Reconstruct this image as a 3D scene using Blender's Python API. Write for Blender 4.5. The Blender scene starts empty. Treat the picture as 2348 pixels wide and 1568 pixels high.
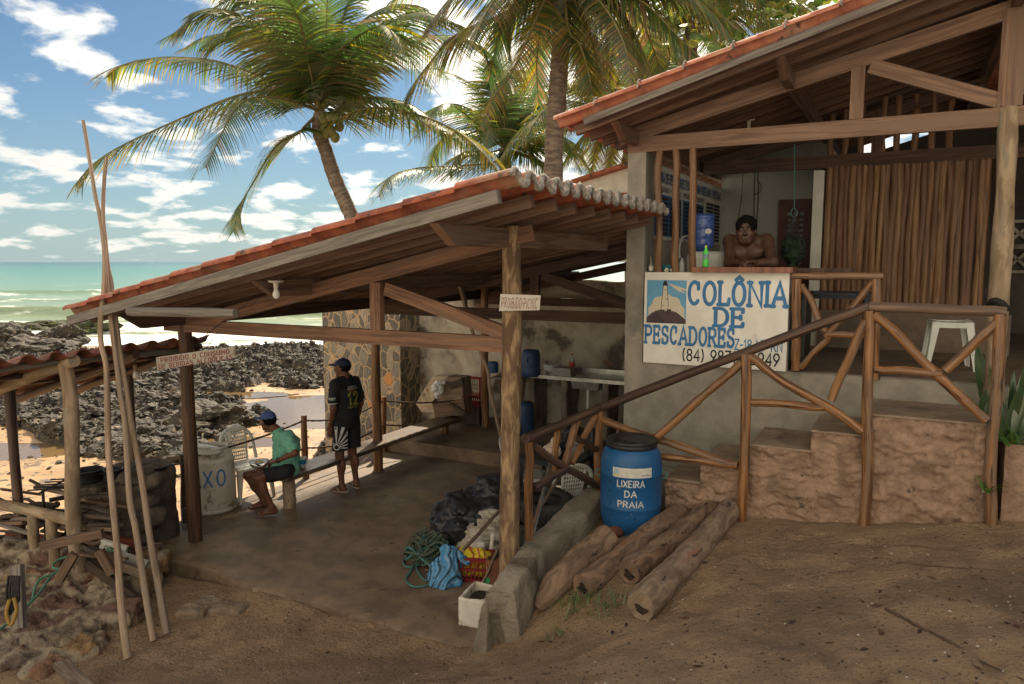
import bpy, math, random
import numpy as np
from mathutils import Vector, Matrix, noise as mnoise
from mathutils.bvhtree import BVHTree
R=math.radians
random.seed(7); rng=np.random.default_rng(7)
SC=bpy.context.scene; COL=SC.collection

# ---------------------------------------------------------------- camera, sky, sun, exposure
CAMZ=2.93; PITCH=R(6.2); FV=2347*26/36.0; CX,CY=1173.5,784.0
cd=bpy.data.cameras.new('camera'); cam=bpy.data.objects.new('camera',cd); COL.objects.link(cam)
cam.location=(0,0,CAMZ); cam.rotation_euler=(R(90)-PITCH,0,0); cd.lens=26; cd.sensor_width=36
cd.clip_start=.05; cd.clip_end=6000; SC.camera=cam
SUN_EL=R(44); SUN_AZ=R(5)     # azimuth measured from +Y towards +X
sl=bpy.data.lights.new('sun','SUN'); sun=bpy.data.objects.new('sun',sl); COL.objects.link(sun)
sdir=Vector((math.sin(SUN_AZ)*math.cos(SUN_EL),math.cos(SUN_AZ)*math.cos(SUN_EL),math.sin(SUN_EL)))
sun.rotation_euler=sdir.to_track_quat('Z','Y').to_euler(); sl.energy=3.0; sl.angle=R(.6); sl.color=(1,.86,.66)
SC.view_settings.view_transform='Standard'; SC.view_settings.look='None'; SC.view_settings.exposure=1.35; SC.view_settings.gamma=1
W=bpy.data.worlds.new('World'); SC.world=W; W.use_nodes=True
def world():
    nt=W.node_tree; N=nt.nodes; N.clear(); L=nt.links.new
    out=N.new('ShaderNodeOutputWorld'); bg=N.new('ShaderNodeBackground'); L(bg.outputs[0],out.inputs[0]); bg.inputs[1].default_value=.088
    sky=N.new('ShaderNodeTexSky'); sky.sky_type='NISHITA'; sky.sun_disc=False; sky.sun_elevation=SUN_EL; sky.sun_rotation=SUN_AZ
    sky.air_density=1.0; sky.dust_density=.6; sky.ozone_density=1.0
    tc=N.new('ShaderNodeTexCoord'); sep=N.new('ShaderNodeSeparateXYZ'); L(tc.outputs['Generated'],sep.inputs[0])
    def mth(op,a,b=None,c=None):
        m=N.new('ShaderNodeMath'); m.operation=op
        for i,x in enumerate((a,b,c)):
            if x is None: continue
            if isinstance(x,(int,float)): m.inputs[i].default_value=x
            else: L(x,m.inputs[i])
        return m.outputs[0]
    z=mth('MAXIMUM',sep.outputs[2],0.0); d=mth('ADD',z,.24)
    cx=mth('DIVIDE',sep.outputs[0],d); cy=mth('DIVIDE',sep.outputs[1],d)
    cmb=N.new('ShaderNodeCombineXYZ'); L(cx,cmb.inputs[0]); L(cy,cmb.inputs[1])
    n1=N.new('ShaderNodeTexNoise'); n1.inputs['Scale'].default_value=4.2; n1.inputs['Detail'].default_value=9; n1.inputs['Roughness'].default_value=.55; n1.inputs['Distortion'].default_value=.15
    mp=N.new('ShaderNodeMapping'); mp.inputs['Location'].default_value=(3.3,1.7,0); L(cmb.outputs[0],mp.inputs[0]); L(mp.outputs[0],n1.inputs['Vector'])
    n2=N.new('ShaderNodeTexNoise'); n2.inputs['Scale'].default_value=.9; n2.inputs['Detail'].default_value=2; L(mp.outputs[0],n2.inputs['Vector'])
    # closeness to the sun brings thicker, brighter cloud
    dt=N.new('ShaderNodeVectorMath'); dt.operation='DOT_PRODUCT'; L(tc.outputs['Generated'],dt.inputs[0]); dt.inputs[1].default_value=sdir
    sp=mth('POWER',mth('MAXIMUM',dt.outputs['Value'],0.0),5.0)
    v=mth('ADD',mth('ADD',n1.outputs[0],mth('MULTIPLY',mth('SUBTRACT',n2.outputs[0],.5),.42)),mth('ADD',mth('MULTIPLY',sp,.30),mth('MULTIPLY',mth('MAXIMUM',mth('MULTIPLY',sep.outputs[1],-1.0),0.0),.22)))  # last term: extra cloud cover behind the camera, added for fill light
    cr=N.new('ShaderNodeMapRange'); cr.interpolation_type='SMOOTHSTEP'; cr.inputs['From Min'].default_value=.535; cr.inputs['From Max'].default_value=.66; L(v,cr.inputs['Value'])
    # clouds: lit rims white, thick middles greyer
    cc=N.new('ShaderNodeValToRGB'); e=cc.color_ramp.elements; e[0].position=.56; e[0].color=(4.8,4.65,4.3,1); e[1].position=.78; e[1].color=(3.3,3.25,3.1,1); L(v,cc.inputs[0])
    bk=N.new('ShaderNodeMix'); bk.data_type='RGBA'; bd=N.new('ShaderNodeVectorMath'); bd.operation='DOT_PRODUCT'; L(tc.outputs['Generated'],bd.inputs[0]); bd.inputs[1].default_value=(-.80,-.58,.15); L(mth('MAXIMUM',bd.outputs['Value'],0.0),bk.inputs[0]); L(cc.outputs[0],bk.inputs['A']); bk.inputs['B'].default_value=(13,11.2,8.4,1)  # unseen cloud to the left rear made far brighter, added as warm fill light
    gl=N.new('ShaderNodeMix'); gl.data_type='RGBA'; gl.blend_type='ADD'; gl.inputs[0].default_value=1
    L(bk.outputs['Result'],gl.inputs['A'])
    g2=N.new('ShaderNodeMix'); g2.data_type='RGBA'; L(mth('POWER',mth('MAXIMUM',dt.outputs['Value'],0.0),6.0),g2.inputs[0]); g2.inputs['A'].default_value=(0,0,0,1); g2.inputs['B'].default_value=(9,8.2,6.6,1)
    L(g2.outputs['Result'],gl.inputs['B'])
    # pale haze near the horizon
    hz=N.new('ShaderNodeMix'); hz.data_type='RGBA'; L(mth('POWER',mth('SUBTRACT',1.0,z),9.0),hz.inputs[0]); tn=N.new('ShaderNodeMix'); tn.data_type='RGBA'; tn.blend_type='MULTIPLY'; tn.inputs[0].default_value=1; L(sky.outputs[0],tn.inputs['A']); tn.inputs['B'].default_value=(.215,.295,.35,1); L(tn.outputs['Result'],hz.inputs['A']); hz.inputs['B'].default_value=(2.1,2.75,2.85,1)
    hm=N.new('ShaderNodeMix'); hm.data_type='RGBA'; hm.inputs[0].default_value=.75; L(tn.outputs['Result'],hm.inputs['A']); L(hz.outputs['Result'],hm.inputs['B'])
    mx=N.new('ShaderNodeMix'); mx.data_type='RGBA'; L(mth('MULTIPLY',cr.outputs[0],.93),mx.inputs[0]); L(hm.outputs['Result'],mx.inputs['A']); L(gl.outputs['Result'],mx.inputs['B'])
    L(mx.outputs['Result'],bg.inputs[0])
world()

# ---------------------------------------------------------------- picture rays and shed axes
cp,sp_=math.cos(PITCH),math.sin(PITCH)
CP=Vector((0,0,CAMZ))
def ray(u,v):
    x=(u-CX)/FV; y=(CY-v)/FV
    return Vector((x, cp+sp_*y, -sp_+cp*y))
TH=R(28); AX=Vector((math.cos(TH),-math.sin(TH),0)); BX=Vector((math.sin(TH),math.cos(TH),0))
def atY(u,v,Y): d=ray(u,v); return CP+d*(Y/d.y)
def atZ(u,v,z): d=ray(u,v); return CP+d*((z-CAMZ)/d.z)
def atB(u,v,b): d=ray(u,v); return CP+d*(b/d.dot(BX))
def atA(u,v,a): d=ray(u,v); return CP+d*(a/d.dot(AX))
def AB(a,b,z): return AX*a+BX*b+Vector((0,0,z))
def toAB(p): return p.dot(AX),p.dot(BX),p.z
V3=Vector

# ---------------------------------------------------------------- mesh builder
def basis(d,up=V3((0,0,1))):
    d=d.normalized()
    if abs(d.dot(up))>.98: up=V3((1,0,0)) if abs(d.x)<.9 else V3((0,1,0))
    s=d.cross(up).normalized(); return s, s.cross(d).normalized()
class MB:
    def __init__(s): s.v=[]; s.f=[]; s.uv=[]; s.sm=[]; s.mi=[]
    def add(s,vs,fs,uvs=None,smooth=False,mi=0):
        o=len(s.v); s.v+= [tuple(v) for v in vs]
        for i,f in enumerate(fs):
            s.f.append(tuple(o+k for k in f)); s.uv.append(uvs[i] if uvs else [(vs[k][0],vs[k][1]) for k in f]); s.sm.append(smooth); s.mi.append(mi)
        return s
    def hexa(s,P,L=None,w=.1,h=.1,mi=0):
        # P: 4 points of start quad, 4 of end quad
        o=(random.random()*50,random.random()*50); L=L or (V3(P[4])-V3(P[0])).length
        fs=[(0,1,2,3),(7,6,5,4)]; per=[w,h,w,h]; uvs=[[(o[0]+9,o[1]),(o[0]+9+w*.3,o[1]),(o[0]+9+w*.3,o[1]+h*.3),(o[0]+9,o[1]+h*.3)]]*2; c=0
        for i in range(4):
            j=(i+1)%4; fs.append((i,i+4,j+4,j)); a=o[0]+c; b=a+per[i]; c+=per[i]+.3
            uvs.append([(a,o[1]),(a,o[1]+L),(b,o[1]+L),(b,o[1])])
        return s.add(P,fs,uvs,mi=mi)
    def beam(s,p0,p1,w,h,up=V3((0,0,1)),cut0=0,cut1=0,mi=0):
        p0=V3(p0);p1=V3(p1); d=(p1-p0); L=d.length; sd,u=basis(d,up); dn=d.normalized()
        q=[]
        for p,c in ((p0,-cut0),(p1,cut1)):
            for a,b in ((-1,-1),(1,-1),(1,1),(-1,1)): q.append(p+sd*(a*w/2)+u*(b*h/2)+dn*(c if b<0 else 0)*-1)
        return s.hexa(q,L,w,h,mi)
    def box(s,c,sz,rz=0,M_=None,mi=0,top=1.0):
        c=V3(c); m=M_ or Matrix.Rotation(rz,3,'Z'); x,y,z=[k/2 for k in sz]
        q=[m@V3((a*x*(top if zz>0 else 1),b*y*(top if zz>0 else 1),zz*z))+c for zz in (-1,1) for a,b in ((-1,-1),(1,-1),(1,1),(-1,1))]
        q=[q[i] for i in (0,3,2,1,4,7,6,5)]
        return s.hexa(q,sz[2],sz[0],sz[1],mi)
    def tube(s,pts,rad,n=10,caps=True,jit=0,mi=0,seed=None,flat=1.0):
        pts=[V3(p) for p in pts]; m=len(pts)
        if not hasattr(rad,'__len__'): rad=[rad]*m
        o=(random.random()*50,random.random()*50); vs=[]; L=0; ls=[]; prev=None
        for i,p in enumerate(pts):
            d=(pts[min(i+1,m-1)]-pts[max(i-1,0)])
            if d.length<1e-9: d=V3((0,0,1))
            if prev is None: a,b=basis(d); prev=a
            else:
                dn=d.normalized(); a=(prev-dn*prev.dot(dn)).normalized(); b=a.cross(dn).normalized(); prev=a
            if i: L+=(p-pts[i-1]).length
            ls.append(L)
            for k in range(n):
                t=2*math.pi*k/n; r=rad[i]*(1+(random.random()-.5)*2*jit)
                vs.append(p+a*(math.cos(t)*r)+b*(math.sin(t)*r*flat))
        fs=[];uv=[]; rr=sum(rad)/m; pe=2*math.pi*rr/n
        for i in range(m-1):
            for k in range(n):
                k2=(k+1)%n; fs.append((i*n+k,i*n+k2,(i+1)*n+k2,(i+1)*n+k))
                uv.append([(o[0]+k*pe,o[1]+ls[i]),(o[0]+(k+1)*pe,o[1]+ls[i]),(o[0]+(k+1)*pe,o[1]+ls[i+1]),(o[0]+k*pe,o[1]+ls[i+1])])
        s.add(vs,fs,uv,True,mi)
        if caps:
            for base,rev in ((0,True),((m-1)*n,False)):
                ring=vs[base:base+n]; r=rad[0] if base==0 else rad[-1]
                if rev: ring=ring[::-1]
                s.add(ring,[tuple(range(n))],[[(o[0]+9+r*.4*math.cos(2*math.pi*k/n),o[1]+r*.4*math.sin(2*math.pi*k/n)) for k in range(n)]],False,mi)
        return s
    def lathe(s,prof,org=(0,0,0),n=24,M_=None,mi=0,smooth=True,arc=(0,2*math.pi)):
        org=V3(org); vs=[];fs=[];uv=[]; m=len(prof); full=abs(arc[1]-arc[0]-2*math.pi)<1e-6; nn=n if full else n+1; d=0; ds=[0]
        for i in range(1,m): d+=math.hypot(prof[i][0]-prof[i-1][0],prof[i][1]-prof[i-1][1]); ds.append(d)
        for r,z in prof:
            for k in range(nn):
                t=arc[0]+(arc[1]-arc[0])*k/n; p=V3((r*math.cos(t),r*math.sin(t),z)); vs.append((M_@p if M_ else p)+org)
        R_=max(p[0] for p in prof)
        for i in range(m-1):
            for k in range(n):
                k2=(k+1)%nn; fs.append((i*nn+k,i*nn+k2,(i+1)*nn+k2,(i+1)*nn+k)); a=k/n*6.28*R_; b=(k+1)/n*6.28*R_
                uv.append([(a,ds[i]),(b,ds[i]),(b,ds[i+1]),(a,ds[i+1])])
        return s.add(vs,fs,uv,smooth,mi)
    def prism(s,poly,vec,mi=0):
        poly=[V3(p) for p in poly]; vec=V3(vec); n=len(poly); P=poly+[p+vec for p in poly]
        fs=[tuple(range(n))[::-1],tuple(range(n,2*n))]+[(i,(i+1)%n,n+(i+1)%n,n+i) for i in range(n)]
        e=(poly[1]-poly[0]).normalized(); w=(vec.normalized().cross(e)) if vec.length else V3((0,0,1)); o=random.random()*20
        def q(k,side=0): p=P[k]-poly[0]; return (o+p.dot(w),p.dot(e)+o)
        uv=[[q(k) for k in f] for f in fs[:2]]
        for i in range(n):
            a=(poly[(i+1)%n]-poly[i]).length; uv.append([(o+vec.length*x,o+y*a) for x,y in ((0,0),(0,1),(1,1),(1,0))])
        return s.add(P,fs,uv,mi=mi)
    def grid(s,P,nu,nv,uvf=None,smooth=True,mi=0,flip=False):
        fs=[];uv=[]
        for j in range(nv-1):
            for i in range(nu-1):
                f=(j*nu+i,j*nu+i+1,(j+1)*nu+i+1,(j+1)*nu+i)
                if flip: f=f[::-1]
                fs.append(f); uv.append([uvf[k] for k in f] if uvf else [(P[k][0],P[k][1]) for k in f])
        return s.add(P,fs,uv,smooth,mi)
    def ball(s,c,r,n=10,M_=None,sc=(1,1,1),mi=0,jit=0):
        pr=[]; 
        for i in range(n//2+1):
            t=-math.pi/2+math.pi*i/(n//2); pr.append((max(1e-4,r*math.cos(t)),r*math.sin(t)))
        o=len(s.v); s.lathe(pr,(0,0,0),n,mi=mi)
        for k in range(o,len(s.v)):
            p=V3(s.v[k]); p=V3((p.x*sc[0],p.y*sc[1],p.z*sc[2]))
            if jit: p*=1+jit*mnoise.noise(p*(3/r)+V3(c)*7)
            s.v[k]=tuple((M_@p if M_ else p)+V3(c))
        return s
    def build(s,name,mat,parent=None,loc=None):
        me=bpy.data.meshes.new(name)
        if parent is not None: org=V3(wl(parent))
        else: org=V3(loc) if loc is not None else basepoint(s.v)
        vs=[(v[0]-org.x,v[1]-org.y,v[2]-org.z) for v in s.v]
        me.from_pydata(vs,[],s.f)
        ul=me.uv_layers.new(name='UVMap'); flat=[c for f in s.uv for p in f for c in p]
        if len(flat)==2*len(me.loops): ul.data.foreach_set('uv',flat)
        me.polygons.foreach_set('use_smooth',s.sm); me.polygons.foreach_set('material_index',s.mi)
        for m in (mat if isinstance(mat,(list,tuple)) else [mat]): me.materials.append(m)
        me.update()
        o=bpy.data.objects.new(name,me); COL.objects.link(o)
        if parent is not None: o.parent=parent; o['_w']=list(org); 
        else: o.location=org; o['_w']=list(org)
        return o
def wl(o): return o['_w']
def basepoint(v):
    a=np.array(v); lo=a.min(0); hi=a.max(0); return V3(((lo[0]+hi[0])/2,(lo[1]+hi[1])/2,lo[2]))
def npmesh(name,v,f,mat,parent=None,loc=None,smooth=True,cols=None):
    v=np.asarray(v,float); org=np.array(wl(parent)) if parent is not None else (np.array(loc) if loc is not None else np.array(basepoint(v)))
    me=bpy.data.meshes.new(name); f=np.asarray(f); k=f.shape[1]
    me.vertices.add(len(v)); me.vertices.foreach_set('co',(v-org).astype(np.float32).ravel())
    me.loops.add(f.size); me.loops.foreach_set('vertex_index',f.astype(np.int32).ravel())
    me.polygons.add(len(f)); me.polygons.foreach_set('loop_start',np.arange(0,f.size,k,dtype=np.int32)); me.polygons.foreach_set('loop_total',np.full(len(f),k,dtype=np.int32))
    me.polygons.foreach_set('use_smooth',np.full(len(f),smooth)); 
    for m in (mat if isinstance(mat,(list,tuple)) else [mat]): me.materials.append(m)
    me.update(calc_edges=True)
    if cols is not None:
        at=me.color_attributes.new('tone','FLOAT_COLOR','POINT'); c=np.ones((len(v),4),np.float32); c[:,:cols.shape[1]]=cols; at.data.foreach_set('color',c.ravel())
    o=bpy.data.objects.new(name,me); COL.objects.link(o); o['_w']=list(map(float,org))
    if parent is not None: o.parent=parent
    else: o.location=org
    return o
def tag(o,label=None,cat=None,group=None,kind=None):
    if label: o['label']=label
    if cat: o['category']=cat
    if group: o['group']=group
    if kind: o['kind']=kind
    return o
def thing(name,label,cat,loc=(0,0,0),group=None):
    o=bpy.data.objects.new(name,None); COL.objects.link(o); o.location=loc; o['_w']=list(loc); o.empty_display_size=.2
    return tag(o,label,cat,group)

# ---------------------------------------------------------------- implicit surfaces (bodies, sacks, rocks, cloth heaps)
class SDF:
    def __init__(s,lo,hi,h):
        s.lo=np.array(lo,float); s.h=h; s.n=np.ceil((np.array(hi)-s.lo)/h).astype(int)+1; s.g=np.full(s.n,9.0,np.float32)
    def _sub(s,lo,hi,m):
        i0=np.clip(np.floor((np.array(lo)-m-s.lo)/s.h).astype(int),0,s.n-1); i1=np.clip(np.ceil((np.array(hi)+m-s.lo)/s.h).astype(int)+1,1,s.n)
        sl=tuple(slice(a,b) for a,b in zip(i0,i1)); ax=[s.lo[k]+s.h*np.arange(i0[k],i1[k]) for k in range(3)]
        X,Y,Z=np.meshgrid(*ax,indexing='ij',sparse=True); return sl,X,Y,Z
    def _mix(s,sl,d,k,op):
        a=s.g[sl]
        if op=='u':
            if k>0: hh=np.clip(.5+.5*(a-d)/k,0,1); s.g[sl]=(a*(1-hh)+d*hh-k*hh*(1-hh)).astype(np.float32)
            else: s.g[sl]=np.minimum(a,d)
        elif op=='s':
            d=-d
            if k>0: hh=np.clip(.5-.5*(a-d)/k,0,1); s.g[sl]=(a*(1-hh)+d*hh+k*hh*(1-hh)).astype(np.float32)
            else: s.g[sl]=np.maximum(a,d)
        elif op=='i': s.g[sl]=np.maximum(a,d)
    def cone(s,a,b,r1,r2,k=.02,op='u'):
        a=np.array(a,float);b=np.array(b,float); rm=max(r1,r2); sl,X,Y,Z=s._sub(np.minimum(a,b)-rm,np.maximum(a,b)+rm,k+3*s.h)
        ba=b-a; L=ba@ba+1e-12
        px,py,pz=X-a[0],Y-a[1],Z-a[2]; t=np.clip((px*ba[0]+py*ba[1]+pz*ba[2])/L,0,1)
        d=np.sqrt((px-ba[0]*t)**2+(py-ba[1]*t)**2+(pz-ba[2]*t)**2)-(r1+(r2-r1)*t); s._mix(sl,d,k,op); return s
    def ell(s,c,r,M_=None,k=.02,op='u'):
        c=np.array(c,float); r=np.array(r,float); rm=r.max(); sl,X,Y,Z=s._sub(c-rm,c+rm,k+3*s.h)
        px,py,pz=X-c[0],Y-c[1],Z-c[2]
        if M_ is not None:
            m=np.array(M_.transposed()); px,py,pz=[m[i,0]*px+m[i,1]*py+m[i,2]*pz for i in range(3)]
        q=np.sqrt((px/r[0])**2+(py/r[1])**2+(pz/r[2])**2); g=np.sqrt((px/r[0]**2)**2+(py/r[1]**2)**2+(pz/r[2]**2)**2)+1e-9
        s._mix(sl,q*(q-1)/g,k,op); return s
    def rbox(s,c,r,rad,M_=None,k=.02,op='u'):
        c=np.array(c,float); r=np.array(r,float); rm=np.linalg.norm(r); sl,X,Y,Z=s._sub(c-rm,c+rm,k+3*s.h)
        px,py,pz=X-c[0],Y-c[1],Z-c[2]
        if M_ is not None:
            m=np.array(M_.transposed()); px,py,pz=[m[i,0]*px+m[i,1]*py+m[i,2]*pz for i in range(3)]
        qx,qy,qz=[abs(p)-(rr-rad) for p,rr in zip((px,py,pz),r)]
        d=np.sqrt(np.maximum(qx,0)**2+np.maximum(qy,0)**2+np.maximum(qz,0)**2)+np.minimum(np.maximum(qx,np.maximum(qy,qz)),0)-rad; s._mix(sl,d,k,op); return s
    def half(s,p,n):   # keep the side the normal points away from
        p=np.array(p,float); n=np.array(n,float); n/=np.linalg.norm(n); sl,X,Y,Z=s._sub(s.lo,s.lo+s.h*s.n,0)
        d=(X-p[0])*n[0]+(Y-p[1])*n[1]+(Z-p[2])*n[2]; s._mix(sl,d,0,'i'); return s
    def rough(s,amp,freq,seed=0,ridge=False,st=(1,1,1)):
        r=np.random.default_rng(seed); sl,X,Y,Z=s._sub(s.lo,s.lo+s.h*s.n,0); tot=0
        for i in range(14):
            w=r.normal(size=3); w/=np.linalg.norm(w); f=freq*(1+.9*(i%4))*(.8+.4*r.random()); ph=r.random()*6.28
            t=np.sin(f*(w[0]*X*st[0]+w[1]*Y*st[1]+w[2]*Z*st[2])+ph+1.3*np.sin(f*.6*(w[1]*X-w[0]*Y+w[2]*Z)+ph*2))
            tot=tot+(1-2*abs(t) if ridge else t)/(1+.9*(i%4))
        s.g=(s.g+amp*tot/3.5).astype(np.float32); return s
    def mesh(s):
        g=s.g; inside=g<0; n=g.shape
        c=[inside[dx:n[0]-1+dx,dy:n[1]-1+dy,dz:n[2]-1+dz] for dx in (0,1) for dy in (0,1) for dz in (0,1)]
        sm=sum(x.astype(np.int8) for x in c); act=(sm>0)&(sm<8); idx=np.full(act.shape,-1,np.int64); I,J,K=np.nonzero(act); idx[I,J,K]=np.arange(len(I))
        acc=np.zeros((len(I),3)); cnt=np.zeros(len(I))
        co=[(dx,dy,dz) for dx in (0,1) for dy in (0,1) for dz in (0,1)]
        for a in range(8):
            for b in range(a+1,8):
                if sum(abs(co[a][k]-co[b][k]) for k in range(3))!=1: continue
                ga=g[I+co[a][0],J+co[a][1],K+co[a][2]]; gb=g[I+co[b][0],J+co[b][1],K+co[b][2]]; m=(ga<0)!=(gb<0)
                t=np.where(m,ga/(ga-gb+1e-20),0)[:,None]; A=np.array(co[a],float);B=np.array(co[b],float)
                acc+=np.where(m[:,None],A+(B-A)*t,0); cnt+=m
        v=acc/np.maximum(cnt,1)[:,None]+np.stack([I,J,K],1); v=v*s.h+s.lo; F=[]
        for ax in range(3):
            o1,o2=[(1,2),(2,0),(0,1)][ax]
            sl0=[slice(1,n[k]-1) for k in range(3)]; sl0[ax]=slice(0,n[ax]-1); sl1=list(sl0); sl1[ax]=slice(1,n[ax])
            A=inside[tuple(sl0)]; B=inside[tuple(sl1)]; X=np.nonzero(A!=B); p=np.stack(X,1); off=np.ones(3,int); off[ax]=0; p=p+off
            d1=np.zeros(3,int);d1[o1]=1;d2=np.zeros(3,int);d2[o2]=1
            q=[idx[tuple((p-e).T)] for e in (d1*0,d1,d1+d2,d2)]; q=np.stack(q,1); fl=~A[X]
            q[fl]=q[fl][:,::-1]; F.append(q)
        F=np.concatenate(F); return v,F[(F>=0).all(1)]
    def build(s,name,mat,parent=None,loc=None,smooth=True):
        v,f=s.mesh(); return npmesh(name,v,f,mat,parent,loc,smooth)

# ---------------------------------------------------------------- materials
def rgb(c): return (c[0],c[1],c[2],1)
MATS={}
def mat(name,c1,c2=None,scale=6,detail=6,rough=.8,bump=.25,coord='Object',stretch=(1,1,1),c3=None,s3=1.5,t3=(.55,.65),metal=0,spec=.4,trans=0,bscale=None,bdist=.02,rmin=.37,rmax=.63,dist=0,alpha=1,rough2=None,cellb=0,c4=None,s4=25,t4=(.6,.66),coat=0,tone=False):
    m=bpy.data.materials.new(name); m.use_nodes=True; nt=m.node_tree; N=nt.nodes; L=nt.links.new; b=N['Principled BSDF']
    b.inputs['Roughness'].default_value=rough; b.inputs['Metallic'].default_value=metal; b.inputs['Specular IOR Level'].default_value=spec; b.inputs['Coat Weight'].default_value=coat
    tc=N.new('ShaderNodeTexCoord'); mp=N.new('ShaderNodeMapping'); mp.inputs['Scale'].default_value=stretch; L(tc.outputs[coord],mp.inputs[0])
    def noise(sc,det,vec,dd=0,ro=.6):
        n=N.new('ShaderNodeTexNoise'); n.inputs['Scale'].default_value=sc; n.inputs['Detail'].default_value=det; n.inputs['Roughness'].default_value=ro; n.inputs['Distortion'].default_value=dd; L(vec,n.inputs['Vector']); return n
    def rng_(x,a,c):
        r=N.new('ShaderNodeMapRange'); r.interpolation_type='SMOOTHSTEP'; r.inputs['From Min'].default_value=a; r.inputs['From Max'].default_value=c; L(x,r.inputs['Value']); return r.outputs[0]
    def mixc(f,A,B,bt='MIX'):
        x=N.new('ShaderNodeMix'); x.data_type='RGBA'; x.blend_type=bt
        if isinstance(f,(int,float)): x.inputs[0].default_value=f
        else: L(f,x.inputs[0])
        for nm,y in (('A',A),('B',B)):
            if isinstance(y,tuple): x.inputs[nm].default_value=rgb(y)
            else: L(y,x.inputs[nm])
        return x.outputs['Result']
    n1=noise(scale,detail,mp.outputs[0],dist); col=c1
    if c2 is not None: col=mixc(rng_(n1.outputs[0],rmin,rmax),c1,c2)
    if c3 is not None:
        n3=noise(s3,5,tc.outputs[coord] if coord!='UV' else mp.outputs[0],.3); col=mixc(rng_(n3.outputs[0],*t3),col,c3)
    if c4 is not None:
        n4=noise(s4,3,tc.outputs[coord] if coord!='UV' else mp.outputs[0],0); col=mixc(rng_(n4.outputs[0],*t4),col,c4)
    if tone:
        at=N.new('ShaderNodeVertexColor'); at.layer_name='tone'; col=mixc(1.0,col if not isinstance(col,tuple) else col,at.outputs[0],'MULTIPLY')
    if isinstance(col,tuple): b.inputs['Base Color'].default_value=rgb(col)
    else: L(col,b.inputs['Base Color'])
    if rough2 is not None:
        r=N.new('ShaderNodeMapRange'); r.inputs['To Min'].default_value=rough; r.inputs['To Max'].default_value=rough2; L(n1.outputs[0],r.inputs['Value']); L(r.outputs[0],b.inputs['Roughness'])
    if bump:
        nb=noise(bscale or scale*3,8,mp.outputs[0],dist); bp=N.new('ShaderNodeBump'); bp.inputs['Strength'].default_value=bump; bp.inputs['Distance'].default_value=bdist
        hgt=nb.outputs[0]
        if cellb:
            vo=N.new('ShaderNodeTexVoronoi'); vo.inputs['Scale'].default_value=cellb; L(mp.outputs[0],vo.inputs['Vector']); ad=N.new('ShaderNodeMath'); L(nb.outputs[0],ad.inputs[0]); L(vo.outputs['Distance'],ad.inputs[1]); hgt=ad.outputs[0]
        L(hgt,bp.inputs['Height']); L(bp.outputs[0],b.inputs['Normal'])
    if trans: b.inputs['Transmission Weight'].default_value=trans; b.inputs['IOR'].default_value=1.4
    if alpha<1: b.inputs['Alpha'].default_value=alpha
    MATS[name]=m; return m
WOODST=(34,1.6,1)
def wood(name,c1,c2,c3=None,rough=.75,bump=.5,**k):
    return mat(name,c1,c2,scale=1,detail=7,rough=rough,bump=bump,coord='UV',stretch=WOODST,c3=c3,s3=.35,t3=(.5,.62),bscale=2.2,bdist=.004,dist=.8,**k)
m_beam=wood('planed_beam_wood',(.25,.13,.075),(.12,.062,.038),(.17,.10,.065))
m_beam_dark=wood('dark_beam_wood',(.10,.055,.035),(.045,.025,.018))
m_rafter=wood('rafter_wood',(.20,.115,.07),(.09,.05,.033),(.15,.1,.07))
m_fascia=wood('weathered_fascia',(.22,.19,.155),(.10,.085,.07),(.15,.13,.11))
m_log=wood('varnished_log',(.33,.155,.055),(.10,.048,.024),(.20,.13,.085),rough=.38,bump=.8,c4=(.03,.016,.01),s4=1.4,t4=(.60,.66))
m_log_dark=wood('dark_log',(.09,.05,.035),(.035,.022,.018),(.14,.08,.05),rough=.55,bump=.6)
m_slat=wood('slat_log',(.25,.13,.06),(.10,.05,.026),(.17,.095,.052),rough=.55,bump=.5)
m_postl=wood('oiled_dark_post',(.13,.06,.028),(.04,.022,.014),(.07,.035,.02),rough=.55)
m_postpale=mat('peeled_trunk',(.36,.245,.13),(.15,.09,.05),scale=1,detail=8,rough=.9,bump=.9,coord='UV',stretch=(14,3.5,1),bscale=1.6,bdist=.012,c3=(.12,.07,.04),s3=.9,t3=(.5,.6),dist=1.2)
m_postgold=mat('pale_trunk',(.37,.275,.175),(.20,.14,.085),scale=1,detail=7,rough=.85,bump=.6,coord='UV',stretch=(10,3,1),bscale=2,bdist=.008,c3=(.24,.20,.14),s3=.8,c4=(.08,.055,.035),s4=2.2,t4=(.66,.72),dist=.8)
m_palepole=wood('driftwood_pole',(.42,.30,.20),(.22,.15,.095),(.33,.25,.18),rough=.8)
m_tile=mat('clay_tile',(.40,.115,.055),(.24,.07,.038),scale=9,rough=.75,bump=.15,c3=(.30,.15,.09),s3=2.2,c4=(.07,.045,.03),s4=6,t4=(.60,.68))
m_tileu=mat('clay_tile_upper',(.50,.19,.11),(.36,.12,.07),scale=9,rough=.75,bump=.15,c3=(.50,.24,.15),s3=2.2,c4=(.12,.07,.05),s4=6,t4=(.62,.70))
m_mortar=mat('mortar',(.42,.37,.31),(.2,.18,.15),scale=30,rough=.95,bump=.6)
m_conc=mat('grey_render',(.34,.31,.25),(.26,.235,.19),scale=5,rough=.95,bump=.35,bscale=45,c3=(.19,.175,.145),s3=1.3,t3=(.55,.7))
m_plast=mat('rough_plaster',(.24,.20,.155),(.15,.125,.095),scale=3,rough=.95,bump=.9,bscale=9,bdist=.06,c3=(.12,.1,.08),s3=1)
m_tread=mat('dusty_tread',(.30,.225,.155),(.21,.155,.105),scale=5,rough=.9,bump=.3,c3=(.12,.09,.065),s3=2.5,t3=(.55,.68))
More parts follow.
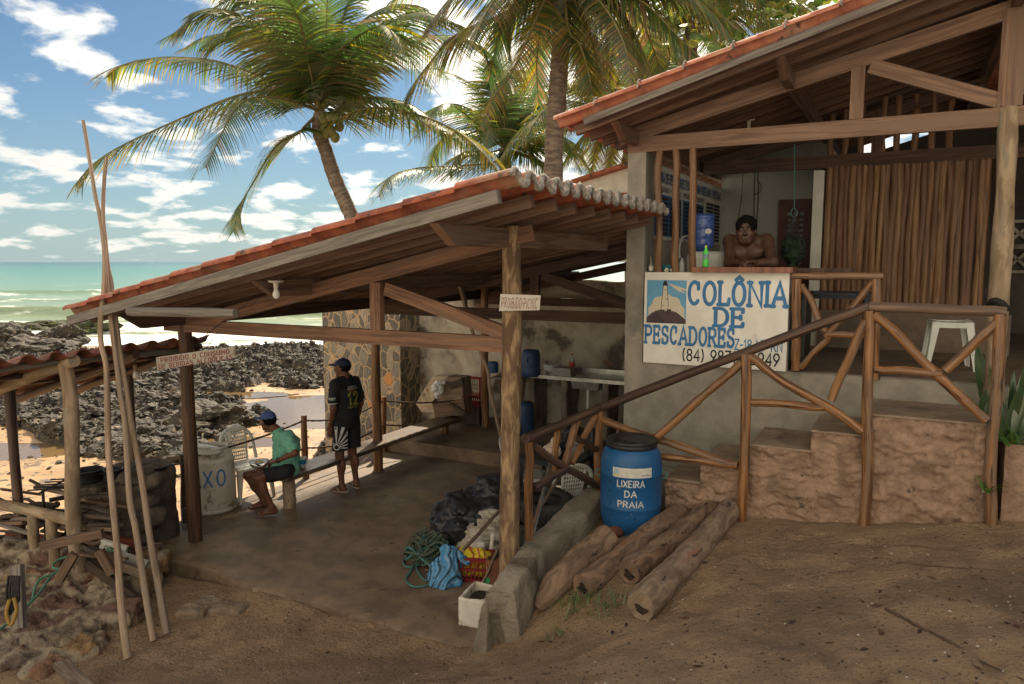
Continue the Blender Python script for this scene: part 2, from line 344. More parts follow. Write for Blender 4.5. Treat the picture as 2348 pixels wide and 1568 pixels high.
m_white=mat('limewash',(.66,.63,.55),(.55,.52,.45),scale=3,rough=.9,bump=.2,bscale=30,c3=(.45,.43,.37),s3=1.2,t3=(.58,.72))
m_floor=mat('worn_concrete_floor',(.225,.158,.10),(.135,.094,.06),scale=3.2,detail=10,rough=.8,bump=.3,bscale=60,bdist=.01,c3=(.26,.2,.14),s3=1.1,t3=(.55,.75),c4=(.07,.05,.036),s4=9,t4=(.62,.72),rough2=.45)
m_floorup=mat('upper_floor',(.17,.12,.08),(.12,.085,.06),scale=4,rough=.7,bump=.2,c3=(.22,.17,.12),s3=1)
m_sand=mat('packed_sand',(.37,.245,.14),(.27,.175,.098),scale=3.4,detail=12,rough=.97,bump=.9,bscale=26,bdist=.05,c3=(.17,.115,.07),s3=.8,t3=(.52,.72),c4=(.13,.083,.05),s4=60,t4=(.58,.66))
m_pink=mat('pink_render',(.36,.235,.16),(.24,.155,.105),scale=7,detail=10,rough=.95,bump=.8,bscale=22,bdist=.03,c3=(.17,.12,.085),s3=2.2,t3=(.56,.7),c4=(.10,.075,.055),s4=9,t4=(.64,.72))
m_black=mat('black_plastic',(.016,.016,.018),(.03,.03,.032),scale=12,rough=.45,bump=.05,c3=(.07,.06,.05),s3=6,t3=(.6,.8))
m_whitep=mat('white_plastic',(.68,.68,.6),(.6,.6,.53),scale=8,rough=.45,bump=.05,c3=(.35,.31,.25),s3=5,t3=(.6,.78))
m_rope=mat('rope_brown',(.10,.06,.04),(.05,.035,.025),scale=60,rough=.9,bump=.4)
m_dark=mat('near_black',(.012,.011,.01),(.02,.018,.016),scale=5,rough=.8,bump=.1)
m_red_paint=mat('red_paint',(.25,.028,.028),None,rough=.7,bump=0)
m_blue_paint=mat('blue_paint',(.045,.16,.34),(.055,.20,.40),scale=9,rough=.7,bump=.1)
m_blackpaint=mat('black_paint',(.018,.018,.02),None,rough=.7,bump=0)
m_steel=mat('steel',(.5,.5,.47),(.35,.35,.33),scale=10,rough=.35,metal=.9,bump=.05)

# ---------------------------------------------------------------- hand painted letters
def arc(cx,cy,rx,ry,a0,a1,n=10): return [(cx+rx*math.cos(R(a0+(a1-a0)*i/n)),cy+ry*math.sin(R(a0+(a1-a0)*i/n))) for i in range(n+1)]
G={}
def gl(ch,w,*st): G[ch]=(w,st)
gl('A',.62,[(0,0),(.31,1),(.62,0)],[(.12,.34),(.5,.34)])
gl('B',.52,[(0,0),(0,1)],[(0,1)]+arc(.24,.77,.24,.23,90,-90)+[(0,.54)],[(0,.54)]+arc(.26,.27,.26,.27,90,-90)+[(0,0)])
gl('C',.52,arc(.27,.5,.27,.5,45,315,16))
gl('D',.55,[(0,0),(0,1)]+arc(.2,.5,.35,.5,90,-90,14)+[(0,0)])
gl('E',.45,[(.45,1),(0,1),(0,0),(.45,0)],[(0,.52),(.36,.52)])
gl('F',.45,[(.45,1),(0,1),(0,0)],[(0,.52),(.36,.52)])
gl('G',.54,arc(.27,.5,.27,.5,50,320,14)+[(.54,.45),(.3,.45)])
gl('H',.55,[(0,0),(0,1)],[(.55,0),(.55,1)],[(0,.5),(.55,.5)])
gl('I',.06,[(.03,0),(.03,1)])
gl('i',.06,[(.03,0),(.03,.72)],[(.03,.93),(.03,1)])
gl('J',.4,[(.36,1),(.36,.2)]+arc(.18,.2,.18,.2,0,-170,8))
gl('L',.42,[(0,1),(0,0),(.42,0)])
gl('M',.7,[(0,0),(.04,1),(.35,.3),(.66,1),(.7,0)])
gl('N',.56,[(0,0),(0,1),(.56,0),(.56,1)])
gl('O',.56,arc(.28,.5,.28,.5,0,360,22))
gl('P',.5,[(0,0),(0,1)]+arc(.24,.73,.26,.27,90,-90)+[(0,.46)])
gl('R',.54,[(0,0),(0,1)]+arc(.24,.74,.26,.26,90,-90)+[(0,.48)],[(.22,.48),(.54,0)])
gl('S',.48,arc(.24,.75,.23,.25,35,230,10)+arc(.24,.25,.24,.25,60,-145,12))
gl('T',.5,[(0,1),(.5,1)],[(.25,1),(.25,0)])
gl('U',.54,[(0,1)]+arc(.27,.28,.27,.28,180,360,10)+[(.54,1)])
gl('V',.56,[(0,1),(.28,0),(.56,1)])
gl('X',.54,[(0,0),(.54,1)],[(0,1),(.54,0)])
gl('Z',.48,[(0,1),(.48,1),(0,0),(.48,0)])
gl('0',.5,arc(.25,.5,.25,.5,0,360,20)); gl('1',.25,[(0,.8),(.18,1),(.18,0)])
gl('2',.48,arc(.24,.74,.24,.26,170,-25,10)+[(0,0),(.48,0)])
gl('4',.5,[(.4,0),(.4,1),(0,.3),(.5,.3)]); gl('5',.46,[(.44,1),(.06,1),(.03,.58)]+arc(.22,.31,.24,.31,110,-140,12))
gl('6',.48,[(.4,1)]+arc(.24,.3,.24,.3,160,-200,18)); gl('7',.46,[(0,1),(.46,1),(.15,0)])
gl('8',.48,arc(.24,.76,.21,.24,-90,270,14),arc(.24,.26,.24,.26,90,450,14)); gl('9',.48,[(.1,0)]+arc(.24,.7,.24,.3,-20,340,18))
gl('(',.2,arc(.3,.5,.28,.62,120,240,8)); gl(')',.2,arc(-.1,.5,.28,.62,60,-60,8)); gl('-',.3,[(0,.45),(.3,.45)]); gl("'",.06,[(.04,1),(.0,.8)])
gl('.',.05,[(.02,0),(.02,.04)]); gl(':',.05,[(.02,.5),(.02,.62)]); gl('/',.3,[(0,0),(.3,1)]); gl(' ',.3); gl('@',.5,arc(.25,.4,.25,.4,0,330,12))
ACC={'Ô':('O',[(.12,1.12),(.28,1.24),(.44,1.12)]),'Ó':('O',[(.22,1.1),(.38,1.26)]),'Â':('A',[(.17,1.08),(.31,1.2),(.45,1.08)])}
SER={'A':[(0,0),(.62,0)],'I':[(.03,0),(.03,1)],'L':[(0,1),(0,0)],'N':[(0,0),(0,1),(.56,1)],'D':[(0,0),(0,1)],'E':[(0,0),(0,1)],'P':[(0,0),(0,1)],'R':[(0,0),(0,1),(.54,0)]}
def stroke2d(pts,t,closed=False):
    # ribbon round a polyline: list of quads and round caps, each as polygon
    out=[]; n=len(pts); P=[np.array(p,float) for p in pts]; L=[];Rr=[]
    closed=n>3 and np.linalg.norm(P[0]-P[-1])<1e-6
    for i in range(n):
        if closed: a=P[i-1] if i>0 else P[-2]; b=P[(i+1)] if i<n-1 else P[1]
        else: a=P[max(i-1,0)]; b=P[min(i+1,n-1)]
        d1=P[i]-a; d2=b-P[i]
        if np.linalg.norm(d1)<1e-9: d1=d2
        if np.linalg.norm(d2)<1e-9: d2=d1
        d1=d1/np.linalg.norm(d1); d2=d2/np.linalg.norm(d2); nn=np.array([-(d1+d2)[1],(d1+d2)[0]]); l=np.linalg.norm(nn)
        nn=nn/l if l>.2 else np.array([-d1[1],d1[0]]); m=1/max(.5,abs(nn@np.array([-d1[1],d1[0]])))
        L.append(P[i]+nn*t/2*m); Rr.append(P[i]-nn*t/2*m)
    for i in range(n-1): out.append([L[i],L[i+1],Rr[i+1],Rr[i]][::-1])
    if not closed:
        for p,q,s in ((P[0],P[1],1),(P[-1],P[-2],1)):
            d=p-q; a0=math.atan2(d[1],d[0]); out.append([p+t/2*.98*np.array([math.cos(a0-math.pi/2+math.pi*k/6),math.sin(a0-math.pi/2+math.pi*k/6)]) for k in range(7)])
    return out
def textpolys(txt,h,w=1.0,t=.12,gap=.16,serif=0,jit=0,slant=0):
    """returns list of (stroke number, polygon) and total width; h height in metres, w width factor, t stroke thickness in heights"""
    x=0; out=[]; k=0
    for ch in txt:
        acc=None; base=ch
        if ch in ACC: base,acc=ACC[ch]
        gw,st=G.get(base,(.3,())); 
        st=list(st)+([acc] if acc else [])
        if serif and base in SER:
            for (sx,sy) in SER[base]: st.append([(sx-serif,sy+(.0)),(sx+serif,sy)])
        if serif and base=='C': st.append([(.47,.95),(.47,.68)])
        if serif and base=='S': st+= [[(.44,.97),(.44,.76)],[(.03,.03),(.03,.25)]]
        if serif and base=='E': st+= [[(.45,1),(.45,.8)],[(.45,0),(.47,.2)],[(.36,.62),(.36,.42)]]
        if serif and base=='L': st+= [[(.42,0),(.46,.25)]]
        jx,jy,js=[(random.random()-.5)*jit for _ in range(3)]
        for s_ in st:
            pts=[((x+(px+slant*py)*w+jx*.2)*h,(py*(1+js)+jy)*h) for px,py in s_]
            for p in stroke2d(pts,t*h): out.append((k,p))
            k+=1
        x+=gw*w+gap
    return out,(x-gap)*h
def flatpaint(mb,polys,org,ex,ey,lift=.0004,step=.00025,cap=60,mi=0):
    n=ex.cross(ey).normalized()
    for k,p in polys:
        mb.add([org+ex*q[0]+ey*q[1]+n*(lift+step*(k%cap)) for q in p],[tuple(range(len(p)))],None,False,mi)
# ================================================================ ground, floor, beach, sea
def sst(x,a,b): t=np.clip((x-a)/(b-a),0,1); return t*t*(3-2*t)
def vnoise(X,Y,f,seed=0,oct=4):
    r=np.random.default_rng(seed); tot=0; amp=1; s=0
    for o in range(oct):
        T=r.random((64,64)); x=X*f+r.random()*9; y=Y*f+r.random()*9; xi=np.floor(x).astype(int); yi=np.floor(y).astype(int); fx=x-xi; fy=y-yi
        fx=fx*fx*(3-2*fx); fy=fy*fy*(3-2*fy); g=lambda i,j:T[(xi+i)%64,(yi+j)%64]
        tot=tot+amp*((g(0,0)*(1-fx)+g(1,0)*fx)*(1-fy)+(g(0,1)*(1-fx)+g(1,1)*fx)*fy); s+=amp; amp*=.5; f*=2.03
    return tot/s-.5
GP=[(1700,1195,.70),(1990,1193,.83),(2280,1188,.97),(1445,1225,.56),(1350,1210,.48),(1217,1352,.33),(1199,1396,.24),(1160,1445,.1),(1060,1462,-.02),(900,1430,-.03),
    (1173,1568,.62),(1800,1568,.98),(2340,1568,1.15),(2300,1320,1.02),(600,1568,.12),(290,1510,-.1),(350,1468,-.12),(383,1452,-.12),(560,1400,-.07),(640,1375,-.03),(450,1350,-.11),(60,1568,-.1),
    (1470,1430,.56),(1250,1405,.28),(1900,1350,.82),(1600,1300,.66),(760,1390,-.05)]
gp=[atZ(*p) for p in GP]+[V3(p) for p in ((0,0,1.3),(-3,2,.5),(4,2,1.3),(-3,-3,1.0),(5,-3,1.5),(-7,4,.0),(8,4,1.3),(-7,-2,.7))]
gp=np.array([tuple(p) for p in gp])
def tps_fit(P):
    d=np.linalg.norm(P[:,None,:2]-P[None,:,:2],axis=2); K=np.where(d>0,d*d*np.log(d+1e-9),0)+np.eye(len(P))*.02
    Q=np.c_[np.ones(len(P)),P[:,:2]]; A=np.block([[K,Q],[Q.T,np.zeros((3,3))]]); return np.linalg.solve(A,np.r_[P[:,2],0,0,0])
TP=tps_fit(gp)
def hground0(X,Y):
    X=np.asarray(X,float);Y=np.asarray(Y,float); z=TP[-3]+TP[-2]*X+TP[-1]*Y
    for i,p in enumerate(gp):
        d2=(X-p[0])**2+(Y-p[1])**2; z=z+TP[i]*.5*d2*np.log(d2+1e-12)
    return z
_fr=random.Random(4); FPR=[]
for _ in range(150):
    _a=_fr.uniform(0,6.28); FPR.append((_fr.uniform(-3.5,4.8),_fr.uniform(2.2,5.9),math.cos(_a),math.sin(_a),_fr.uniform(.006,.02)))
def hground(X,Y):
    z=hground0(X,Y); z=z+.045*vnoise(X,Y,1.3,3,4)+.03*vnoise(X,Y,4,5,3)+.012*vnoise(X,Y,11,6,2)
    a=X*AX.x+Y*AX.y; b=X*BX.x+Y*BX.y
    for fx,fy,fc,fs_,dp in FPR:
        m=(abs(X-fx)<.35)&(abs(Y-fy)<.35)
        if not m.any(): continue
        u=((X-fx)*fc+(Y-fy)*fs_)/.13; w=(-(X-fx)*fs_+(Y-fy)*fc)/.055; d=u*u+w*w; z=z-dp*np.exp(-d)*1.3+dp*.5*np.exp(-(np.sqrt(d)-1.45)**2*7)
    z=z-.05*np.exp(-((vnoise(X,Y,3.2,9,2)-.12)/.05)**2)*sst(b,3.2,2.4)
    m=sst(-a,2.55,2.68)*sst(b,4.6,4.72); z=z*(1-m)+np.minimum(z,-.2)*m
    m2=sst(b,6.6,7.0); z=z*(1-m2)+np.minimum(z,-.3)*m2
    m3=sst(-a,7.2,7.9); z=z*(1-m3)+(-1.15)*m3
    return z
def gz(x,y): return float(hground(np.array([x]),np.array([y]))[0])
def onground(u,v):
    d=ray(u,v); t=np.arange(1.2,14,.02); X=d.x*t; Y=d.y*t; Z=CAMZ+d.z*t; g=hground(X,Y); k=int(np.argmax(Z<g)) or len(t)-1
    f=(Z[k-1]-g[k-1])/((Z[k-1]-g[k-1])-(Z[k]-g[k])+1e-9); tt=t[k-1]+.02*min(1,max(0,f)); return CP+d*float(tt)
xs=np.arange(-8,8.01,.036); ys=np.concatenate([np.arange(-4,2,.15),np.arange(2,7.6,.03)]); X,Y=np.meshgrid(xs,ys); Z=hground(X,Y)
def gridfaces(nx,ny):
    i=np.arange(nx-1)[None,:]; j=np.arange(ny-1)[:,None]; k=(j*nx+i).ravel(); return np.stack([k,k+1,k+nx+1,k+nx],1)
o=npmesh('sand_ground',np.stack([X.ravel(),Y.ravel(),Z.ravel()],1),gridfaces(len(xs),len(ys)),m_sand,loc=(0,0,0)); tag(o,kind='structure')

# beach with wet sand and hollows that hold pools
POOLS=[(-10.8,15.3,1.3,.7),(-9.2,22.5,1.6,.6),(-6.2,19.8,1.9,1.2),(-5.0,21.6,2.2,1.0),(-6.0,16.2,1.0,.5),(-11,30,2,.6),(-16,24,2.2,.7),(-7.6,30,1.8,.5),(-4.2,18.2,1.6,.6)]
def hbeach(X,Y):
    z=-1.0-.016*np.clip(Y-14,0,60)-.02*np.clip(12-Y,0,3)+.10*vnoise(X,Y,.35,21,4)+.03*vnoise(X,Y,1.6,22,3)
    for px,py,rx,ry in POOLS:
        d=((X-px)/rx)**2+((Y-py)/ry)**2; z=z-.20*np.exp(-d*1.1)
    z=z-.6*sst(Y,36,46)
    return z
xs=np.concatenate([np.arange(-70,-14,.5),np.arange(-14,2,.14),np.arange(2,40,1.0)]); ys=np.concatenate([np.arange(4.5,26,.14),np.arange(26,70,.5)])
X,Y=np.meshgrid(xs,ys); Z=hbeach(X,Y)
m_beach=mat('wet_beach_sand',(.48,.31,.15),(.36,.22,.10),scale=.8,rough=.55,bump=.35,bscale=9,bdist=.04,c3=(.16,.11,.07),s3=2.3,t3=(.56,.64),c4=(.05,.045,.04),s4=7,t4=(.60,.66),rough2=.3)
o=npmesh('beach',np.stack([X.ravel(),Y.ravel(),Z.ravel()],1),gridfaces(len(xs),len(ys)),m_beach,loc=(0,0,0)); tag(o,kind='structure')
m_pool=mat('pool_water',(.20,.13,.06),None,rough=.05,bump=.12,bscale=5,bdist=.02,spec=.5)
for px,py,rx,ry in POOLS:
    mb=MB(); n=28; r0=random.random()*6
    zz=float(hbeach(np.array([px]),np.array([py]))[0])+.15
    P=[(px+1.35*rx*(1+.15*math.sin(3*t+r0)+.1*math.sin(5*t))*math.cos(t),py+1.35*ry*(1+.2*math.sin(2*t+r0))*math.sin(t),zz) for t in [2*math.pi*k/n for k in range(n)]]
    mb.add(P,[tuple(range(n))]); o=mb.build('pool_water',m_pool); tag(o,kind='structure')

# sea
def seamat():
    m=bpy.data.materials.new('sea_water'); m.use_nodes=True; nt=m.node_tree; N=nt.nodes; L=nt.links.new; b=N['Principled BSDF']
    tc=N.new('ShaderNodeTexCoord'); sp=N.new('ShaderNodeSeparateXYZ'); L(tc.outputs['Object'],sp.inputs[0])
    def mr(x,a,c,o0=0,o1=1):
        r=N.new('ShaderNodeMapRange'); r.inputs['From Min'].default_value=a; r.inputs['From Max'].default_value=c; r.inputs['To Min'].default_value=o0; r.inputs['To Max'].default_value=o1; L(x,r.inputs['Value']); return r.outputs[0]
    def ramp(x,pts):
        r=N.new('ShaderNodeValToRGB'); e=r.color_ramp.elements
        while len(e)<len(pts): e.new(.5)
        for k,(p,c) in enumerate(pts): e[k].position=p; e[k].color=rgb(c)
        L(x,r.inputs[0]); return r.outputs[0]
    lg=N.new('ShaderNodeMath'); lg.operation='LOGARITHM'; lg.inputs[1].default_value=10; L(sp.outputs[1],lg.inputs[0])  # 1.5 .. 3.6
    y=mr(lg.outputs[0],1.5,3.5)
    col=ramp(y,[(0,(.22,.24,.13)),(.16,(.20,.26,.15)),(.3,(.13,.25,.17)),(.5,(.05,.20,.165)),(.8,(.02,.13,.13)),(1,(.01,.07,.09))])
    mp=N.new('ShaderNodeMapping'); mp.inputs['Scale'].default_value=(.35,1,1); L(tc.outputs['Object'],mp.inputs[0])
    n=N.new('ShaderNodeTexNoise'); n.inputs['Scale'].default_value=.16; n.inputs['Detail'].default_value=9; n.inputs['Roughness'].default_value=.65; n.inputs['Distortion'].default_value=.6; L(mp.outputs[0],n.inputs['Vector'])
    nf=N.new('ShaderNodeTexNoise'); nf.inputs['Scale'].default_value=1.5; nf.inputs['Detail'].default_value=8; nf.inputs['Roughness'].default_value=.7; L(mp.outputs[0],nf.inputs['Vector'])
    g=lambda v:(v,v,v)
    bias=ramp(mr(sp.outputs[1],30,180),[(0,g(.32)),(.06,g(.34)),(.12,g(.27)),(.17,g(.12)),(.21,g(.10)),(.228,g(.30)),(.245,g(.05)),(.42,g(.03)),(.5,g(.22)),(.56,g(.17)),(.66,g(0)),(1,g(0))])
    xl=mr(sp.outputs[0],-60,-42,0,1); ad=N.new('ShaderNodeMath'); ad.operation='ADD'; L(n.outputs[0],ad.inputs[0]); L(bias,ad.inputs[1])
    ad2=N.new('ShaderNodeMath'); ad2.operation='MULTIPLY_ADD'; L(nf.outputs[0],ad2.inputs[0]); ad2.inputs[1].default_value=.5; L(ad.outputs[0],ad2.inputs[2])
    f=N.new('ShaderNodeMapRange'); f.interpolation_type='SMOOTHSTEP'; f.inputs['From Min'].default_value=.90; f.inputs['From Max'].default_value=1.02; L(ad2.outputs[0],f.inputs['Value'])
    mx=N.new('ShaderNodeMix'); mx.data_type='RGBA'; L(f.outputs[0],mx.inputs[0]); L(col,mx.inputs['A']); mx.inputs['B'].default_value=(.85,.85,.8,1); L(mx.outputs['Result'],b.inputs['Base Color'])
    rr=N.new('ShaderNodeMapRange'); rr.inputs['To Min'].default_value=.28; rr.inputs['To Max'].default_value=.8; L(f.outputs[0],rr.inputs['Value']); L(rr.outputs[0],b.inputs['Roughness']); b.inputs['Specular IOR Level'].default_value=.25
    mp2=N.new('ShaderNodeMapping'); mp2.inputs['Scale'].default_value=(.4,1,1); L(tc.outputs['Object'],mp2.inputs[0])
    nb=N.new('ShaderNodeTexNoise'); nb.inputs['Scale'].default_value=.7; nb.inputs['Detail'].default_value=6; L(mp2.outputs[0],nb.inputs['Vector'])
    bp=N.new('ShaderNodeBump'); bp.inputs['Strength'].default_value=.6; bp.inputs['Distance'].default_value=.3; L(nb.outputs[0],bp.inputs['Height']); L(bp.outputs[0],b.inputs['Normal'])
    return m
ys=np.concatenate([np.arange(26,130,.4),np.geomspace(130,5000,60)]); xs=np.concatenate([-np.geomspace(90,5000,20)[::-1],np.arange(-88,60,1.6),np.geomspace(62,4000,18)])
X,Y=np.meshgrid(xs,ys)
def wave(X,Y,y0,w,h,s): yy=Y-y0-3*vnoise(X,Y*0,.03,s,3)*6; e=np.where(yy<0,np.exp(-(yy/(w*.5))**2),np.exp(-(yy/(w*1.6))**2)); return h*e*(.6+.9*(vnoise(X,Y*0,.05,s+1,2)+.5))
Z=-1.6+wave(X,Y,64,1.6,.75,31)+wave(X,Y,104,2.2,.6,41)+wave(X,Y,84,2.2,.25,45)+.06*vnoise(X,Y,.5,50,3)*np.clip(90/Y,0,1)+wave(X,Y,48,1,.2,47)
Z=np.where(Y>135,-1.6,Z)
o=npmesh('sea',np.stack([X.ravel(),Y.ravel(),Z.ravel()],1),gridfaces(len(xs),len(ys)),seamat(),loc=(0,0,0)); tag(o,kind='structure')

# lower concrete floor with a broken front edge, raised slab at the back
mb=MB(); edge=[]
for k in range(41):
    a=-7.15+(4.62)*k/40; b=4.60+.05*mnoise.noise(V3((a*2.2,3,0)))+.03*mnoise.noise(V3((a*7,1,0)))+(.12 if -6.3<a<-5.6 else 0)*.5
    edge.append((a,b))
fz=0; 
na=41; rows=[0,.015,.15,.6,1.2,2,2.8,3.6,4.45]; P=[];uvf=[]
for d in rows:
    for a,b in edge:
        bb=b+d*(9.05-b)/4.45; z=0 if d>.1 else (-.012 if d>.01 else -.03)
        p=AB(a,bb,z+.012*mnoise.noise(V3((a*1.5,bb*1.5,0)))); P.append(p); uvf.append((p.x,p.y))
mb.grid(P,na,len(rows),uvf,flip=False)
Pf=[AB(a,b,-.03+.012*mnoise.noise(V3((a*1.5,b*1.5,0)))) for a,b in edge]; Pd=[AB(a,b+.02*mnoise.noise(V3((a*5,8,1))),-.55) for a,b in edge]
mb.grid(Pd+Pf,na,2,None,smooth=False)
mb.add([AB(-7.15,4.6,-1.4),AB(-7.15,12.2,-1.4),AB(-7.15,12.2,0.0),AB(-7.15,4.6,0.0)],[(3,2,1,0)])
o=mb.build('concrete_floor',m_floor,loc=(0,0,0)); tag(o,kind='structure')
mb=MB(); mb.box(AB(-4.65,10.75,.1),(5.0,3.4,.2),-TH); o=mb.build('raised_floor_slab',m_floor,loc=(0,0,0)); tag(o,kind='structure')

# ================================================================ roof makers
def tile_surface(P00,P10,P11,P01,per=.19,course=.42,amp=.045,thick=.014,lift=.016,phase=0.0,a1=None):
    """P00 eave front, P10 top front, P11 top back, P01 eave back. waves run front->back, courses eave->top"""
    P00,P10,P11,P01=[V3(p) for p in (P00,P10,P11,P01)]; D=((P01-P00).length+(P11-P10).length)/2; S=((P10-P00).length+(P11-P01).length)/2
    nw=max(1,round(D/per)); n=nw*10+1; nc=max(1,round(S/course)); mb=MB()
    nrm=(P10-P00).cross(P01-P00).normalized(); nrm=nrm if nrm.z>0 else -nrm
    rows=[]
    for c in range(nc):
        rows+= [(c/nc,0,c),((c+.5)/nc,.5,c),((c+1)/nc-.0005,1,c)]
    jit=[[(random.random()-.5)*.012 for _ in range(nw+2)] for _ in range(nc)]
    top=[];uv=[];bot=[]
    for v,fr,c in rows:
        for i in range(n):
            u=i/(n-1); w=u*nw+phase; s=math.sin(2*math.pi*w); h=amp*math.copysign(abs(s)**.65,s)
            j=jit[c][int(w)%(nw+2)]
            vv=v+(j/S if fr==0 and 0<c else 0)
            p=(P00*(1-vv)+P10*vv)*(1-u)+(P01*(1-vv)+P11*vv)*u
            q=p+nrm*(h+lift*(1-fr)+.05+j*.4); top.append(q); uv.append((u*D,v*S)); bot.append(q-nrm*thick)
    m=len(rows); mb.grid(top,n,m,uv,flip=False); mb.grid(bot,n,m,uv,flip=True)
    # orient check
    for line in ([k for k in range(n)],[(m-1)*n+k for k in range(n)]):
        mb.grid([bot[k] for k in line]+[top[k] for k in line],n,2,None,smooth=False)
    for line in ([k*n for k in range(m)],[k*n+n-1 for k in range(m)]):
        mb.grid([bot[k] for k in line]+[top[k] for k in line],m,2,None,smooth=False)
    return mb,[top[(m-1)*n+k] for k in range(n)],[top[k] for k in range(n)],nrm

# ================================================================ lower shelter
B0=5.06
LS=thing('open_beach_shelter','long open shelter with red clay tile mono-pitch roof on log posts beside the sea','shelter',AB(-6.4,B0,0))
rf0=atB(145,714,4.2); rf1=atB(1175,399,3.95); zE=rf0.z-.05; zR=rf1.z-.05; aE=toAB(rf0)[0]; aR=toAB(rf1)[0]
mb,topE,_,nr=tile_surface(AB(aE,4.2,zE),AB(aR,3.95,zR),AB(aR,7.17,zR),AB(aE,7.17,zE),phase=.02)
t2=(-2.52-aE)/(aR-aE); zz=zE+(zR-zE)*t2
mb2,_,_,_=tile_surface(AB(aE,7.18,zE),AB(-2.52,7.18,zz),AB(-2.52,11.3,zz),AB(aE,11.3,zE))
o=len(mb.v); mb.v+=mb2.v; mb.f+=[tuple(k+o for k in f) for f in mb2.f]; mb.uv+=mb2.uv; mb.sm+=mb2.sm; mb.mi+=mb2.mi
mb.build('roof_tiles',m_tile,LS)
mb=MB(); mb.tube([p-nr*.012+V3((.006,0,0)) for p in topE],.022,6,jit=.25); mb.build('ridge_mortar',m_mortar,LS)
def zl(a): return zE+(zR-zE)*(a-aE)/(aR-aE)
SLl=(zR-zE)/(aR-aE)
bs=[4.06+.36*k for k in range(20)]
for k,b in enumerate(bs):
    a1=aR-.10 if b<7.1 else -2.56; a0=aE+(.10 if k else .02); bb=b
    if k==0:
        mb=MB(); mb.beam(AB(a0,4.24,zl(a0)-.045),AB(aR-.13,4.02,zl(aR-.13)-.045),.045,.085); mb.build('fascia_board',m_fascia,LS)
    else:
        mb=MB(); mb.beam(AB(a0,bb,zl(a0)-.052),AB(a1,bb,zl(a1)-.052),.05,.085); mb.build('rafter',m_rafter,LS)
for k,(a,b0,b1) in enumerate(((-6.45,4.35,11.2),(-4.75,4.38,11.2),(-2.72,4.03,7.1))):
    z=zl(a)-.165; mb=MB(); w,h=.075,.14
    A0=AB(a,b0,z); A1=AB(a,b1,z); mb.hexa([AB(a+x*w/2,b0+(.22 if y<0 else 0),z+y*h/2) for x,y in ((-1,-1),(1,-1),(1,1),(-1,1))]+[AB(a+x*w/2,b1,z+y*h/2) for x,y in ((-1,-1),(1,-1),(1,1),(-1,1))],None,w,h)
    mb.build('purlin',m_rafter if k else m_beam_dark,LS)
def knotty(p0,p1,r0,r1,n=12,wob=.012,seg=14,jit=.03,sd=0):
    p0=V3(p0);p1=V3(p1); s,u=basis(p1-p0); pts=[];rs=[]
    for i in range(seg+1):
        t=i/seg; e=4*t*(1-t)
        pts.append(p0+(p1-p0)*t+s*(wob*mnoise.noise(V3((t*1.7,sd,1)))*2*min(1,e*2))+u*(wob*mnoise.noise(V3((t*1.7,sd,7)))*2*min(1,e*2))); rs.append((r0+(r1-r0)*t)*(1+.16*mnoise.noise(V3((t*6,sd+3,2)))))
    return pts,rs
def logm(p0,p1,r0,r1=None,n=12,wob=.012,seg=14,jit=.012,mb=None):
    pts,rs=knotty(p0,p1,r0,r1 or r0,wob=wob,seg=seg,sd=random.random()*99); return (mb or MB()).tube(pts,rs,n,jit=jit)
pL=atZ(449,1240,0)
logm(V3((pL.x,pL.y,-.1)),V3((pL.x-.02,pL.y,2.42)),.075,.068,wob=.01).build('post',m_postl,LS)
p=atZ(867,1079,0); p2=V3((p.x,p.y,0)); logm(p2,p2+V3((0,0,2.4)),.068,.062,wob=.015).build('post',m_log,LS)
p=atZ(1113,978,.2); p3=V3((p.x,p.y,.2)); logm(p3,p3+V3((0,0,2.45)),.065,.058,wob=.02).build('post',m_log,LS)
pB=atB(1171,1340,B0); logm((pB.x-.01,pB.y,-.05),(pB.x+.005,pB.y,3.2),.083,.074,n=16,wob=.018,seg=30,jit=.02).build('post',m_postpale,LS)['label']='thick pale peeled post'
def trusspart(name,u0,v0,u1,v1,b,w,h,m,par,cut=(0,0)):
    mb=MB(); mb.beam(atB(u0,v0,b),atB(u1,v1,b),w,h,up=V3((0,0,1))); return mb.build(name,m,par)
zc=2.285
mb=MB(); mb.beam(AB(-6.75,B0,zc),AB(-2.74,B0,zc),.06,.125); mb.build('tie_beam',m_beam,LS)
mb=MB(); mb.beam(AB(-6.5,B0+.003,2.30-.02),AB(-2.52,B0+.003,2.60+.225*(4.95-2.52)+.0),.058,.125); mb.build('top_chord',m_beam,LS)
mb=MB(); aK=-4.0; mb.beam(AB(aK,B0-.002,zc+.063),AB(aK,B0-.002,2.60+.225*(.95)-.06),.062,.11,up=AX); mb.build('king_post',m_beam,LS)
mb=MB(); mb.beam(AB(aK+.1,B0,2.60+.225*.9-.10),AB(-2.74,B0,zc+.085),.056,.11); mb.build('brace',m_beam,LS)
B1=8.13
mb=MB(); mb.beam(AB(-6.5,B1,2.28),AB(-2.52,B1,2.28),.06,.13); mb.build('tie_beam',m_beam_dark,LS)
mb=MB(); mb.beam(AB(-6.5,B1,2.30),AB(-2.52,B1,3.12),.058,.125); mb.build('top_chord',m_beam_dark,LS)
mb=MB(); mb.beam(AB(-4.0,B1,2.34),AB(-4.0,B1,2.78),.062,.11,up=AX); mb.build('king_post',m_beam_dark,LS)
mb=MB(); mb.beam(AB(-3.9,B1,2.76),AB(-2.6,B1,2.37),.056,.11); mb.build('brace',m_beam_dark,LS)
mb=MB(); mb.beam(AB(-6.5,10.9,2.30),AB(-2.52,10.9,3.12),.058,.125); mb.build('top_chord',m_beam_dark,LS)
mb=MB(); mb.beam(AB(-6.5,10.9,2.28),AB(-2.52,10.9,2.28),.06,.13); mb.build('tie_beam',m_beam_dark,LS)
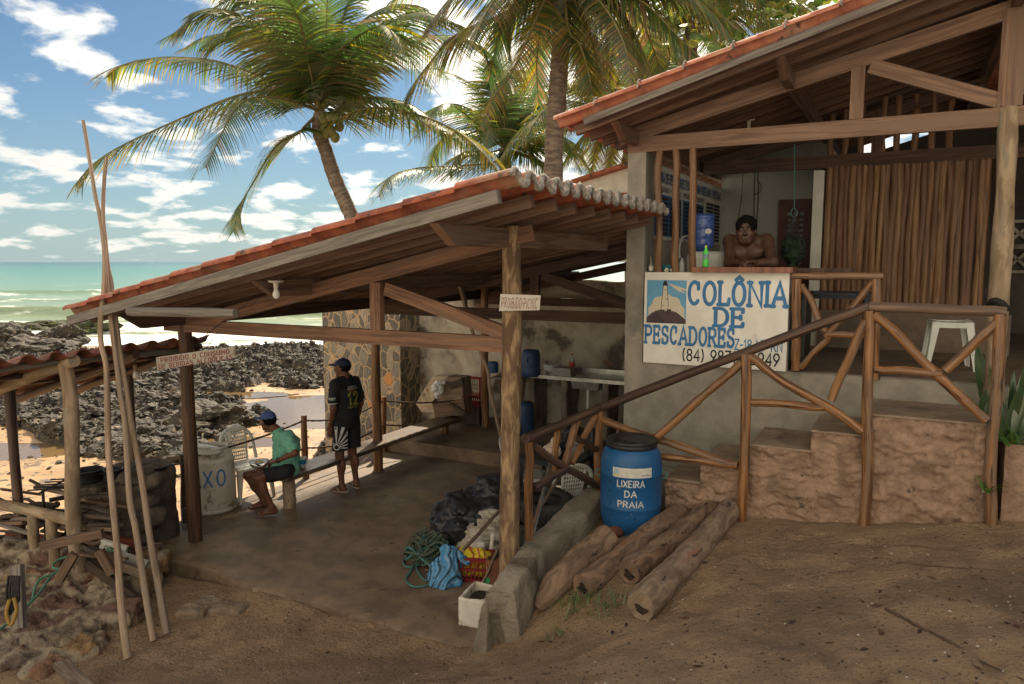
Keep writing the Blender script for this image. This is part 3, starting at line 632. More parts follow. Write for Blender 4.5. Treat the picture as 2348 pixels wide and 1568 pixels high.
# hollow log used as a gutter under the eave corner, front
g0=atB(297,714,4.13); g1=atB(541,718,4.13)
mb=MB(); mb.tube([g0+(g1-g0)*t for t in (0,.3,.7,1)],[.041,.039,.042,.036],12,jit=.03); mb.build('gutter_log',m_fascia,LS)

# ================================================================ walls behind the lower shelter
def stonewall_mat(name='crazy_stone',sc3=(6.2,6.2,4.0),mort=(.42,.31,.19),cols=((0,(.10,.095,.085)),(.45,(.17,.16,.14)),(.75,(.24,.21,.17)),(.93,(.13,.125,.115)),(.985,(.42,.2,.07))),e0=.03,e1=.085,mul=(2.1,2.0,1.9)):
    m=bpy.data.materials.new(name); m.use_nodes=True; nt=m.node_tree; N=nt.nodes; L=nt.links.new; b=N['Principled BSDF']
    tc=N.new('ShaderNodeTexCoord'); mp=N.new('ShaderNodeMapping'); mp.inputs['Scale'].default_value=sc3; L(tc.outputs['Object'],mp.inputs[0])
    nz=N.new('ShaderNodeTexNoise'); nz.inputs['Scale'].default_value=1.3; nz.inputs['Detail'].default_value=3; L(mp.outputs[0],nz.inputs['Vector'])
    ad=N.new('ShaderNodeVectorMath'); ad.operation='MULTIPLY_ADD'; L(nz.outputs['Color'],ad.inputs[0]); ad.inputs[1].default_value=(.5,.5,.5); L(mp.outputs[0],ad.inputs[2])
    v=N.new('ShaderNodeTexVoronoi'); v.feature='DISTANCE_TO_EDGE'; v.inputs['Scale'].default_value=1; L(ad.outputs[0],v.inputs['Vector'])
    v2=N.new('ShaderNodeTexVoronoi'); v2.inputs['Scale'].default_value=1; L(ad.outputs[0],v2.inputs['Vector'])
    st=N.new('ShaderNodeValToRGB'); st.color_ramp.interpolation='CONSTANT'; e=st.color_ramp.elements
    while len(e)<len(cols): e.new(.5)
    for k,(p,c) in enumerate(cols): e[k].position=p; e[k].color=rgb(c)
    sx=N.new('ShaderNodeSeparateXYZ'); L(v2.outputs['Color'],sx.inputs[0]); L(sx.outputs[0],st.inputs[0])
    ns=N.new('ShaderNodeTexNoise'); ns.inputs['Scale'].default_value=14; ns.inputs['Detail'].default_value=8; mp3=N.new('ShaderNodeMapping'); mp3.inputs['Scale'].default_value=(3,3,.7); L(tc.outputs['Object'],mp3.inputs[0]); L(mp3.outputs[0],ns.inputs['Vector'])
    mm=N.new('ShaderNodeMix'); mm.data_type='RGBA'; mm.blend_type='MULTIPLY'; mm.inputs[0].default_value=.8; L(st.outputs[0],mm.inputs['A']); L(ns.outputs[0],mm.inputs['B'])
    sc=N.new('ShaderNodeMix'); sc.data_type='RGBA'; sc.blend_type='MULTIPLY'; sc.inputs[0].default_value=1; L(mm.outputs['Result'],sc.inputs['A']); sc.inputs['B'].default_value=rgb(mul)
    r=N.new('ShaderNodeMapRange'); r.interpolation_type='SMOOTHSTEP'; r.inputs['From Min'].default_value=e0; r.inputs['From Max'].default_value=e1; L(v.outputs['Distance'],r.inputs['Value'])
    mx=N.new('ShaderNodeMix'); mx.data_type='RGBA'; L(r.outputs[0],mx.inputs[0]); mx.inputs['A'].default_value=rgb(mort); L(sc.outputs['Result'],mx.inputs['B']); L(mx.outputs['Result'],b.inputs['Base Color']); b.inputs['Roughness'].default_value=.85
    ah=N.new('ShaderNodeMath'); L(r.outputs[0],ah.inputs[0]); L(ns.outputs[0],ah.inputs[1]); bp=N.new('ShaderNodeBump'); bp.inputs['Strength'].default_value=.7; bp.inputs['Distance'].default_value=.03; L(ah.outputs[0],bp.inputs['Height']); L(bp.outputs[0],b.inputs['Normal'])
    return m
m_stone=stonewall_mat()
m_oldplast=mat('stained_plaster',(.50,.45,.36),(.30,.265,.21),scale=1.6,detail=10,rough=.95,bump=.6,bscale=8,bdist=.04,c3=(.11,.095,.075),s3=1.5,t3=(.5,.62),c4=(.2,.12,.08),s4=3,t4=(.66,.72),dist=.6)
bw=10.6
q=[atB(738,y,bw) for y in (700,1040)]; aS0=toAB(q[0])[0]; aS1=toAB(atB(917,800,bw))[0]
mb=MB()
n=14;P=[]
for j in range(10):
    for i in range(n):
        a=aS0+(aS1-aS0)*i/(n-1)+(.05*mnoise.noise(V3((j*.9,i*.1,3))) if i==0 else 0); z=-1.3+(3.9)*j/9; P.append(AB(a,bw+.03*mnoise.noise(V3((a*3,z*3,0))),z))
mb.grid(P,n,10); mb.add([AB(aS0,bw,-1.3),AB(aS0-.02,bw+.5,-1.3),AB(aS0-.02,bw+.5,2.6),AB(aS0,bw,2.6)],[(0,3,2,1)]); mb.add([AB(aS1,bw,-1.3),AB(aS1,bw+.75,-1.3),AB(aS1,bw+.75,2.6),AB(aS1,bw,2.6)],[(0,1,2,3)])
o=mb.build('stone_wall',m_stone); tag(o,'crazy-paved grey stone wall at the back of the sea-side shelter','wall')
bp_=11.2; aP1=-3.62
n=40;P=[];mb=MB()
for j in range(16):
    for i in range(n):
        a=aS1+(aP1-aS1)*i/(n-1); tz=2.62+.05*mnoise.noise(V3((a*2.3,1,1))); z=-.6+(tz+.6)*j/15; P.append(AB(a,bp_+.05*mnoise.noise(V3((a*1.4,z*1.4,5))),z))
mb.grid(P,n,16); P2=[AB(a,bp_+.25,z) for (a,z) in [(toAB(V3(p))[0],p.z) for p in P[-n:]]]; mb.grid(P[-n:]+P2,n,2)
o=mb.build('plastered_wall',m_oldplast); tag(o,'stained and peeling light plaster wall behind the red crate','wall')
mb=MB(); n=30;P=[]
for j in range(16):
    for i in range(n):
        a=aP1+(-2.5-aP1)*i/(n-1)+.0; z=-.1+(3.12+.2*(a-aP1))*j/15; P.append(AB(a,11.05+.05*mnoise.noise(V3((a*2.2,z*2.2,9))),z))
mb.grid(P,n,16); mb.add([AB(aP1,11.05,-.1),AB(aP1,11.3,-.1),AB(aP1,11.3,2.75),AB(aP1,11.05,2.75)],[(0,3,2,1)])
o=mb.build('kitchen_wall',m_plast); tag(o,'brown rough-cast wall behind the steel sink','wall')

# ================================================================ upper building
UB=7.25; ZD=1.92
U=thing('fishermen_building','raised open-fronted building with clay tile gable roof, painted counter and log screen','building',AB(0,UB,0))
def bx(par,name,m,a0,a1,b0,b1,z0,z1):
    mb=MB(); mb.box(AB((a0+a1)/2,(b0+b1)/2,(z0+z1)/2),(a1-a0,b1-b0,z1-z0),-TH); return mb.build(name,m,par)
def wavyface(mb,a0,a1,b,z0,z1,amp,f,sd,na=40,nz=20,depth=None):
    P=[];
    for j in range(nz):
        for i in range(na):
            a=a0+(a1-a0)*i/(na-1); z=z0+(z1-z0)*j/(nz-1); P.append(AB(a,b-amp*(1+mnoise.noise(V3((a*f*.7,sd,z*f*1.2)))+(1.3*abs(mnoise.noise(V3((a*f,sd,z*f*2.0))))+.9*abs(mnoise.noise(V3((a*f*2.3,sd,z*f*3.4)))) if f>5 else .5*mnoise.noise(V3((a*f*2.3,sd,z*f*2.3))))),z))
    mb.grid(P,na,nz); return mb
bx(U,'deck',m_floorup,-2.49,7,7.27,13,ZD-.25,ZD)
mb=MB(); wavyface(mb,-2.5,7.0,UB,-.3,ZD-.005,.02,1.5,2,80,24); mb.add([AB(-2.5,UB-.02,-.3),AB(-2.5,UB+3.8,-.3),AB(-2.5,UB+3.8,ZD-.01),AB(-2.5,UB-.02,ZD-.01)],[(0,3,2,1)])
mb.add([AB(-2.5,UB-.03,ZD-.005),AB(7,UB-.03,ZD-.005),AB(7,UB+.1,ZD-.005),AB(-2.5,UB+.1,ZD-.005)],[(0,1,2,3)]); mb.build('base_wall',m_conc,U)
aPi1=toAB(atB(1478,500,UB-.02))[0]; aPi0=toAB(atB(1437,500,UB-.02))[0]
mb=MB(); mb.box(AB((aPi0+aPi1)/2,UB+.13,2.0),(aPi1-aPi0,.30,4.03),-TH); mb.build('corner_pillar',m_conc,U)
bx(U,'side_wall',m_conc,aPi0+.03,aPi1-.02,UB+.285,10.95,0,3.95)
m_wallin=mat('interior_wall',(.42,.42,.37),(.36,.36,.31),scale=2,rough=.9,bump=.15,c3=(.28,.28,.24),s3=1)
mb=MB(); ai=aPi1-.012; mb.box(AB(ai,9.05,3.55),(.016,3.2,.77),-TH); mb.build('painted_panel_wall',m_white,U)
aW2=toAB(atB(1668,500,10.7))[0]; ZC=4.05
bx(U,'back_wall',m_wallin,aPi1-.02,toAB(atB(1890,500,10.7))[0],10.7,10.85,ZD,4.9)
# pale pillar left of the screen
q0=toAB(atB(1862,500,9.6))[0]; q1=toAB(atB(1886,500,9.6))[0]; bx(U,'pale_pillar',m_white,q0,q1,9.55,9.72,ZD,4.0)
# counter wall with the painted sign
s00=atB(1478,624,UB-.06); s10=atB(1810,626,UB-.06); aSL=toAB(s00)[0]; aSR=toAB(s10)[0]; zT=(s00.z+s10.z)/2; zB=(atB(1476,833,UB-.06).z+atB(1805,849,UB-.06).z)/2
mb=MB(); mb.box(AB((aSL+aSR)/2,UB+.02,(zT+zB)/2),(aSR-aSL,.16,zT-zB),-TH); cw=mb.build('counter_wall',mat('sign_limewash',(.80,.77,.70),(.70,.67,.59),scale=4,rough=.85,bump=.15,bscale=30,c3=(.55,.5,.42),s3=2.2,t3=(.62,.74)),U); cw['label']='white counter wall hand-painted with the fishing colony name'
# trusses
def beamAB(name,a0,z0,a1,z1,b,w,h,m,par,up=None):
    mb=MB(); mb.beam(AB(a0,b,z0),AB(a1,b,z1),w,h,up=up or V3((0,0,1))); return mb.build(name,m,par)
zCh=4.08; c0=toAB(atB(1441,345,UB)); c1=toAB(atB(2292,275,UB))
aAp=toAB(atB(2316,200,UB))[0]; aA0=c0[0]
print('aAp',aAp,'aA0',aA0,'sign',aSL,aSR,zT,zB,'roof',aE,zE,aR,zR)
def ub(u,v,b=UB): t=toAB(atB(u,v,b)); return t[0],t[2]
m_ubeam=wood('upper_beam_wood',(.25,.15,.095),(.14,.08,.052),(.19,.12,.08))
beamAB('tie_beam',aA0,4.085,aAp+3.2,4.085,UB,.06,.15,m_ubeam,U)
r0=ub(1465,305); r1=ub(2310,25); sl_=(r1[1]-r0[1])/(r1[0]-r0[0])
beamAB('top_chord',r0[0]-.2,r0[1]-.2*sl_,aAp,r0[1]+sl_*(aAp-r0[0]),UB+.004,.058,.14,m_ubeam,U)
beamAB('top_chord',aAp,r0[1]+sl_*(aAp-r0[0]),aAp+3.2,r0[1]+sl_*(aAp-r0[0]-3.2),UB+.004,.058,.14,m_ubeam,U)
beamAB('king_post',aAp,4.165,aAp,r0[1]+sl_*(aAp-r0[0])-.02,UB-.004,.066,.17,m_ubeam,U,up=AX)
k0=ub(1966,200)[0]; beamAB('strut',k0,4.162,k0,r0[1]+sl_*(k0-r0[0])-.06,UB-.003,.062,.11,m_ubeam,U,up=AX)
k1=ub(1995,152); k2=ub(2293,235); beamAB('brace',k1[0],k1[1],k2[0]+.02,k2[1],UB,.056,.12,m_ubeam,U)
beamAB('brace',aAp+.1,k2[1]+.02,aAp+.95,k1[1],UB,.056,.12,m_ubeam,U)
# roof
ue=atB(1272,278,6.4); ut=atB(2010,-20,6.4); te=toAB(ue); tt=toAB(ut); us=(tt[2]-te[2])/(tt[0]-te[0]); uaE=te[0]; uzE=te[2]-.05; uzR=uzE+us*(aAp-uaE)
print('upper roof',uaE,uzE,us,uzR)
mb,_,eav,un=tile_surface(AB(uaE,6.4,uzE),AB(aAp,6.4,uzR),AB(aAp,13.2,uzR),AB(uaE,13.2,uzE),per=.2,phase=.02)
mbb,_,_,_=tile_surface(AB(aAp+3.7,6.4,uzE),AB(aAp,6.4,uzR),AB(aAp,13.2,uzR),AB(aAp+3.7,13.2,uzE),per=.2)
o=len(mb.v); mb.v+=mbb.v; mb.f+=[tuple(k+o for k in f) for f in mbb.f]; mb.uv+=mbb.uv; mb.sm+=mbb.sm; mb.mi+=mbb.mi
mb.tube([AB(aAp,6.38+.4*k,uzR+.07) for k in range(18)],.09,10)
mb.build('roof_tiles',m_tileu,U)
mb=MB(); nc=max(1,round(((AB(aAp,6.4,uzR)-AB(uaE,6.4,uzE)).length)/.42))
for c in range(1,nc):   # pale mortar joints along the front verge
    a=uaE+(aAp-uaE)*c/nc; p=AB(a,6.415,uzE+us*(a-uaE)+.062)
    mb.tube([p+BX*(.052*math.cos(t))*-1+V3((0,0,.055*math.sin(t))) for t in [R(d) for d in (-20,10,45,90,135,180)]],.009,6)
mb.build('verge_joints',m_mortar,U)
beamAB('fascia_board',uaE+.25,uzE+us*.25-.03,aAp,uzR-.03,6.5,.03,.06,m_fascia,U)
for k in range(18):
    b=6.62+.36*k; mb=MB(); mb.beam(AB(uaE+.12,b,uzE+us*.12-.05),AB(aAp-.01,b,uzR-.052),.05,.085); mb.build('rafter',m_rafter,U)
    if k<6: mb=MB(); mb.beam(AB(aAp+.01,b,uzR-.052),AB(aAp+3.6,b,uzE-.04),.05,.085); mb.build('rafter',m_rafter,U)
for k,(a,b0) in enumerate(((aPi0+.08,6.6),(toAB(atB(1790,100,6.6))[0],6.6),(aAp,6.7))):
    z=uzE+us*(a-uaE)-.165; w,h=.075,.14; mb=MB()
    mb.hexa([AB(a+x*w/2,b0+(.25 if y<0 else 0),z+y*h/2) for x,y in ((-1,-1),(1,-1),(1,1),(-1,1))]+[AB(a+x*w/2,13,z+y*h/2) for x,y in ((-1,-1),(1,-1),(1,1),(-1,1))],None,w,h); mb.build('purlin',m_rafter,U)
# back truss over the screen and interior beams
zS=ub(1900,385,9.6)[1]; print('slat top',zS)
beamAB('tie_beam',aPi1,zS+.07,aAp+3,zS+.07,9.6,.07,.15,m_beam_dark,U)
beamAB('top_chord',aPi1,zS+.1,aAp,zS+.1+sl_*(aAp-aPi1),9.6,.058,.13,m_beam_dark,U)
for u in (1905,1935,1973,2023,2055,2095,2135,2175): 
    a=ub(u,340,9.6)[0]; logm(AB(a,9.6,zS+.14),AB(a,9.6,min(zS+.75,uzE+us*(a-uaE)-.1)),.035,.035,seg=5).build('strut',m_slat,U)
a=ub(2010,340,9.6)[0]; beamAB('king_post',a,zS+.14,a,zS+.6,9.6,.06,.12,m_beam_dark,U,up=AX)
m_slats=[m_slat,wood('slat_log_pale',(.31,.175,.08),(.14,.07,.034),(.2,.11,.055),rough=.55,bump=.5),wood('slat_log_red',(.21,.10,.05),(.085,.04,.022),(.14,.075,.045),rough=.55,bump=.5)]
# log screen on a plinth
zP=2.36; aS_0=ub(1890,600,9.6)[0]; aS_1=ub(2262,600,9.6)[0]
bx(U,'screen_plinth',m_floorup,q1,aS_1+.25,9.5,9.75,ZD,zP)
ns=27
for k in range(ns):
    a=aS_0+(aS_1-aS_0)*(k+.4)/ns; r=(.036+.008*random.random()); dz=(random.random()-.5)*.03
    mb=MB(); logm(AB(a+(random.random()-.5)*.02,9.6,zP-.01),AB(a+(random.random()-.5)*.02,9.6,zS+.01),r,r*.92,n=10,wob=.016,seg=10,jit=.01,mb=mb); mb.build('screen_log',random.choice(m_slats),U)
a=ub(2285,600,9.6)[0]; logm(AB(a,9.6,ZD),AB(a,9.6,zS+.3),.085,.08,wob=.02).build('post',m_log_dark,U)
# far interior walls
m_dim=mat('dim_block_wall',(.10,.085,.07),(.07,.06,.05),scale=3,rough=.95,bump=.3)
fa=[q0,toAB(atB(1978,350,12.6))[0],toAB(atB(2150,310,12.6))[0],aAp,7.0]; rz_=lambda a: (uzE+us*(a-uaE) if a<aAp else uzR-us*(a-aAp))-.03
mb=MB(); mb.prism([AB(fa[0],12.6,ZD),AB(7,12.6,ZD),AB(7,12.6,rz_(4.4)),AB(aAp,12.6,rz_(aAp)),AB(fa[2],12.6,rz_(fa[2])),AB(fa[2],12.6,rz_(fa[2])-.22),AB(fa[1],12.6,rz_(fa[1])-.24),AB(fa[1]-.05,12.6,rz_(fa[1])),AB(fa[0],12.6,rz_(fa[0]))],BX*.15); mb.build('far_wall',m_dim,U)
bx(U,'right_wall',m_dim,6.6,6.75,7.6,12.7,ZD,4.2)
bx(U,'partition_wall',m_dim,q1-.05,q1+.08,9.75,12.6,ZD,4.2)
# pierced blocks on the right
mb=MB()
for i in range(3):
    for j in range(2):
        a=ub(2335,565,12.5)[0]+.0+.36*i; z=ub(2335,585,12.5)[1]-.0-.36*j+.3
        for p,q_ in (((-.16,-.16),(.16,.16)),((-.16,.16),(.16,-.16)),((-.17,-.17),(.17,-.17)),((-.17,.17),(.17,.17)),((-.17,-.17),(-.17,.17)),((.17,-.17),(.17,.17))):
            mb.beam(AB(a+p[0],12.53,z+p[1]),AB(a+q_[0],12.53,z+q_[1]),.05,.04)
mb.build('pierced_blocks',m_oldplast,U)
# lattice door in the back wall
dz0=ZD; d0=ub(1786,458,10.6); d1=ub(1862,458,10.6); m_door=mat('red_brown_paint',(.13,.045,.035),(.09,.032,.026),scale=5,rough=.6,bump=.1)
mb=MB(); W_=d1[0]-d0[0]; zt=d0[1]
mb.box(AB(d0[0]+.05,10.62,(dz0+zt)/2),(.10,.04,zt-dz0),-TH); mb.box(AB(d1[0]-.05,10.62,(dz0+zt)/2),(.10,.04,zt-dz0),-TH); mb.box(AB((d0[0]+d1[0])/2,10.62,zt-.08),(W_-.2,.039,.16),-TH); mb.box(AB((d0[0]+d1[0])/2,10.62,dz0+.12),(W_-.2,.039,.24),-TH)
n=int((W_-.2)/.06)
for i in range(1,n): mb.box(AB(d0[0]+.1+(W_-.2)*i/n,10.628,(dz0+zt)/2),(.03,.012,zt-dz0-.3),-TH)
nz=int((zt-dz0-.4)/.07)
for i in range(1,nz): mb.box(AB((d0[0]+d1[0])/2,10.616,dz0+.24+(zt-dz0-.4)*i/nz),(W_-.2,.01,.035),-TH)
dr=mb.build('lattice_door',m_door,U)
# counter top boards and the three thin poles standing on the counter wall
cz=ub(1600,619,UB)[1]
a0=ub(1587,619,UB-.1)[0]; a1=ub(1818,619,UB-.1)[0]
mb=MB(); mb.box(AB((a0+a1)/2,UB+.08,zT+.028),(a1-a0,.42,.05),-TH); mb.build('counter_top',wood('counter_wood',(.27,.11,.06),(.14,.06,.035),rough=.5),U)
mb=MB(); mb.box(AB(a1+.16,UB+.24,zT+.024),(.62,.2,.04),-TH); mb.build('counter_extension',m_beam_dark,U)
for k,u in enumerate((1513,1549,1588)):
    t0=ub(u,622,UB+.0)[0]; t1=ub(u,350,UB+.0)[0]; logm(AB(t0-.02*(k==0),UB-.0,zT-.01+(.0)),AB(t1,UB-.0,4.02),.037,.034,n=12,wob=.02).build('counter_pole',m_slat,U)
# big pale trunk carrying the apex
t0=ub(2285,870,UB-.06)[0]; t1=ub(2311,262,UB-.02)[0]; logm(AB(t0,UB-.10,1.5),AB(t1,UB,4.16),.078,.07,n=16,wob=.02,seg=20,jit=.015).build('apex_post',m_postgold,U)['label']='pale bark-stripped trunk under the roof apex'

# ---- sign painting
def paint(name,m,polys,par,org,ex,ey,lift=.0006): mb=MB(); flatpaint(mb,polys,org,ex,ey,lift); return mb.build(name,m,par)
SO=AB(aSL,UB-.06,zB); EX=AX; EY=V3((0,0,1)); sw=aSR-aSL; sh=zT-zB     # normal of EXxEY points to -b
def sgn(fx,fy): return sw*fx,sh*(1-fy)
def signtext(txt,x0,x1,yt,yb,m,t=.2,serif=0,gap=.14,name='lettering',dy=0):
    h=sh*(yb-yt); polys,w=textpolys(txt,h,1,t,gap,serif,.02); k=(x1-x0)*sw/w
    org=SO+EX*(x0*sw)+EY*(sh*(1-yb)); return paint(name,m,[(i,[(q[0]*k,q[1]) for q in p]) for i,p in polys],cw,org,EX,EY)
# fractions measured on the photographed board
signtext('COLÔNIA',.33,.985,.10,.335,m_blue_paint,.175,.085,gap=.24)
signtext('DE',.52,.705,.375,.56,m_blue_paint,.185,.085,gap=.24)
signtext('PESCADORES',.016,.65,.59,.775,m_blue_paint,.185,.085,gap=.26)
signtext('Z-18-NF-RN',.66,.97,.695,.80,m_blue_paint,.15,0,gap=.2)
signtext('(84) 98712-5949',.295,.955,.825,.95,m_blackpaint,.14,0,gap=.22)
def flatpoly(name,m,pts,lift): mb=MB(); mb.add([SO+EX*(sw*x)+EY*(sh*(1-y))-BX*lift for x,y in pts],[tuple(range(len(pts)))]); return mb.build(name,m,cw)
m_sky_p=mat('mural_blue',(.13,.34,.52),(.16,.38,.56),scale=8,rough=.8,bump=0); m_cream=mat('mural_cream',(.62,.55,.42),None,rough=.8,bump=0); m_rockp=mat('mural_rock',(.045,.035,.04),(.09,.06,.065),scale=6,rough=.8,bump=0)
flatpoly('mural_sky',m_sky_p,[(.02,.085),(.31,.085),(.31,.555),(.02,.555)],.0008)
cl=[(.03,.5)]+[(.165+.13*math.cos(R(t))*(1+.05*math.sin(R(t*9))),.44-.2*math.sin(R(t))*(1+.05*math.sin(R(t*9)))) for t in range(180,-1,-6)]+[(.305,.5)]
flatpoly('mural_cloud',m_cream,cl,.0014)
flatpoly('mural_beam',m_cream,[(.172,.115),(.31,.18),(.31,.20),(.265,.185),(.31,.225),(.255,.205),(.30,.255)],.0018)
flatpoly('mural_tower_edge',m_blackpaint,[(.122,.45),(.139,.14),(.171,.14),(.187,.45)],.0022); flatpoly('mural_tower',m_cream,[(.126,.45),(.143,.145),(.167,.145),(.183,.45)],.0026)
flatpoly('mural_lantern',m_blackpaint,[(.138,.14),(.136,.125),(.143,.12),(.142,.103),(.155,.087),(.168,.103),(.167,.12),(.174,.125),(.172,.14)],.003)
for x,y in ((.156,.19),(.165,.29),(.142,.36)): flatpoly('mural_window',m_blackpaint,[(x-.003,y-.007),(x+.003,y-.007),(x+.003,y+.007),(x-.003,y+.007)],.0032)
flatpoly('mural_rock',m_rockp,[(.02,.555),(.02,.5),(.05,.455),(.09,.42),(.13,.405),(.19,.41),(.24,.43),(.28,.475),(.31,.51),(.31,.555)],.0034)
flatpoly('mural_hut',m_cream,[(.155,.42),(.155,.395),(.165,.375),(.2,.375),(.21,.4),(.205,.425)],.0038); flatpoly('mural_hut_wall',m_rockp,[(.17,.425),(.17,.4),(.203,.4),(.203,.425)],.0042)

# ---- list of officers and phones painted on the inner side wall (reads along +b)
PO=AB(aPi1-.003,7.5,3.17); PX=BX; PY=V3((0,0,1)); pw=3.1
m_listblue=mat('list_blue',(.05,.13,.26),None,rough=.7,bump=0); m_listdark=mat('list_dark',(.02,.02,.025),None,rough=.7,bump=0)
PM=bpy.data.objects['painted_panel_wall']
def ptext(txt,x0,x1,z0,h,m,t=.16):
    polys,w=textpolys(txt,h,1,t,.15); k=(x1-x0)/w; mb=MB(); flatpaint(mb,[(i,[(q[0]*k,q[1]) for q in p]) for i,p in polys],PO+PX*x0+PY*z0,PX,PY,.0102); mb.build('lettering',m,PM)
ptext('COLÔNIA DE PESCADORES Z-10 NF RN (84) 98712-5949 / 99127-4747',.0,3.05,.60,.095,m_listblue,.2)
mb=MB(); mb3=MB()
def rect(mbx,x0,x1,z0,z1,l): mbx.add([PO+PX*x0+PY*z0+AX*l,PO+PX*x1+PY*z0+AX*l,PO+PX*x1+PY*z1+AX*l,PO+PX*x0+PY*z1+AX*l],[(0,1,2,3)])
for x0,x1 in ((.02,1.05),(1.12,2.1)):
    rect(mb,x0,x1,.03,.47,.0108)
    for c in range(2):
        for r_ in range(9): rect(mb3,x0+.03+c*(x1-x0)/2,x0+(c+1)*(x1-x0)/2-.02,.045+.046*r_,.045+.046*r_+.034,.0124)
for c in range(2):
    for r_ in range(11): rect(mb3,2.25+c*.4,2.25+c*.4+.36,.03+.046*r_,.03+.046*r_+.034,.0124)
mb.build('list_panel',m_listblue,PM); mb3.build('list_rows',m_listdark,PM)
ptext('EMERGENCIAS - TELEFONES',.06,1.0,.50,.05,m_listdark); ptext('PESCADORES(@) - TELEFONES',1.15,2.08,.50,.05,m_listdark)

# ================================================================ steps and landing
WB=6.48
ST=thing('entrance_steps','pink rough-rendered steps and landing climbing to the raised floor','steps',AB(0,WB,0.5))
us_=[1526,1606,1720,1860,1990,2278]; zs_=[.97,1.16,1.37,1.545,1.725]; vv=[1099,1067,1025,991,955]
aa=[toAB(atB(u,(vv[min(k,4)]),WB))[0] for k,u in enumerate(us_)]
for k in range(5):
    mb=MB(); a0,a1=aa[k],aa[k+1]; wavyface(mb,a0,a1,WB+.05,.0,zs_[k]-.012,.036,7,5,int((a1-a0)*110),95); mb.build('riser_face' if k<4 else 'landing_face',m_pink,ST)
    mb=MB(); P=[AB(a0,WB-.012,zs_[k]),AB(a1,WB-.012,zs_[k]),AB(a1,UB-.03,zs_[k]),AB(a0,UB-.03,zs_[k])]; mb.add(P,[(0,1,2,3)])
    mb.add([P[0],P[1],P[1]-V3((0,0,.016)),P[0]-V3((0,0,.016))],[(0,3,2,1)]); mb.add([P[0],P[3],P[3]-V3((0,0,.25)),P[0]-V3((0,0,.25))],[(0,1,2,3)]); mb.build('tread' if k<4 else 'landing',m_tread,ST)
mb=MB(); mb.add([AB(aa[5],WB,.3),AB(aa[5],UB,.3),AB(aa[5],UB,1.725),AB(aa[5],WB,1.725)],[(0,1,2,3)]); mb.build('end_face',m_conc,ST)
# planter bed wall right of the landing
zpl=1.58; PLW=thing('planter_wall','low pink rendered planter wall right of the landing','wall',AB(aa[5]+.5,WB+.04,.7))
mb=MB(); wavyface(mb,aa[5]+.09,7,WB+.06,.2,zpl,.022,7,5,120,30); mb.add([AB(aa[5]+.09,WB+.04,zpl),AB(7,WB+.04,zpl),AB(7,UB-.03,zpl-.02),AB(aa[5]+.09,UB-.03,zpl-.02)],[(0,1,2,3)]); mb.add([AB(aa[5]+.09,WB+.04,.2),AB(aa[5]+.09,UB,.2),AB(aa[5]+.09,UB,zpl),AB(aa[5]+.09,WB+.04,zpl)],[(0,3,2,1)]); mb.build('rendered_face',m_pink,PLW)

# ================================================================ kerb wall between sand and floor
KT=[(1088,1440,.16,'l'),(1096,1405,.30),(1121,1358,.36),(1152,1309,.44),(1177,1268,.52),(1202,1240,.59),(1255,1190,.64),(1342,1120,.72)]
left=[atZ(1090,1432,.20),atZ(1097,1403,.36),atZ(1121,1356,.52),atZ(1152,1309,.60),atZ(1177,1270,.615),atZ(1202,1241,.61),atZ(1290,1160,.66),atZ(1350,1112,.70)]
right=[atZ(1140,1436,.19),atZ(1152,1404,.35),atZ(1177,1357,.52),atZ(1208,1308,.60),atZ(1232,1276,.615),atZ(1257,1246,.615),atZ(1335,1186,.66),atZ(1385,1135,.70)]
mb=MB(); P=[]; n=0
def smooth(L_,m=10):
    out=[]
    for i in range(len(L_)-1):
        for k in range(m): out.append(L_[i].lerp(L_[i+1],k/m))
    return out+[L_[-1]]
Ls=smooth(left);Rs=smooth(right); prof=[]
for i,(l,r) in enumerate(zip(Ls,Rs)):
    t=i/(len(Ls)-1); w=(r-l); wn=w.normalized(); row=[]
    outb=.025+.03*(1-t)
    e_=max(0,1-i/5)*.10; l=l-V3((0,0,e_)); r=r-V3((0,0,e_))
    pts=[l-wn*.03-V3((0,0,l.z+.5)),l-wn*.02-V3((0,0,.2)),l-V3((0,0,.018)),l+w*.05,l+w*.5+V3((0,0,.004)),l+w*.95,r-V3((0,0,.018)),r+wn*outb*.7-V3((0,0,.2)),r+wn*outb-V3((0,0,.5))]
    pts=[pts[j].lerp(pts[j+1],x/4) for j in range(len(pts)-1) for x in range(4)]+[pts[-1]]
    for k,p in enumerate(pts):
        q=p+V3((mnoise.noise(p*5)*.03+mnoise.noise(p*14)*.014,mnoise.noise(p*5+V3((9,0,0)))*.03+mnoise.noise(p*14+V3((3,0,0)))*.01,mnoise.noise(p*5+V3((0,9,0)))*.025+mnoise.noise(p*22)*.008)); row.append(q)
    P+=row; n=len(row)
# rounded near end
endrow=P[:n]; c=sum(endrow,V3())/n; mb.add(endrow+[c-BX*.09-V3((0,0,.1))],[(k+1,k,n) for k in range(n-1)],None,True)
mb.grid(P,n,len(Ls),None,True,flip=True)
KB=mb.build('kerb_wall',mat('rough_kerb_concrete',(.30,.255,.19),(.22,.185,.135),scale=5,detail=9,rough=.97,bump=.8,bscale=28,bdist=.03,c3=(.12,.09,.065),s3=1.8,t3=(.55,.68))); tag(KB,'low grey concrete kerb wall ramping up beside the four logs','wall')

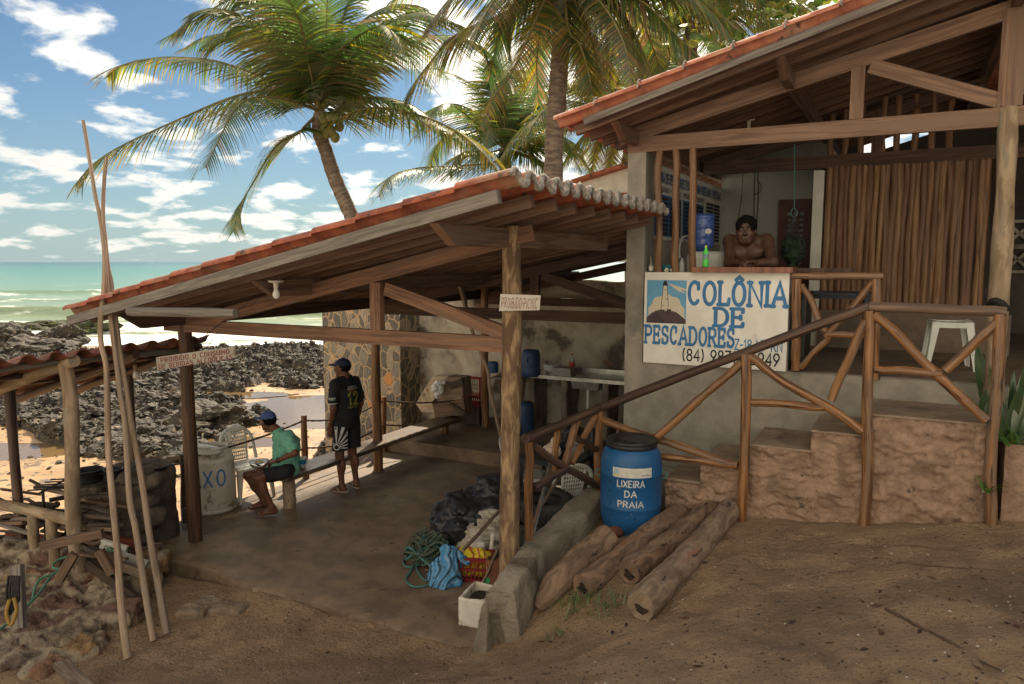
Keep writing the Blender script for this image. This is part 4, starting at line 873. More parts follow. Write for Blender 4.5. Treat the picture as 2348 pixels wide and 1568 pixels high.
# ================================================================ railings
RL=thing('log_stair_railing','varnished log railing with diagonal braces beside the steps','railing',atZ(1700,1190,.7))
pr=.041
def lg(name,p0,p1,r,m,par=RL,r1=None,wob=.012): return logm(p0,p1,r,r1,n=12,wob=wob,seg=22,jit=.035).build(name,m,par)
WR=WB-.06
q1=atZ(1211,1238,.61); q1t=V3((q1.x,q1.y,atY(1211,1012,q1.y).z)); 
q2=atZ(1371,1128,.70); q2t=V3((q2.x,q2.y,atY(1371,940,q2.y).z))
m1=V3(((q1.x*.35+q2.x*.65),(q1.y*.35+q2.y*.65),.6)); 
def wpt(u,v,b=WR): return atB(u,v,b)
p3b=wpt(1698,1192); p3t=wpt(1709,812); p4b=wpt(1982,1190); p4t=wpt(1992,712); p5b=wpt(2274,1186); p5t=wpt(2292,720)
lg('post',q1-V3((0,0,.1)),q1t,.036,m_log); lg('post',q2-V3((0,0,.1)),q2t,.04,m_log)
for b,t in ((p3b,p3t),(p4b,p4t),(p5b,p5t)): lg('post',V3((t.x,t.y,b.z-.15)) if 0 else b-V3((0,0,.1)),t,.042,m_log,wob=.02)
h0=q1t+(q1t-q2t).normalized()*.05; h0.z+=.035
hm=[h0,q1t+V3((0,0,.035)),q2t+V3((0,0,.02)),p3t+V3((0,0,.02)),p4t+V3((0,0,.035))]
def railpipe(pts,r,m,name='handrail'):
    P=[]
    for i in range(len(pts)-1):
        for k in range(8):
            t=k/8; p=pts[i].lerp(pts[i+1],t); P.append(p+V3((0,0,.012*mnoise.noise(p*2.5))))
    P.append(pts[-1]); return MB().tube(P,[r*(1+.08*mnoise.noise(p*3)) for p in P],12,jit=.012).build(name,m,RL)
railpipe(hm[:3],.040,m_log_dark); railpipe(hm[2:],.040,m_log_dark)
railpipe([p4t+V3((0,0,.035)),wpt(2120,712)+V3((0,0,.02)),wpt(2306,716)],.038,wood('greyed_log',(.22,.14,.09),(.11,.07,.05),rough=.7))
x1=wpt(1500,985); x1b=q2t.lerp(p3b,.0)
lg('brace',q2t-V3((0,0,.08)),wpt(1690,1068),.036,m_log,wob=.02)
lg('brace',wpt(1700,830),wpt(1506,1001),.036,m_log)
lg('brace',wpt(1516,1046),wpt(1690,1066),.032,m_log)
lg('brace',q2t+V3((0,0,-.15)),q2t+V3((0,0,-.16)),.03,m_log)
lg('brace',wpt(1717,815),wpt(1976,988),.036,m_log,wob=.02); lg('brace',wpt(1718,923),wpt(1892,932),.033,m_log); lg('brace',wpt(1984,735),wpt(1905,918),.034,m_log)
lg('brace',wpt(2003,722),wpt(2262,965),.036,m_log,wob=.02); lg('brace',wpt(2006,846),wpt(2160,856),.033,m_log); lg('brace',wpt(2286,740),wpt(2166,850),.036,m_log)
# near panel on the kerb
def kp(u,v,t): Y=q1.y+(q2.y-q1.y)*t; return atY(u,v,Y)
lg('brace',kp(1222,1022,.05),kp(1368,1115,.97),.036,m_log_dark); lg('brace',kp(1222,1118,.05),kp(1300,1075,.5),.034,m_log_dark)
lg('brace',kp(1290,1078,.5),kp(1322,965,.66),.034,m_log); lg('brace',kp(1365,952,.95),kp(1310,1062,.6),.032,m_log); lg('post',kp(1272,1085,.45),kp(1276,980,.45),.03,m_log); lg('brace',kp(1322,1005,.66),kp(1368,1030,.97),.03,m_log_dark)
# upper railing at the floor edge
RU=thing('log_counter_railing','small log railing with crossed braces at the floor edge right of the painted sign','railing',atB(1900,850,UB-.02))
e=lambda u,v: atB(u,v,UB-.03)
for name,a,b,r in (('post',e(1824,848),e(1826,640),.042),('post',e(2004,870),e(2008,640),.042),('handrail',e(1812,633),e(2024,633),.032),('brace',e(1836,652),e(1892,760),.03),('brace',e(1835,842),e(1900,770),.03),('brace',e(1998,648),e(1892,772),.03),('brace',e(1892,768),e(1990,768),.03)): lg(name,a,b,r,m_log,RU)
# ================================================================ reef and boulders
m_reef=mat('reef_rock',(.032,.026,.02),(.085,.066,.047),scale=2.5,detail=10,rough=.6,bump=1,bscale=14,bdist=.06,c3=(.30,.23,.15),s3=6,t3=(.57,.66),spec=.4,rough2=.8)
def pxv(X,Y,z=-1.1):
    yc=cp*Y-sp_*(z-CAMZ); dz=sp_*Y+cp*(z-CAMZ); return CX+FV*X/yc, CY-FV*dz/yc
LOWX=[-400,0,70,160,330,430,520,545,562,600,700,760,900]; LOWV=[960,985,1000,1058,1080,1085,1066,990,900,885,890,885,885]
def reefmask(X,Y):
    px,pv=pxv(X,Y); lo=np.interp(px,LOWX,LOWV)+30*vnoise(X,Y,.8,71,3); up=795+26*vnoise(X,Y,.25,72,3)-10*(px>500)
    m=sst(pv,up-3,up+6)*sst(-pv,-lo-4,-lo+16)
    for (x,y,rx,ry) in POOLS[:2]+POOLS[2:5]:
        m=m*sst(((X-x)/rx)**2+((Y-y)/ry)**2,.9,1.5)
    return m
U_=np.linspace(-.86,-.12,620); Yg=np.geomspace(12.0,44,520)
UU,YY=np.meshgrid(U_,Yg); XX=UU*YY
M_=reefmask(XX,YY)
def rid(f,s,o=3): return 1-2*np.abs(vnoise(XX,YY,f,s,o))*2
h=.20*np.maximum(rid(.55,81),0)**2*1.2+.22*np.maximum(rid(2.0,82),0)**2+.24*(np.abs(vnoise(XX,YY,3.1,83,3)))*2+.14*np.abs(vnoise(XX,YY,7,84,2))*2+.09*vnoise(XX,YY,17,85,2)
h=h*(.45+.8*(vnoise(XX,YY,.22,86,2)+.5))
Z=hbeach(XX,YY)-.25+M_*(.22+h)
keep=M_>.01; F=gridfaces(len(U_),len(Yg)); kf=keep.ravel()[F].any(1)
o=npmesh('reef',np.stack([XX.ravel(),YY.ravel(),Z.ravel()],1),F[kf],m_reef,loc=(0,0,0),smooth=False); tag(o,kind='stuff')
import bmesh
def ico(sub):
    bm=bmesh.new(); bmesh.ops.create_icosphere(bm,subdivisions=sub,radius=1); v=np.array([tuple(x.co) for x in bm.verts]); f=np.array([[y.index for y in x.verts] for x in bm.faces]); bm.free(); return v,f
IV,IF=ico(2)
def rockshape(seed,sub=2,amp=.45,fr=1.3):
    v,f=(IV,IF) if sub==2 else ico(sub); out=[]
    for p in v:
        q=V3(p); d=1+amp*mnoise.noise(q*fr+V3((seed*3.1,0,0)))*1.6+amp*.5*mnoise.noise(q*fr*2.7+V3((0,seed,0)))
        if sub>2: d+=.16*abs(mnoise.noise(q*5+V3((seed,0,0))))-.10*abs(mnoise.noise(q*16+V3((seed,0,0))))
        out.append(p*d)
    return np.array(out),f
VAR=[rockshape(k) for k in range(8)]
vs=[];fs=[];off=0; n=0; r=np.random.default_rng(5)
while n<7500:
    u=r.uniform(-.86,-.12); y=12/ (1-r.random()*(1-12/40)); x=u*y
    px,pv=pxv(x,y); mm=float(reefmask(np.array([x]),np.array([y]))[0])
    edgez = mm<.5
    if edgez and not (r.random()<.045 and 790<pv<1110 and px<740): continue
    s=(.03+.16*r.random()**5)*(1 if not edgez else .55); v,f=VAR[r.integers(8)]
    i=int((u+.86)/.74*619); j=int(np.searchsorted(Yg,y)); j=min(j,519); zz=Z[j,i] if not edgez else float(hbeach(np.array([x]),np.array([y]))[0])
    a=r.uniform(0,6.28); ca,sa=math.cos(a),math.sin(a); q=v*np.array([1.3,.9,.65])*s; q=np.stack([q[:,0]*ca-q[:,1]*sa,q[:,0]*sa+q[:,1]*ca,q[:,2]],1)+[x,y,zz+.02]
    vs.append(q); fs.append(f+off); off+=len(q); n+=1
o=npmesh('reef_stones',np.concatenate(vs),np.concatenate(fs),m_reef,loc=(0,0,0),smooth=False); tag(o,kind='stuff')
m_moss=mat('mossy_rock',(.06,.075,.02),(.04,.035,.03),scale=3,rough=.8,bump=.8,bscale=9,c3=(.16,.17,.04),s3=2)
def boulder(name,u,v,z,w,hh,m,label,seed,group=None,sy=.8):
    p=atZ(u,v,z); vv,f=rockshape(seed,5,.38,1.4); q=vv*np.array([w/2,w/2*sy,hh/2])+[p.x,p.y,p.z+hh*.25]; o=npmesh(name,q,f,m,smooth=False); tag(o,label,'rock',group); return o
boulder('reef_boulder',487,985,-1.15,2.0,.95,m_reef,'large brown reef boulder behind the dark post and white bin',3,'big reef boulders',.7)
boulder('reef_boulder',592,972,-1.15,.62,.6,m_reef,'lone dark boulder standing in the shallow pool left of the seated man',5,'big reef boulders')
boulder('reef_boulder',770,1045,-1.0,.7,.5,m_reef,'dark boulder at the foot of the stone wall corner behind the standing man',6,'big reef boulders')
boulder('mossy_boulder',70,757,-1.65,4.4,.75,m_moss,'flat moss-topped rock awash in foam, leftmost',7,'mossy rocks in the surf',.5)
boulder('mossy_boulder',148,752,-1.65,3.6,.7,m_moss,'flat moss-topped rock awash in foam, left of the tall poles',8,'mossy rocks in the surf',.5)
boulder('mossy_boulder',208,766,-1.65,3.0,1.2,m_moss,'pointed green-topped rock in foam just left of the tall poles',9,'mossy rocks in the surf',.6)
boulder('surf_boulder',97,792,-1.62,1.9,.9,m_reef,'small dark rock in foam beneath the mossy ones',10,'dark rocks in the surf')
boulder('surf_boulder',160,790,-1.62,1.9,1.2,m_reef,'dark peaked rock in foam beneath the mossy ones',11,'dark rocks in the surf')
boulder('surf_boulder',22,800,-1.55,2.8,1.5,m_reef,'bulky dark rock in the surf at the left border',12,'dark rocks in the surf')
boulder('surf_boulder',100,822,-1.5,3.2,1.3,m_reef,'wide broken dark rock at the reef edge above the small roof',13,'dark rocks in the surf')

# ================================================================ palms
def leafmat(name,tr=.6):
    m=bpy.data.materials.new(name); m.use_nodes=True; nt=m.node_tree; N=nt.nodes; L=nt.links.new; N.clear(); o=N.new('ShaderNodeOutputMaterial')
    at=N.new('ShaderNodeVertexColor'); at.layer_name='tone'
    d=N.new('ShaderNodeBsdfDiffuse'); t=N.new('ShaderNodeBsdfTranslucent'); g=N.new('ShaderNodeBsdfGlossy'); g.inputs['Roughness'].default_value=.38; g.inputs['Color'].default_value=(.9,.9,.8,1)
    hs=N.new('ShaderNodeHueSaturation'); hs.inputs['Value'].default_value=2.1; hs.inputs['Saturation'].default_value=1.1; L(at.outputs[0],hs.inputs['Color'])
    L(at.outputs[0],d.inputs[0]); L(hs.outputs[0],t.inputs[0]); a=N.new('ShaderNodeMixShader'); a.inputs[0].default_value=tr; L(d.outputs[0],a.inputs[1]); L(t.outputs[0],a.inputs[2])
    b=N.new('ShaderNodeMixShader'); b.inputs[0].default_value=.11; L(a.outputs[0],b.inputs[1]); L(g.outputs[0],b.inputs[2]); L(b.outputs[0],o.inputs[0]); return m
m_leaf=leafmat('palm_leaf'); m_rachis=mat('palm_rachis',(.20,.17,.06),(.12,.10,.04),scale=6,rough=.6,bump=.1)
m_trunk=mat('palm_trunk',(.26,.21,.16),(.12,.095,.075),scale=1,detail=6,rough=.95,bump=.8,coord='UV',stretch=(5,16,1),bscale=1.2,bdist=.03,c3=(.18,.13,.09),s3=.5)
GREEN=[(.038,.075,.018),(.03,.06,.02),(.05,.085,.022),(.04,.065,.018)]; YEL=[(.17,.17,.02),(.13,.14,.02),(.20,.15,.02)]; BRN=[(.13,.085,.04),(.17,.11,.05)]
def spline(P,n):
    P=[V3(p) for p in P]; P=[P[0]*2-P[1]]+P+[P[-1]*2-P[-2]]; out=[]; m=len(P)-3
    for i in range(n+1):
        t=i/n*m; k=min(int(t),m-1); t-=k; a,b,c,d=P[k:k+4]; out.append(.5*((2*b)+(-a+c)*t+(2*a-5*b+4*c-d)*t*t+(-a+3*b-3*c+d)*t**3))
    return out
class Crown:
    def __init__(s): s.v=[]; s.f=[]; s.c=[]; s.st=MB()
    def frond(s,pts,L=.85,n=84,yel=.08,droop=.7,bare=.12,brown=.05,wd=.046):
        L*=1.28; n=max(n,84)
        P=spline(pts,n); le=sum((P[i+1]-P[i]).length for i in range(n)); s.st.tube(P[::3]+[P[-1]],[.035*(1-.92*i/(len(P[::3]))) for i in range(len(P[::3])+1)],5,caps=False)
        base=random.choice(GREEN); roll=random.uniform(-.25,.25)
        for i in range(int(n*bare),n):
            t=i/n; T=(P[i+1]-P[i]).normalized(); S=T.cross(V3((0,0,1)))
            S=S.normalized() if S.length>.15 else V3((1,0,0)); Uu=S.cross(T).normalized()
            S=(S*math.cos(roll)+Uu*math.sin(roll)).normalized()
            ll=L*(.60+.40*math.sin(math.pi*min(1,(t-bare*.6)*1.15)**.7))*(1 if t<.85 else 1-.5*(t-.85)/.15)
            for sd in (-1,1):
                if random.random()<.03: continue
                l=ll*random.uniform(.82,1.08); fw=.35+.9*t**2+random.uniform(-.08,.08)
                d0=(S*sd*(1-.25*droop)+T*fw+Uu*(.25-.35*droop)+V3((0,0,-.35*droop))).normalized()
                tone=base
                q=random.random()
                if q<yel*(.4+1.2*t): tone=random.choice(YEL)
                elif q>1-brown: tone=random.choice(BRN)
                k=random.uniform(.75,1.25); c0=tuple(x*k for x in tone); tipc=random.choice(BRN) if random.random()<.2 else (random.choice(YEL) if random.random()<yel*2 else c0)
                p=P[i].copy(); d=d0; o=len(s.v); wv=T*wd*.5; segs=4
                for j in range(segs+1):
                    w=(1,.95,.75,.45,.04)[j]; s.v+=[tuple(p-wv*w),tuple(p+wv*w)]; c=c0 if j<3 else tipc; s.c+=[c,c]
                    p=p+d*(l/segs); d=(d+V3((0,0,-1))*(.10+.20*droop)*(1+j*.25)*.55+V3((random.uniform(-.05,.05),random.uniform(-.05,.05),0))).normalized()
                    wv=(wv+S*sd*wd*.06)
                for j in range(segs): s.f.append((o+2*j,o+2*j+1,o+2*j+3,o+2*j+2))
    def build(s,par):
        npmesh('crown',s.v,s.f,m_leaf,par,smooth=False,cols=np.array(s.c)); s.st.build('frond_stems',m_rachis,par)
def palmtrunk(pts,r0,r1,par):
    P=spline(pts,60); mb=MB(); rs=[(r0+(r1-r0)*(i/60)**.6)*(1+.04*math.sin(i*2.1)+.03*random.random()) for i in range(61)]; mb.tube(P,rs,14,jit=.02); mb.build('trunk',m_trunk,par)
def palm(label,trunkpx,Y0,fr,r0,r1,nfill=0,seed=1,yel=.08,L=.85,brown=.04,group='coconut palms behind the roofs',base=None,fillspan=4.2,droop=.7):
    random.seed(seed); pts=[atY(u,v,Y0+dy) for u,v,dy in trunkpx]; b=V3((pts[0].x+(base or 0),pts[0].y,-1.1)); pal=thing('coconut_palm',label,'palm tree',b,group)
    palmtrunk([b]+pts,r0,r1,pal); C=Crown(); c=pts[-1]
    for f in fr:
        px,dy=f[0],f[1]; kw=f[2] if len(f)>2 else {}
        P=[atY(u,v,Y0+trunkpx[-1][2]+dy*(i+1)/len(px)) for i,(u,v) in enumerate(px)]
        k=dict(L=L,yel=yel,brown=brown,droop=droop); k.update(kw); C.frond([c]+P,**k)
    for i in range(nfill):
        a=random.uniform(0,2*math.pi); e=random.uniform(-.1,1.25); R_=fillspan*random.uniform(.8,1.1); d=V3((math.cos(a)*math.cos(e),math.sin(a)*math.cos(e),math.sin(e)))
        p1=c+d*R_*.35; p2=c+d*R_*.7-V3((0,0,.25)); p3=c+V3((d.x,d.y,0)).normalized()*R_*(.55+.4*math.cos(e))+V3((0,0,d.z*R_*.75-1.3)); C.frond([c,p1,p2,p3],L=L,yel=yel,brown=brown,droop=droop)
    C.build(pal); return pal,c
mp_,cc=palm('large coconut palm with leaning slim trunk and full crown rising behind the lower roof',[(880,700,0),(822,540,0),(803,490,0),(768,410,0),(745,340,0),(730,300,0),(735,255,0)],14,[
 ([(702,217),(614,207),(526,225),(403,277),(281,333),(210,379),(174,425)],-1.5,dict(n=90,yel=.22)),
 ([(667,210),(596,175),(509,144),(439,133),(351,133),(274,154),(246,178)],.5,dict(n=85,yel=.3)),
 ([(700,290),(684,305),(631,337),(579,421),(547,481),(536,535)],-1.2,dict(yel=.1,droop=.45)),
 ([(700,180),(600,60),(480,20),(405,70)],-1,dict(n=70,yel=.12)),([(705,190),(620,100),(520,75),(425,110)],1,{}),
 ([(715,200),(650,80),(560,-20),(470,-30)],0,{}),([(745,180),(748,60),(755,-140)],-1,dict(droop=.3)),([(725,190),(680,40),(610,-110)],1,{}),
 ([(720,190),(660,120),(560,60),(470,100)],-2,{}),
 ([(786,210),(839,147),(909,95),(1014,82),(1084,91),(1130,137)],-.5,dict(n=80)),
 ([(765,260),(804,228),(874,224),(944,242),(1000,281),(1039,309)],-1,dict(n=70)),
 ([(772,274),(821,253),(891,249),(979,270),(1049,302),(1102,347),(1144,396)],-2,dict(n=85,yel=.3)),
 ([(760,180),(820,60),(910,10),(1000,30)],1,{}),([(755,180),(790,30),(850,-90)],0,{}),([(770,190),(850,80),(960,30),(1060,60)],-2,{}),
 ([(750,170),(800,100),(880,60),(930,130)],-2.5,{}),([(700,200),(640,130),(590,130),(560,190)],2.5,{}),([(715,180),(690,60),(640,-40)],-2.5,{}),([(760,190),(800,110),(830,110),(870,200)],2,{})],.165,.115,nfill=5,seed=11)
# coconuts under the main crown
for k,(u,v) in enumerate(((742,272),(752,285),(760,300),(770,272),(778,290),(768,315),(750,305),(744,292),(757,268))):
    p=atY(u,v,13.75+.1*math.sin(k*2)); mb=MB(); mb.ball(p,.088,12,sc=(1,1,1.15)); mb.build('coconut',mat('coconut_green',(.20,.20,.06),(.13,.14,.04),scale=4,rough=.5,bump=.05) if k==0 else MATS['coconut_green'],mp_)
palm('tall coconut palm with thick straight trunk and browning fronds between the two roofs',[(1268,420,0),(1276,250,0),(1284,120,0),(1288,0,0),(1290,-80,0)],13,[
 ([(1239,21),(1218,70),(1172,168),(1130,228),(1102,298)],-2,dict(L=.8,yel=.35,brown=.2,droop=.6)),
 ([(1190,14),(1084,60),(1032,91),(961,175),(930,231)],0,dict(brown=.25)),
 ([(1302,63),(1330,105),(1351,175),(1358,217)],-1,dict(yel=.3,L=.7)),([(1400,-30),(1480,10),(1560,90),(1610,140)],-1,dict(brown=.3)),
 ([(1380,10),(1430,100),(1450,200)],-2,dict(brown=.4)),([(1340,-60),(1450,-50),(1560,-20),(1680,60)],0,dict(brown=.2)),([(1250,-60),(1150,-60),(1050,-20),(980,60)],-1,dict(brown=.35,L=1)),
 ([(1260,-60),(1180,-40),(1120,20),(1080,110)],-2.5,dict(brown=.3)),([(1380,-80),(1520,-80),(1640,-30),(1760,60)],1,{}),([(1360,-20),(1460,40),(1500,120),(1520,200)],2,dict(brown=.3)),
 ([(1230,-80),(1120,-90),(1000,-60),(900,0)],1,{}),([(1330,0),(1400,60),(1400,160),(1390,250)],1,dict(yel=.3,brown=.3)),([(1350,-20),(1420,20),(1470,120),(1490,230)],-.5,{}),([(1360,-50),(1450,-10),(1540,70),(1580,190)],.5,{}),([(1330,30),(1360,110),(1370,200),(1350,290)],.8,dict(brown=.3)),([(1260,0),(1240,60),(1230,150),(1235,240)],1,dict(brown=.3)),([(1400,-60),(1520,-40),(1620,20),(1700,120)],-1,{}),([(1240,-20),(1170,20),(1140,90),(1120,190)],.5,{})],.175,.145,nfill=9,seed=12,brown=.14,yel=.12)
palm('smaller bright green coconut palm standing farther back between the trunks',[(1165,470,0),(1160,400,0),(1155,340,0)],21,[
 ([(1150,280),(1135,200),(1130,150)],0,dict(droop=.3)),([(1120,280),(1050,240),(990,250),(950,290)],0,{}),([(1140,370),(1060,380),(960,385),(895,405),(868,452)],-3,{}),([(1180,280),(1230,240),(1290,250)],0,{}),
 ([(1190,330),(1260,310),(1330,340)],-1,{}),([(1170,270),(1200,200),(1240,150)],1,dict(droop=.4)),([(1110,310),(1040,300),(1000,340),(985,390)],1,{}),([(1120,350),(1060,350),(1030,400)],-1,{}),([(1190,350),(1240,370),(1280,420)],-1,{}),([(1130,270),(1090,200),(1040,170)],1,dict(droop=.4)),([(1195,300),(1270,270),(1330,260),(1380,300)],1,{})],.22,.17,nfill=8,seed=13,fillspan=3.6)
palm('coconut palm with drooping yellowing fronds beside the upper roof corner',[(1452,470,0),(1445,360,0),(1440,270,0)],19,[
 ([(1400,250),(1350,250),(1300,290)],0,{}),([(1410,290),(1370,330),(1350,420)],-1,dict(yel=.6,brown=.2)),([(1425,300),(1400,360),(1395,440)],-2,dict(yel=.6,brown=.3)),([(1400,270),(1330,320),(1280,390)],0,dict(yel=.2)),
 ([(1440,320),(1425,380),(1430,440)],0,dict(brown=.6)),([(1400,220),(1340,190),(1290,200)],1,{}),([(1420,200),(1380,130),(1330,110)],0,{}),([(1450,200),(1480,120),(1540,100)],0,{}),([(1480,240),(1540,200),(1600,230)],1,{})],.22,.17,nfill=10,seed=14,fillspan=3.8,yel=.25)
palm('distant coconut palm showing only dark upright fronds above the upper roof edge',[(1560,330,0),(1580,120,0),(1590,60,0)],17,[([(1560,0),(1500,-40),(1430,0)],0,{}),([(1620,0),(1680,-40),(1760,20)],0,{}),([(1560,40),(1500,60),(1470,140)],0,{}),([(1600,0),(1620,-60),(1650,-100)],0,{}),([(1640,40),(1690,60),(1720,130)],0,{}),([(1570,20),(1540,90),(1520,180)],0,{})],.2,.16,nfill=8,seed=15)
random.seed(21)
# broadleaf tree over the upper roof
bt=thing('broadleaf_tree','large-leaved broadleaf tree above the upper roof, sunlit light green','tree',(atY(1790,40,15).x,15.0,-1))
mb=MB(); c=atY(1795,20,15); mb.tube(spline([(c.x+.3,15,-1),(c.x+.1,15,3),(c.x,15,7)],16),[.22-.008*i for i in range(17)],10,jit=.03); mb.build('trunk',m_trunk,bt)
v=[];f=[];cl=[]
for i in range(2600):
    t=rng.normal(size=3)*[1.35,1.2,.8]; p=V3((c.x+.5,15,c.z+.5))+V3(t)
    if mnoise.noise(p*1.1)<-.1: continue
    n=V3(rng.normal(size=3)).normalized(); a,b=basis(n); r=random.uniform(.08,.16); o=len(v); col=random.choice([(.06,.12,.015),(.1,.17,.02),(.05,.085,.02),(.16,.16,.03)])
    for k in range(6): th=k*math.pi/3; v.append(tuple(p+a*math.cos(th)*r+b*math.sin(th)*r*.62)); cl.append(col)
    f+= [(o,o+1,o+2,o+3),(o,o+3,o+4,o+5)]
npmesh('crown',v,f,m_leaf,bt,smooth=False,cols=np.array(cl))
# neighbour's white gable behind the pillar
gw=thing('white_gable_house','white gabled house with mossy tile edge seen between the palms and the grey pillar','house',atY(1400,600,15))
g=[atY(1300,600,15.6),atY(1470,600,14.6),atY(1470,372,14.6),atY(1335,412,15.4)]
mb=MB(); mb.prism(g,V3((.4,3,0))); mb.build('wall',m_white,gw)
mb=MB(); e0,e1=atY(1318,417,15.4),atY(1475,368,14.5); mb.beam(e0,e1,.3,.07); mb.build('tile_edge',m_tile,gw)
mb=MB(); e0,e1=atY(1390,446,14.9),atY(1470,443,14.5); mb.beam(e0,e1,.12,.04); mb.build('ledge',m_tile,gw)
# ================================================================ small cooking shelter on the left
random.seed(31)
CS=thing('cooking_shelter','small low tiled lean-to on pale trunk posts at the left border over the stove','shelter',AB(-6.65,3.96,.12))
zc2=2.13
mb,tE,_,nr2=tile_surface(AB(-8.8,3.05,1.42),AB(-6.5,3.05,zc2-.06),AB(-6.62,5.5,zc2-.06),AB(-8.8,5.5,1.42),per=.235,phase=.15,amp=.034); mb.build('roof_tiles',mat('old_clay_tile',(.20,.065,.035),(.11,.04,.025),scale=9,rough=.85,bump=.3,c3=(.10,.06,.04),s3=3),CS)
pc=AB(-6.65,3.96,.124); logm(pc-V3((0,0,.15)),V3((pc.x-.02,pc.y,2.02)),.068,.06,n=14,wob=.02,seg=20,jit=.015).build('post',m_postgold,CS)
logm(AB(-6.55,3.96,2.05),AB(-8.7,3.96,1.42),.062,.05,wob=.02).build('rafter_log',m_postgold,CS)
for b in (3.3,4.6,5.3): logm(AB(-6.6,b,2.06-.03),AB(-8.7,b,1.40),.045).build('rafter_log',m_log_dark,CS)
for a,z in ((-6.72,2.0),(-7.3,1.86),(-7.9,1.68)): logm(AB(a,3.12,z+.02),AB(a,5.45,z+.02),.03).build('purlin_log',m_fascia if a>-7 else m_log_dark,CS)
for a,b in ((-7.75,5.3),(-7.75,4.03)): logm(AB(a,b,-1.0),AB(a,b,1.72),.048).build('post',m_log_dark,CS)
RA=thing('log_parapet','low pale log parapet joined to the banded post at the left border','railing',AB(-7.2,3.96,.1))
logm(AB(-6.70,3.93,.56),AB(-8.3,3.93,.50),.055,.05,wob=.03).build('rail',m_postgold,RA)
for a in (-7.02,-7.33): logm(AB(a,3.93,-.05),AB(a,3.93,.53),.048).build('post',m_postgold,RA)

# rubble mass under the posts
S=SDF((-6.3,3.6,-.9),(-3.0,7.3,.42),.022); r=np.random.default_rng(3)
tp=[(60,1270,.1),(145,1300,.12),(230,1290,.08),(330,1300,-.02),(20,1300,.1)]
S.rbox(tuple(atZ(120,1330,-.35)),(1.0,.55,.45),.15,None,.1); S.rbox(tuple(atZ(60,1450,-.4)+V3((-.1,0,0))),(.62,.7,.42),.15,None,.1); S.rbox(tuple(atZ(300,1310,-.4)),(.45,.35,.33),.1,None,.1); S.rbox(tuple(atZ(110,1520,-.5)),(.42,.4,.4),.12,None,.1)
for k in range(120):
    u=r.uniform(-30,375); v=r.uniform(1275,1560)
    lim=np.interp(v,[1275,1330,1400,1470,1560],[385,345,300,235,140])
    if u>lim: continue
    z=np.interp(v,[1275,1320,1560],[.1,.02,-.15]); p=atZ(u,v,z-.06); s_=r.uniform(.06,.14); S.rbox(tuple(p),(s_*1.25,s_,s_*.9),s_*.35,Matrix.Rotation(r.uniform(0,6),3,'Z')@Matrix.Rotation(r.uniform(-.5,.5),3,'X'),.012)
S.rough(.018,18,4).rough(.02,34,5,True).rough(.008,90,6,True)
m_rubble=stonewall_mat('rubble_stone',(3.1,3.1,3.8),(.30,.235,.155),((0,(.10,.06,.045)),(.3,(.15,.085,.05)),(.5,(.085,.065,.052)),(.68,(.19,.12,.06)),(.85,(.13,.105,.08)),(.955,(.045,.11,.05))),.03,.17,(2.3,2.1,1.9))
RW=S.build('rubble_wall',m_rubble,smooth=True); tag(RW,'rough mass of cemented reddish stones at the lower left corner','wall')
# broken concrete pads at the floor edge
m_sandc=mat('sandy_concrete',(.30,.225,.15),(.2,.145,.095),scale=7,detail=10,rough=.97,bump=.9,bscale=30,bdist=.03,c3=(.13,.1,.07),s3=3)
for k,(u,v,w,d,h,l) in enumerate(((510,1385,.52,.24,.06,'broken flat concrete slab in the sand before the floor edge, larger'),(442,1398,.26,.16,.08,'broken concrete block in the sand left of the bigger slab'),(598,1352,.16,.12,.12,'small pale broken stone at the floor edge'))):
    p=atZ(u,v,-.06); S=SDF((p.x-w*.7,p.y-d*.9,-.35),(p.x+w*.7,p.y+d*.9,.15),.014); S.rbox((p.x,p.y,-.12),(w/2,d/2,h/2+.04),.03,Matrix.Rotation(-.3+.3*k,3,'Z')).rough(.02,14,k).rough(.006,60,k)
    tag(S.build('broken_slab',m_sandc),l,'concrete','broken concrete at the floor edge')

# ================================================================ three tall poles leaning on the roof
PP=[[(191,277),(200,333),(210,396),(219,452),(228,491),(237,550),(240,605),(237,678),(230,741),(232,790),(243,836),(246,905),(247,950),(249,1041),(260,1166),(270,1270),(278,1394),(293,1511)],
[(244,361),(239,414),(236,491),(240,547),(241,577),(244,640),(250,686),(255,741),(262,796),(269,850),(276,905),(286,967),(291,1041),(297,1145),(309,1203),(320,1270),(332,1353),(352,1469)],
[(240,530),(247,605),(255,645),(259,686),(266,735),(273,790),(282,845),(292,905),(303,979),(320,1071),(332,1149),(345,1241),(361,1332),(382,1453)]]
LB=['tallest crooked driftwood pole leaning on the roof edge, leftmost at the foot','crooked driftwood pole leaning on the roof edge, middle of three at the foot','crooked driftwood pole leaning on the roof edge, rightmost of three at the foot']
for k,px in enumerate(PP):
    bse=onground(*px[-1]); Yb=bse.y; Yr=6.78+.05*k; P=[]
    for u,v in px: P.append(atY(u,v,Yb+(Yr-Yb)*(px[-1][1]-v)/(px[-1][1]-700)))
    P=spline(P,60); n=len(P); rs=[.017+(.029-.017)*i/n for i in range(n)]; rs=[q*(1+.07*mnoise.noise(V3((i*.3,k,0)))) for i,q in enumerate(rs)]
    o=MB().tube(P,rs,10,jit=.02).build('wooden_pole',m_palepole); tag(o,LB[k],'pole','tall poles leaning on the roof')

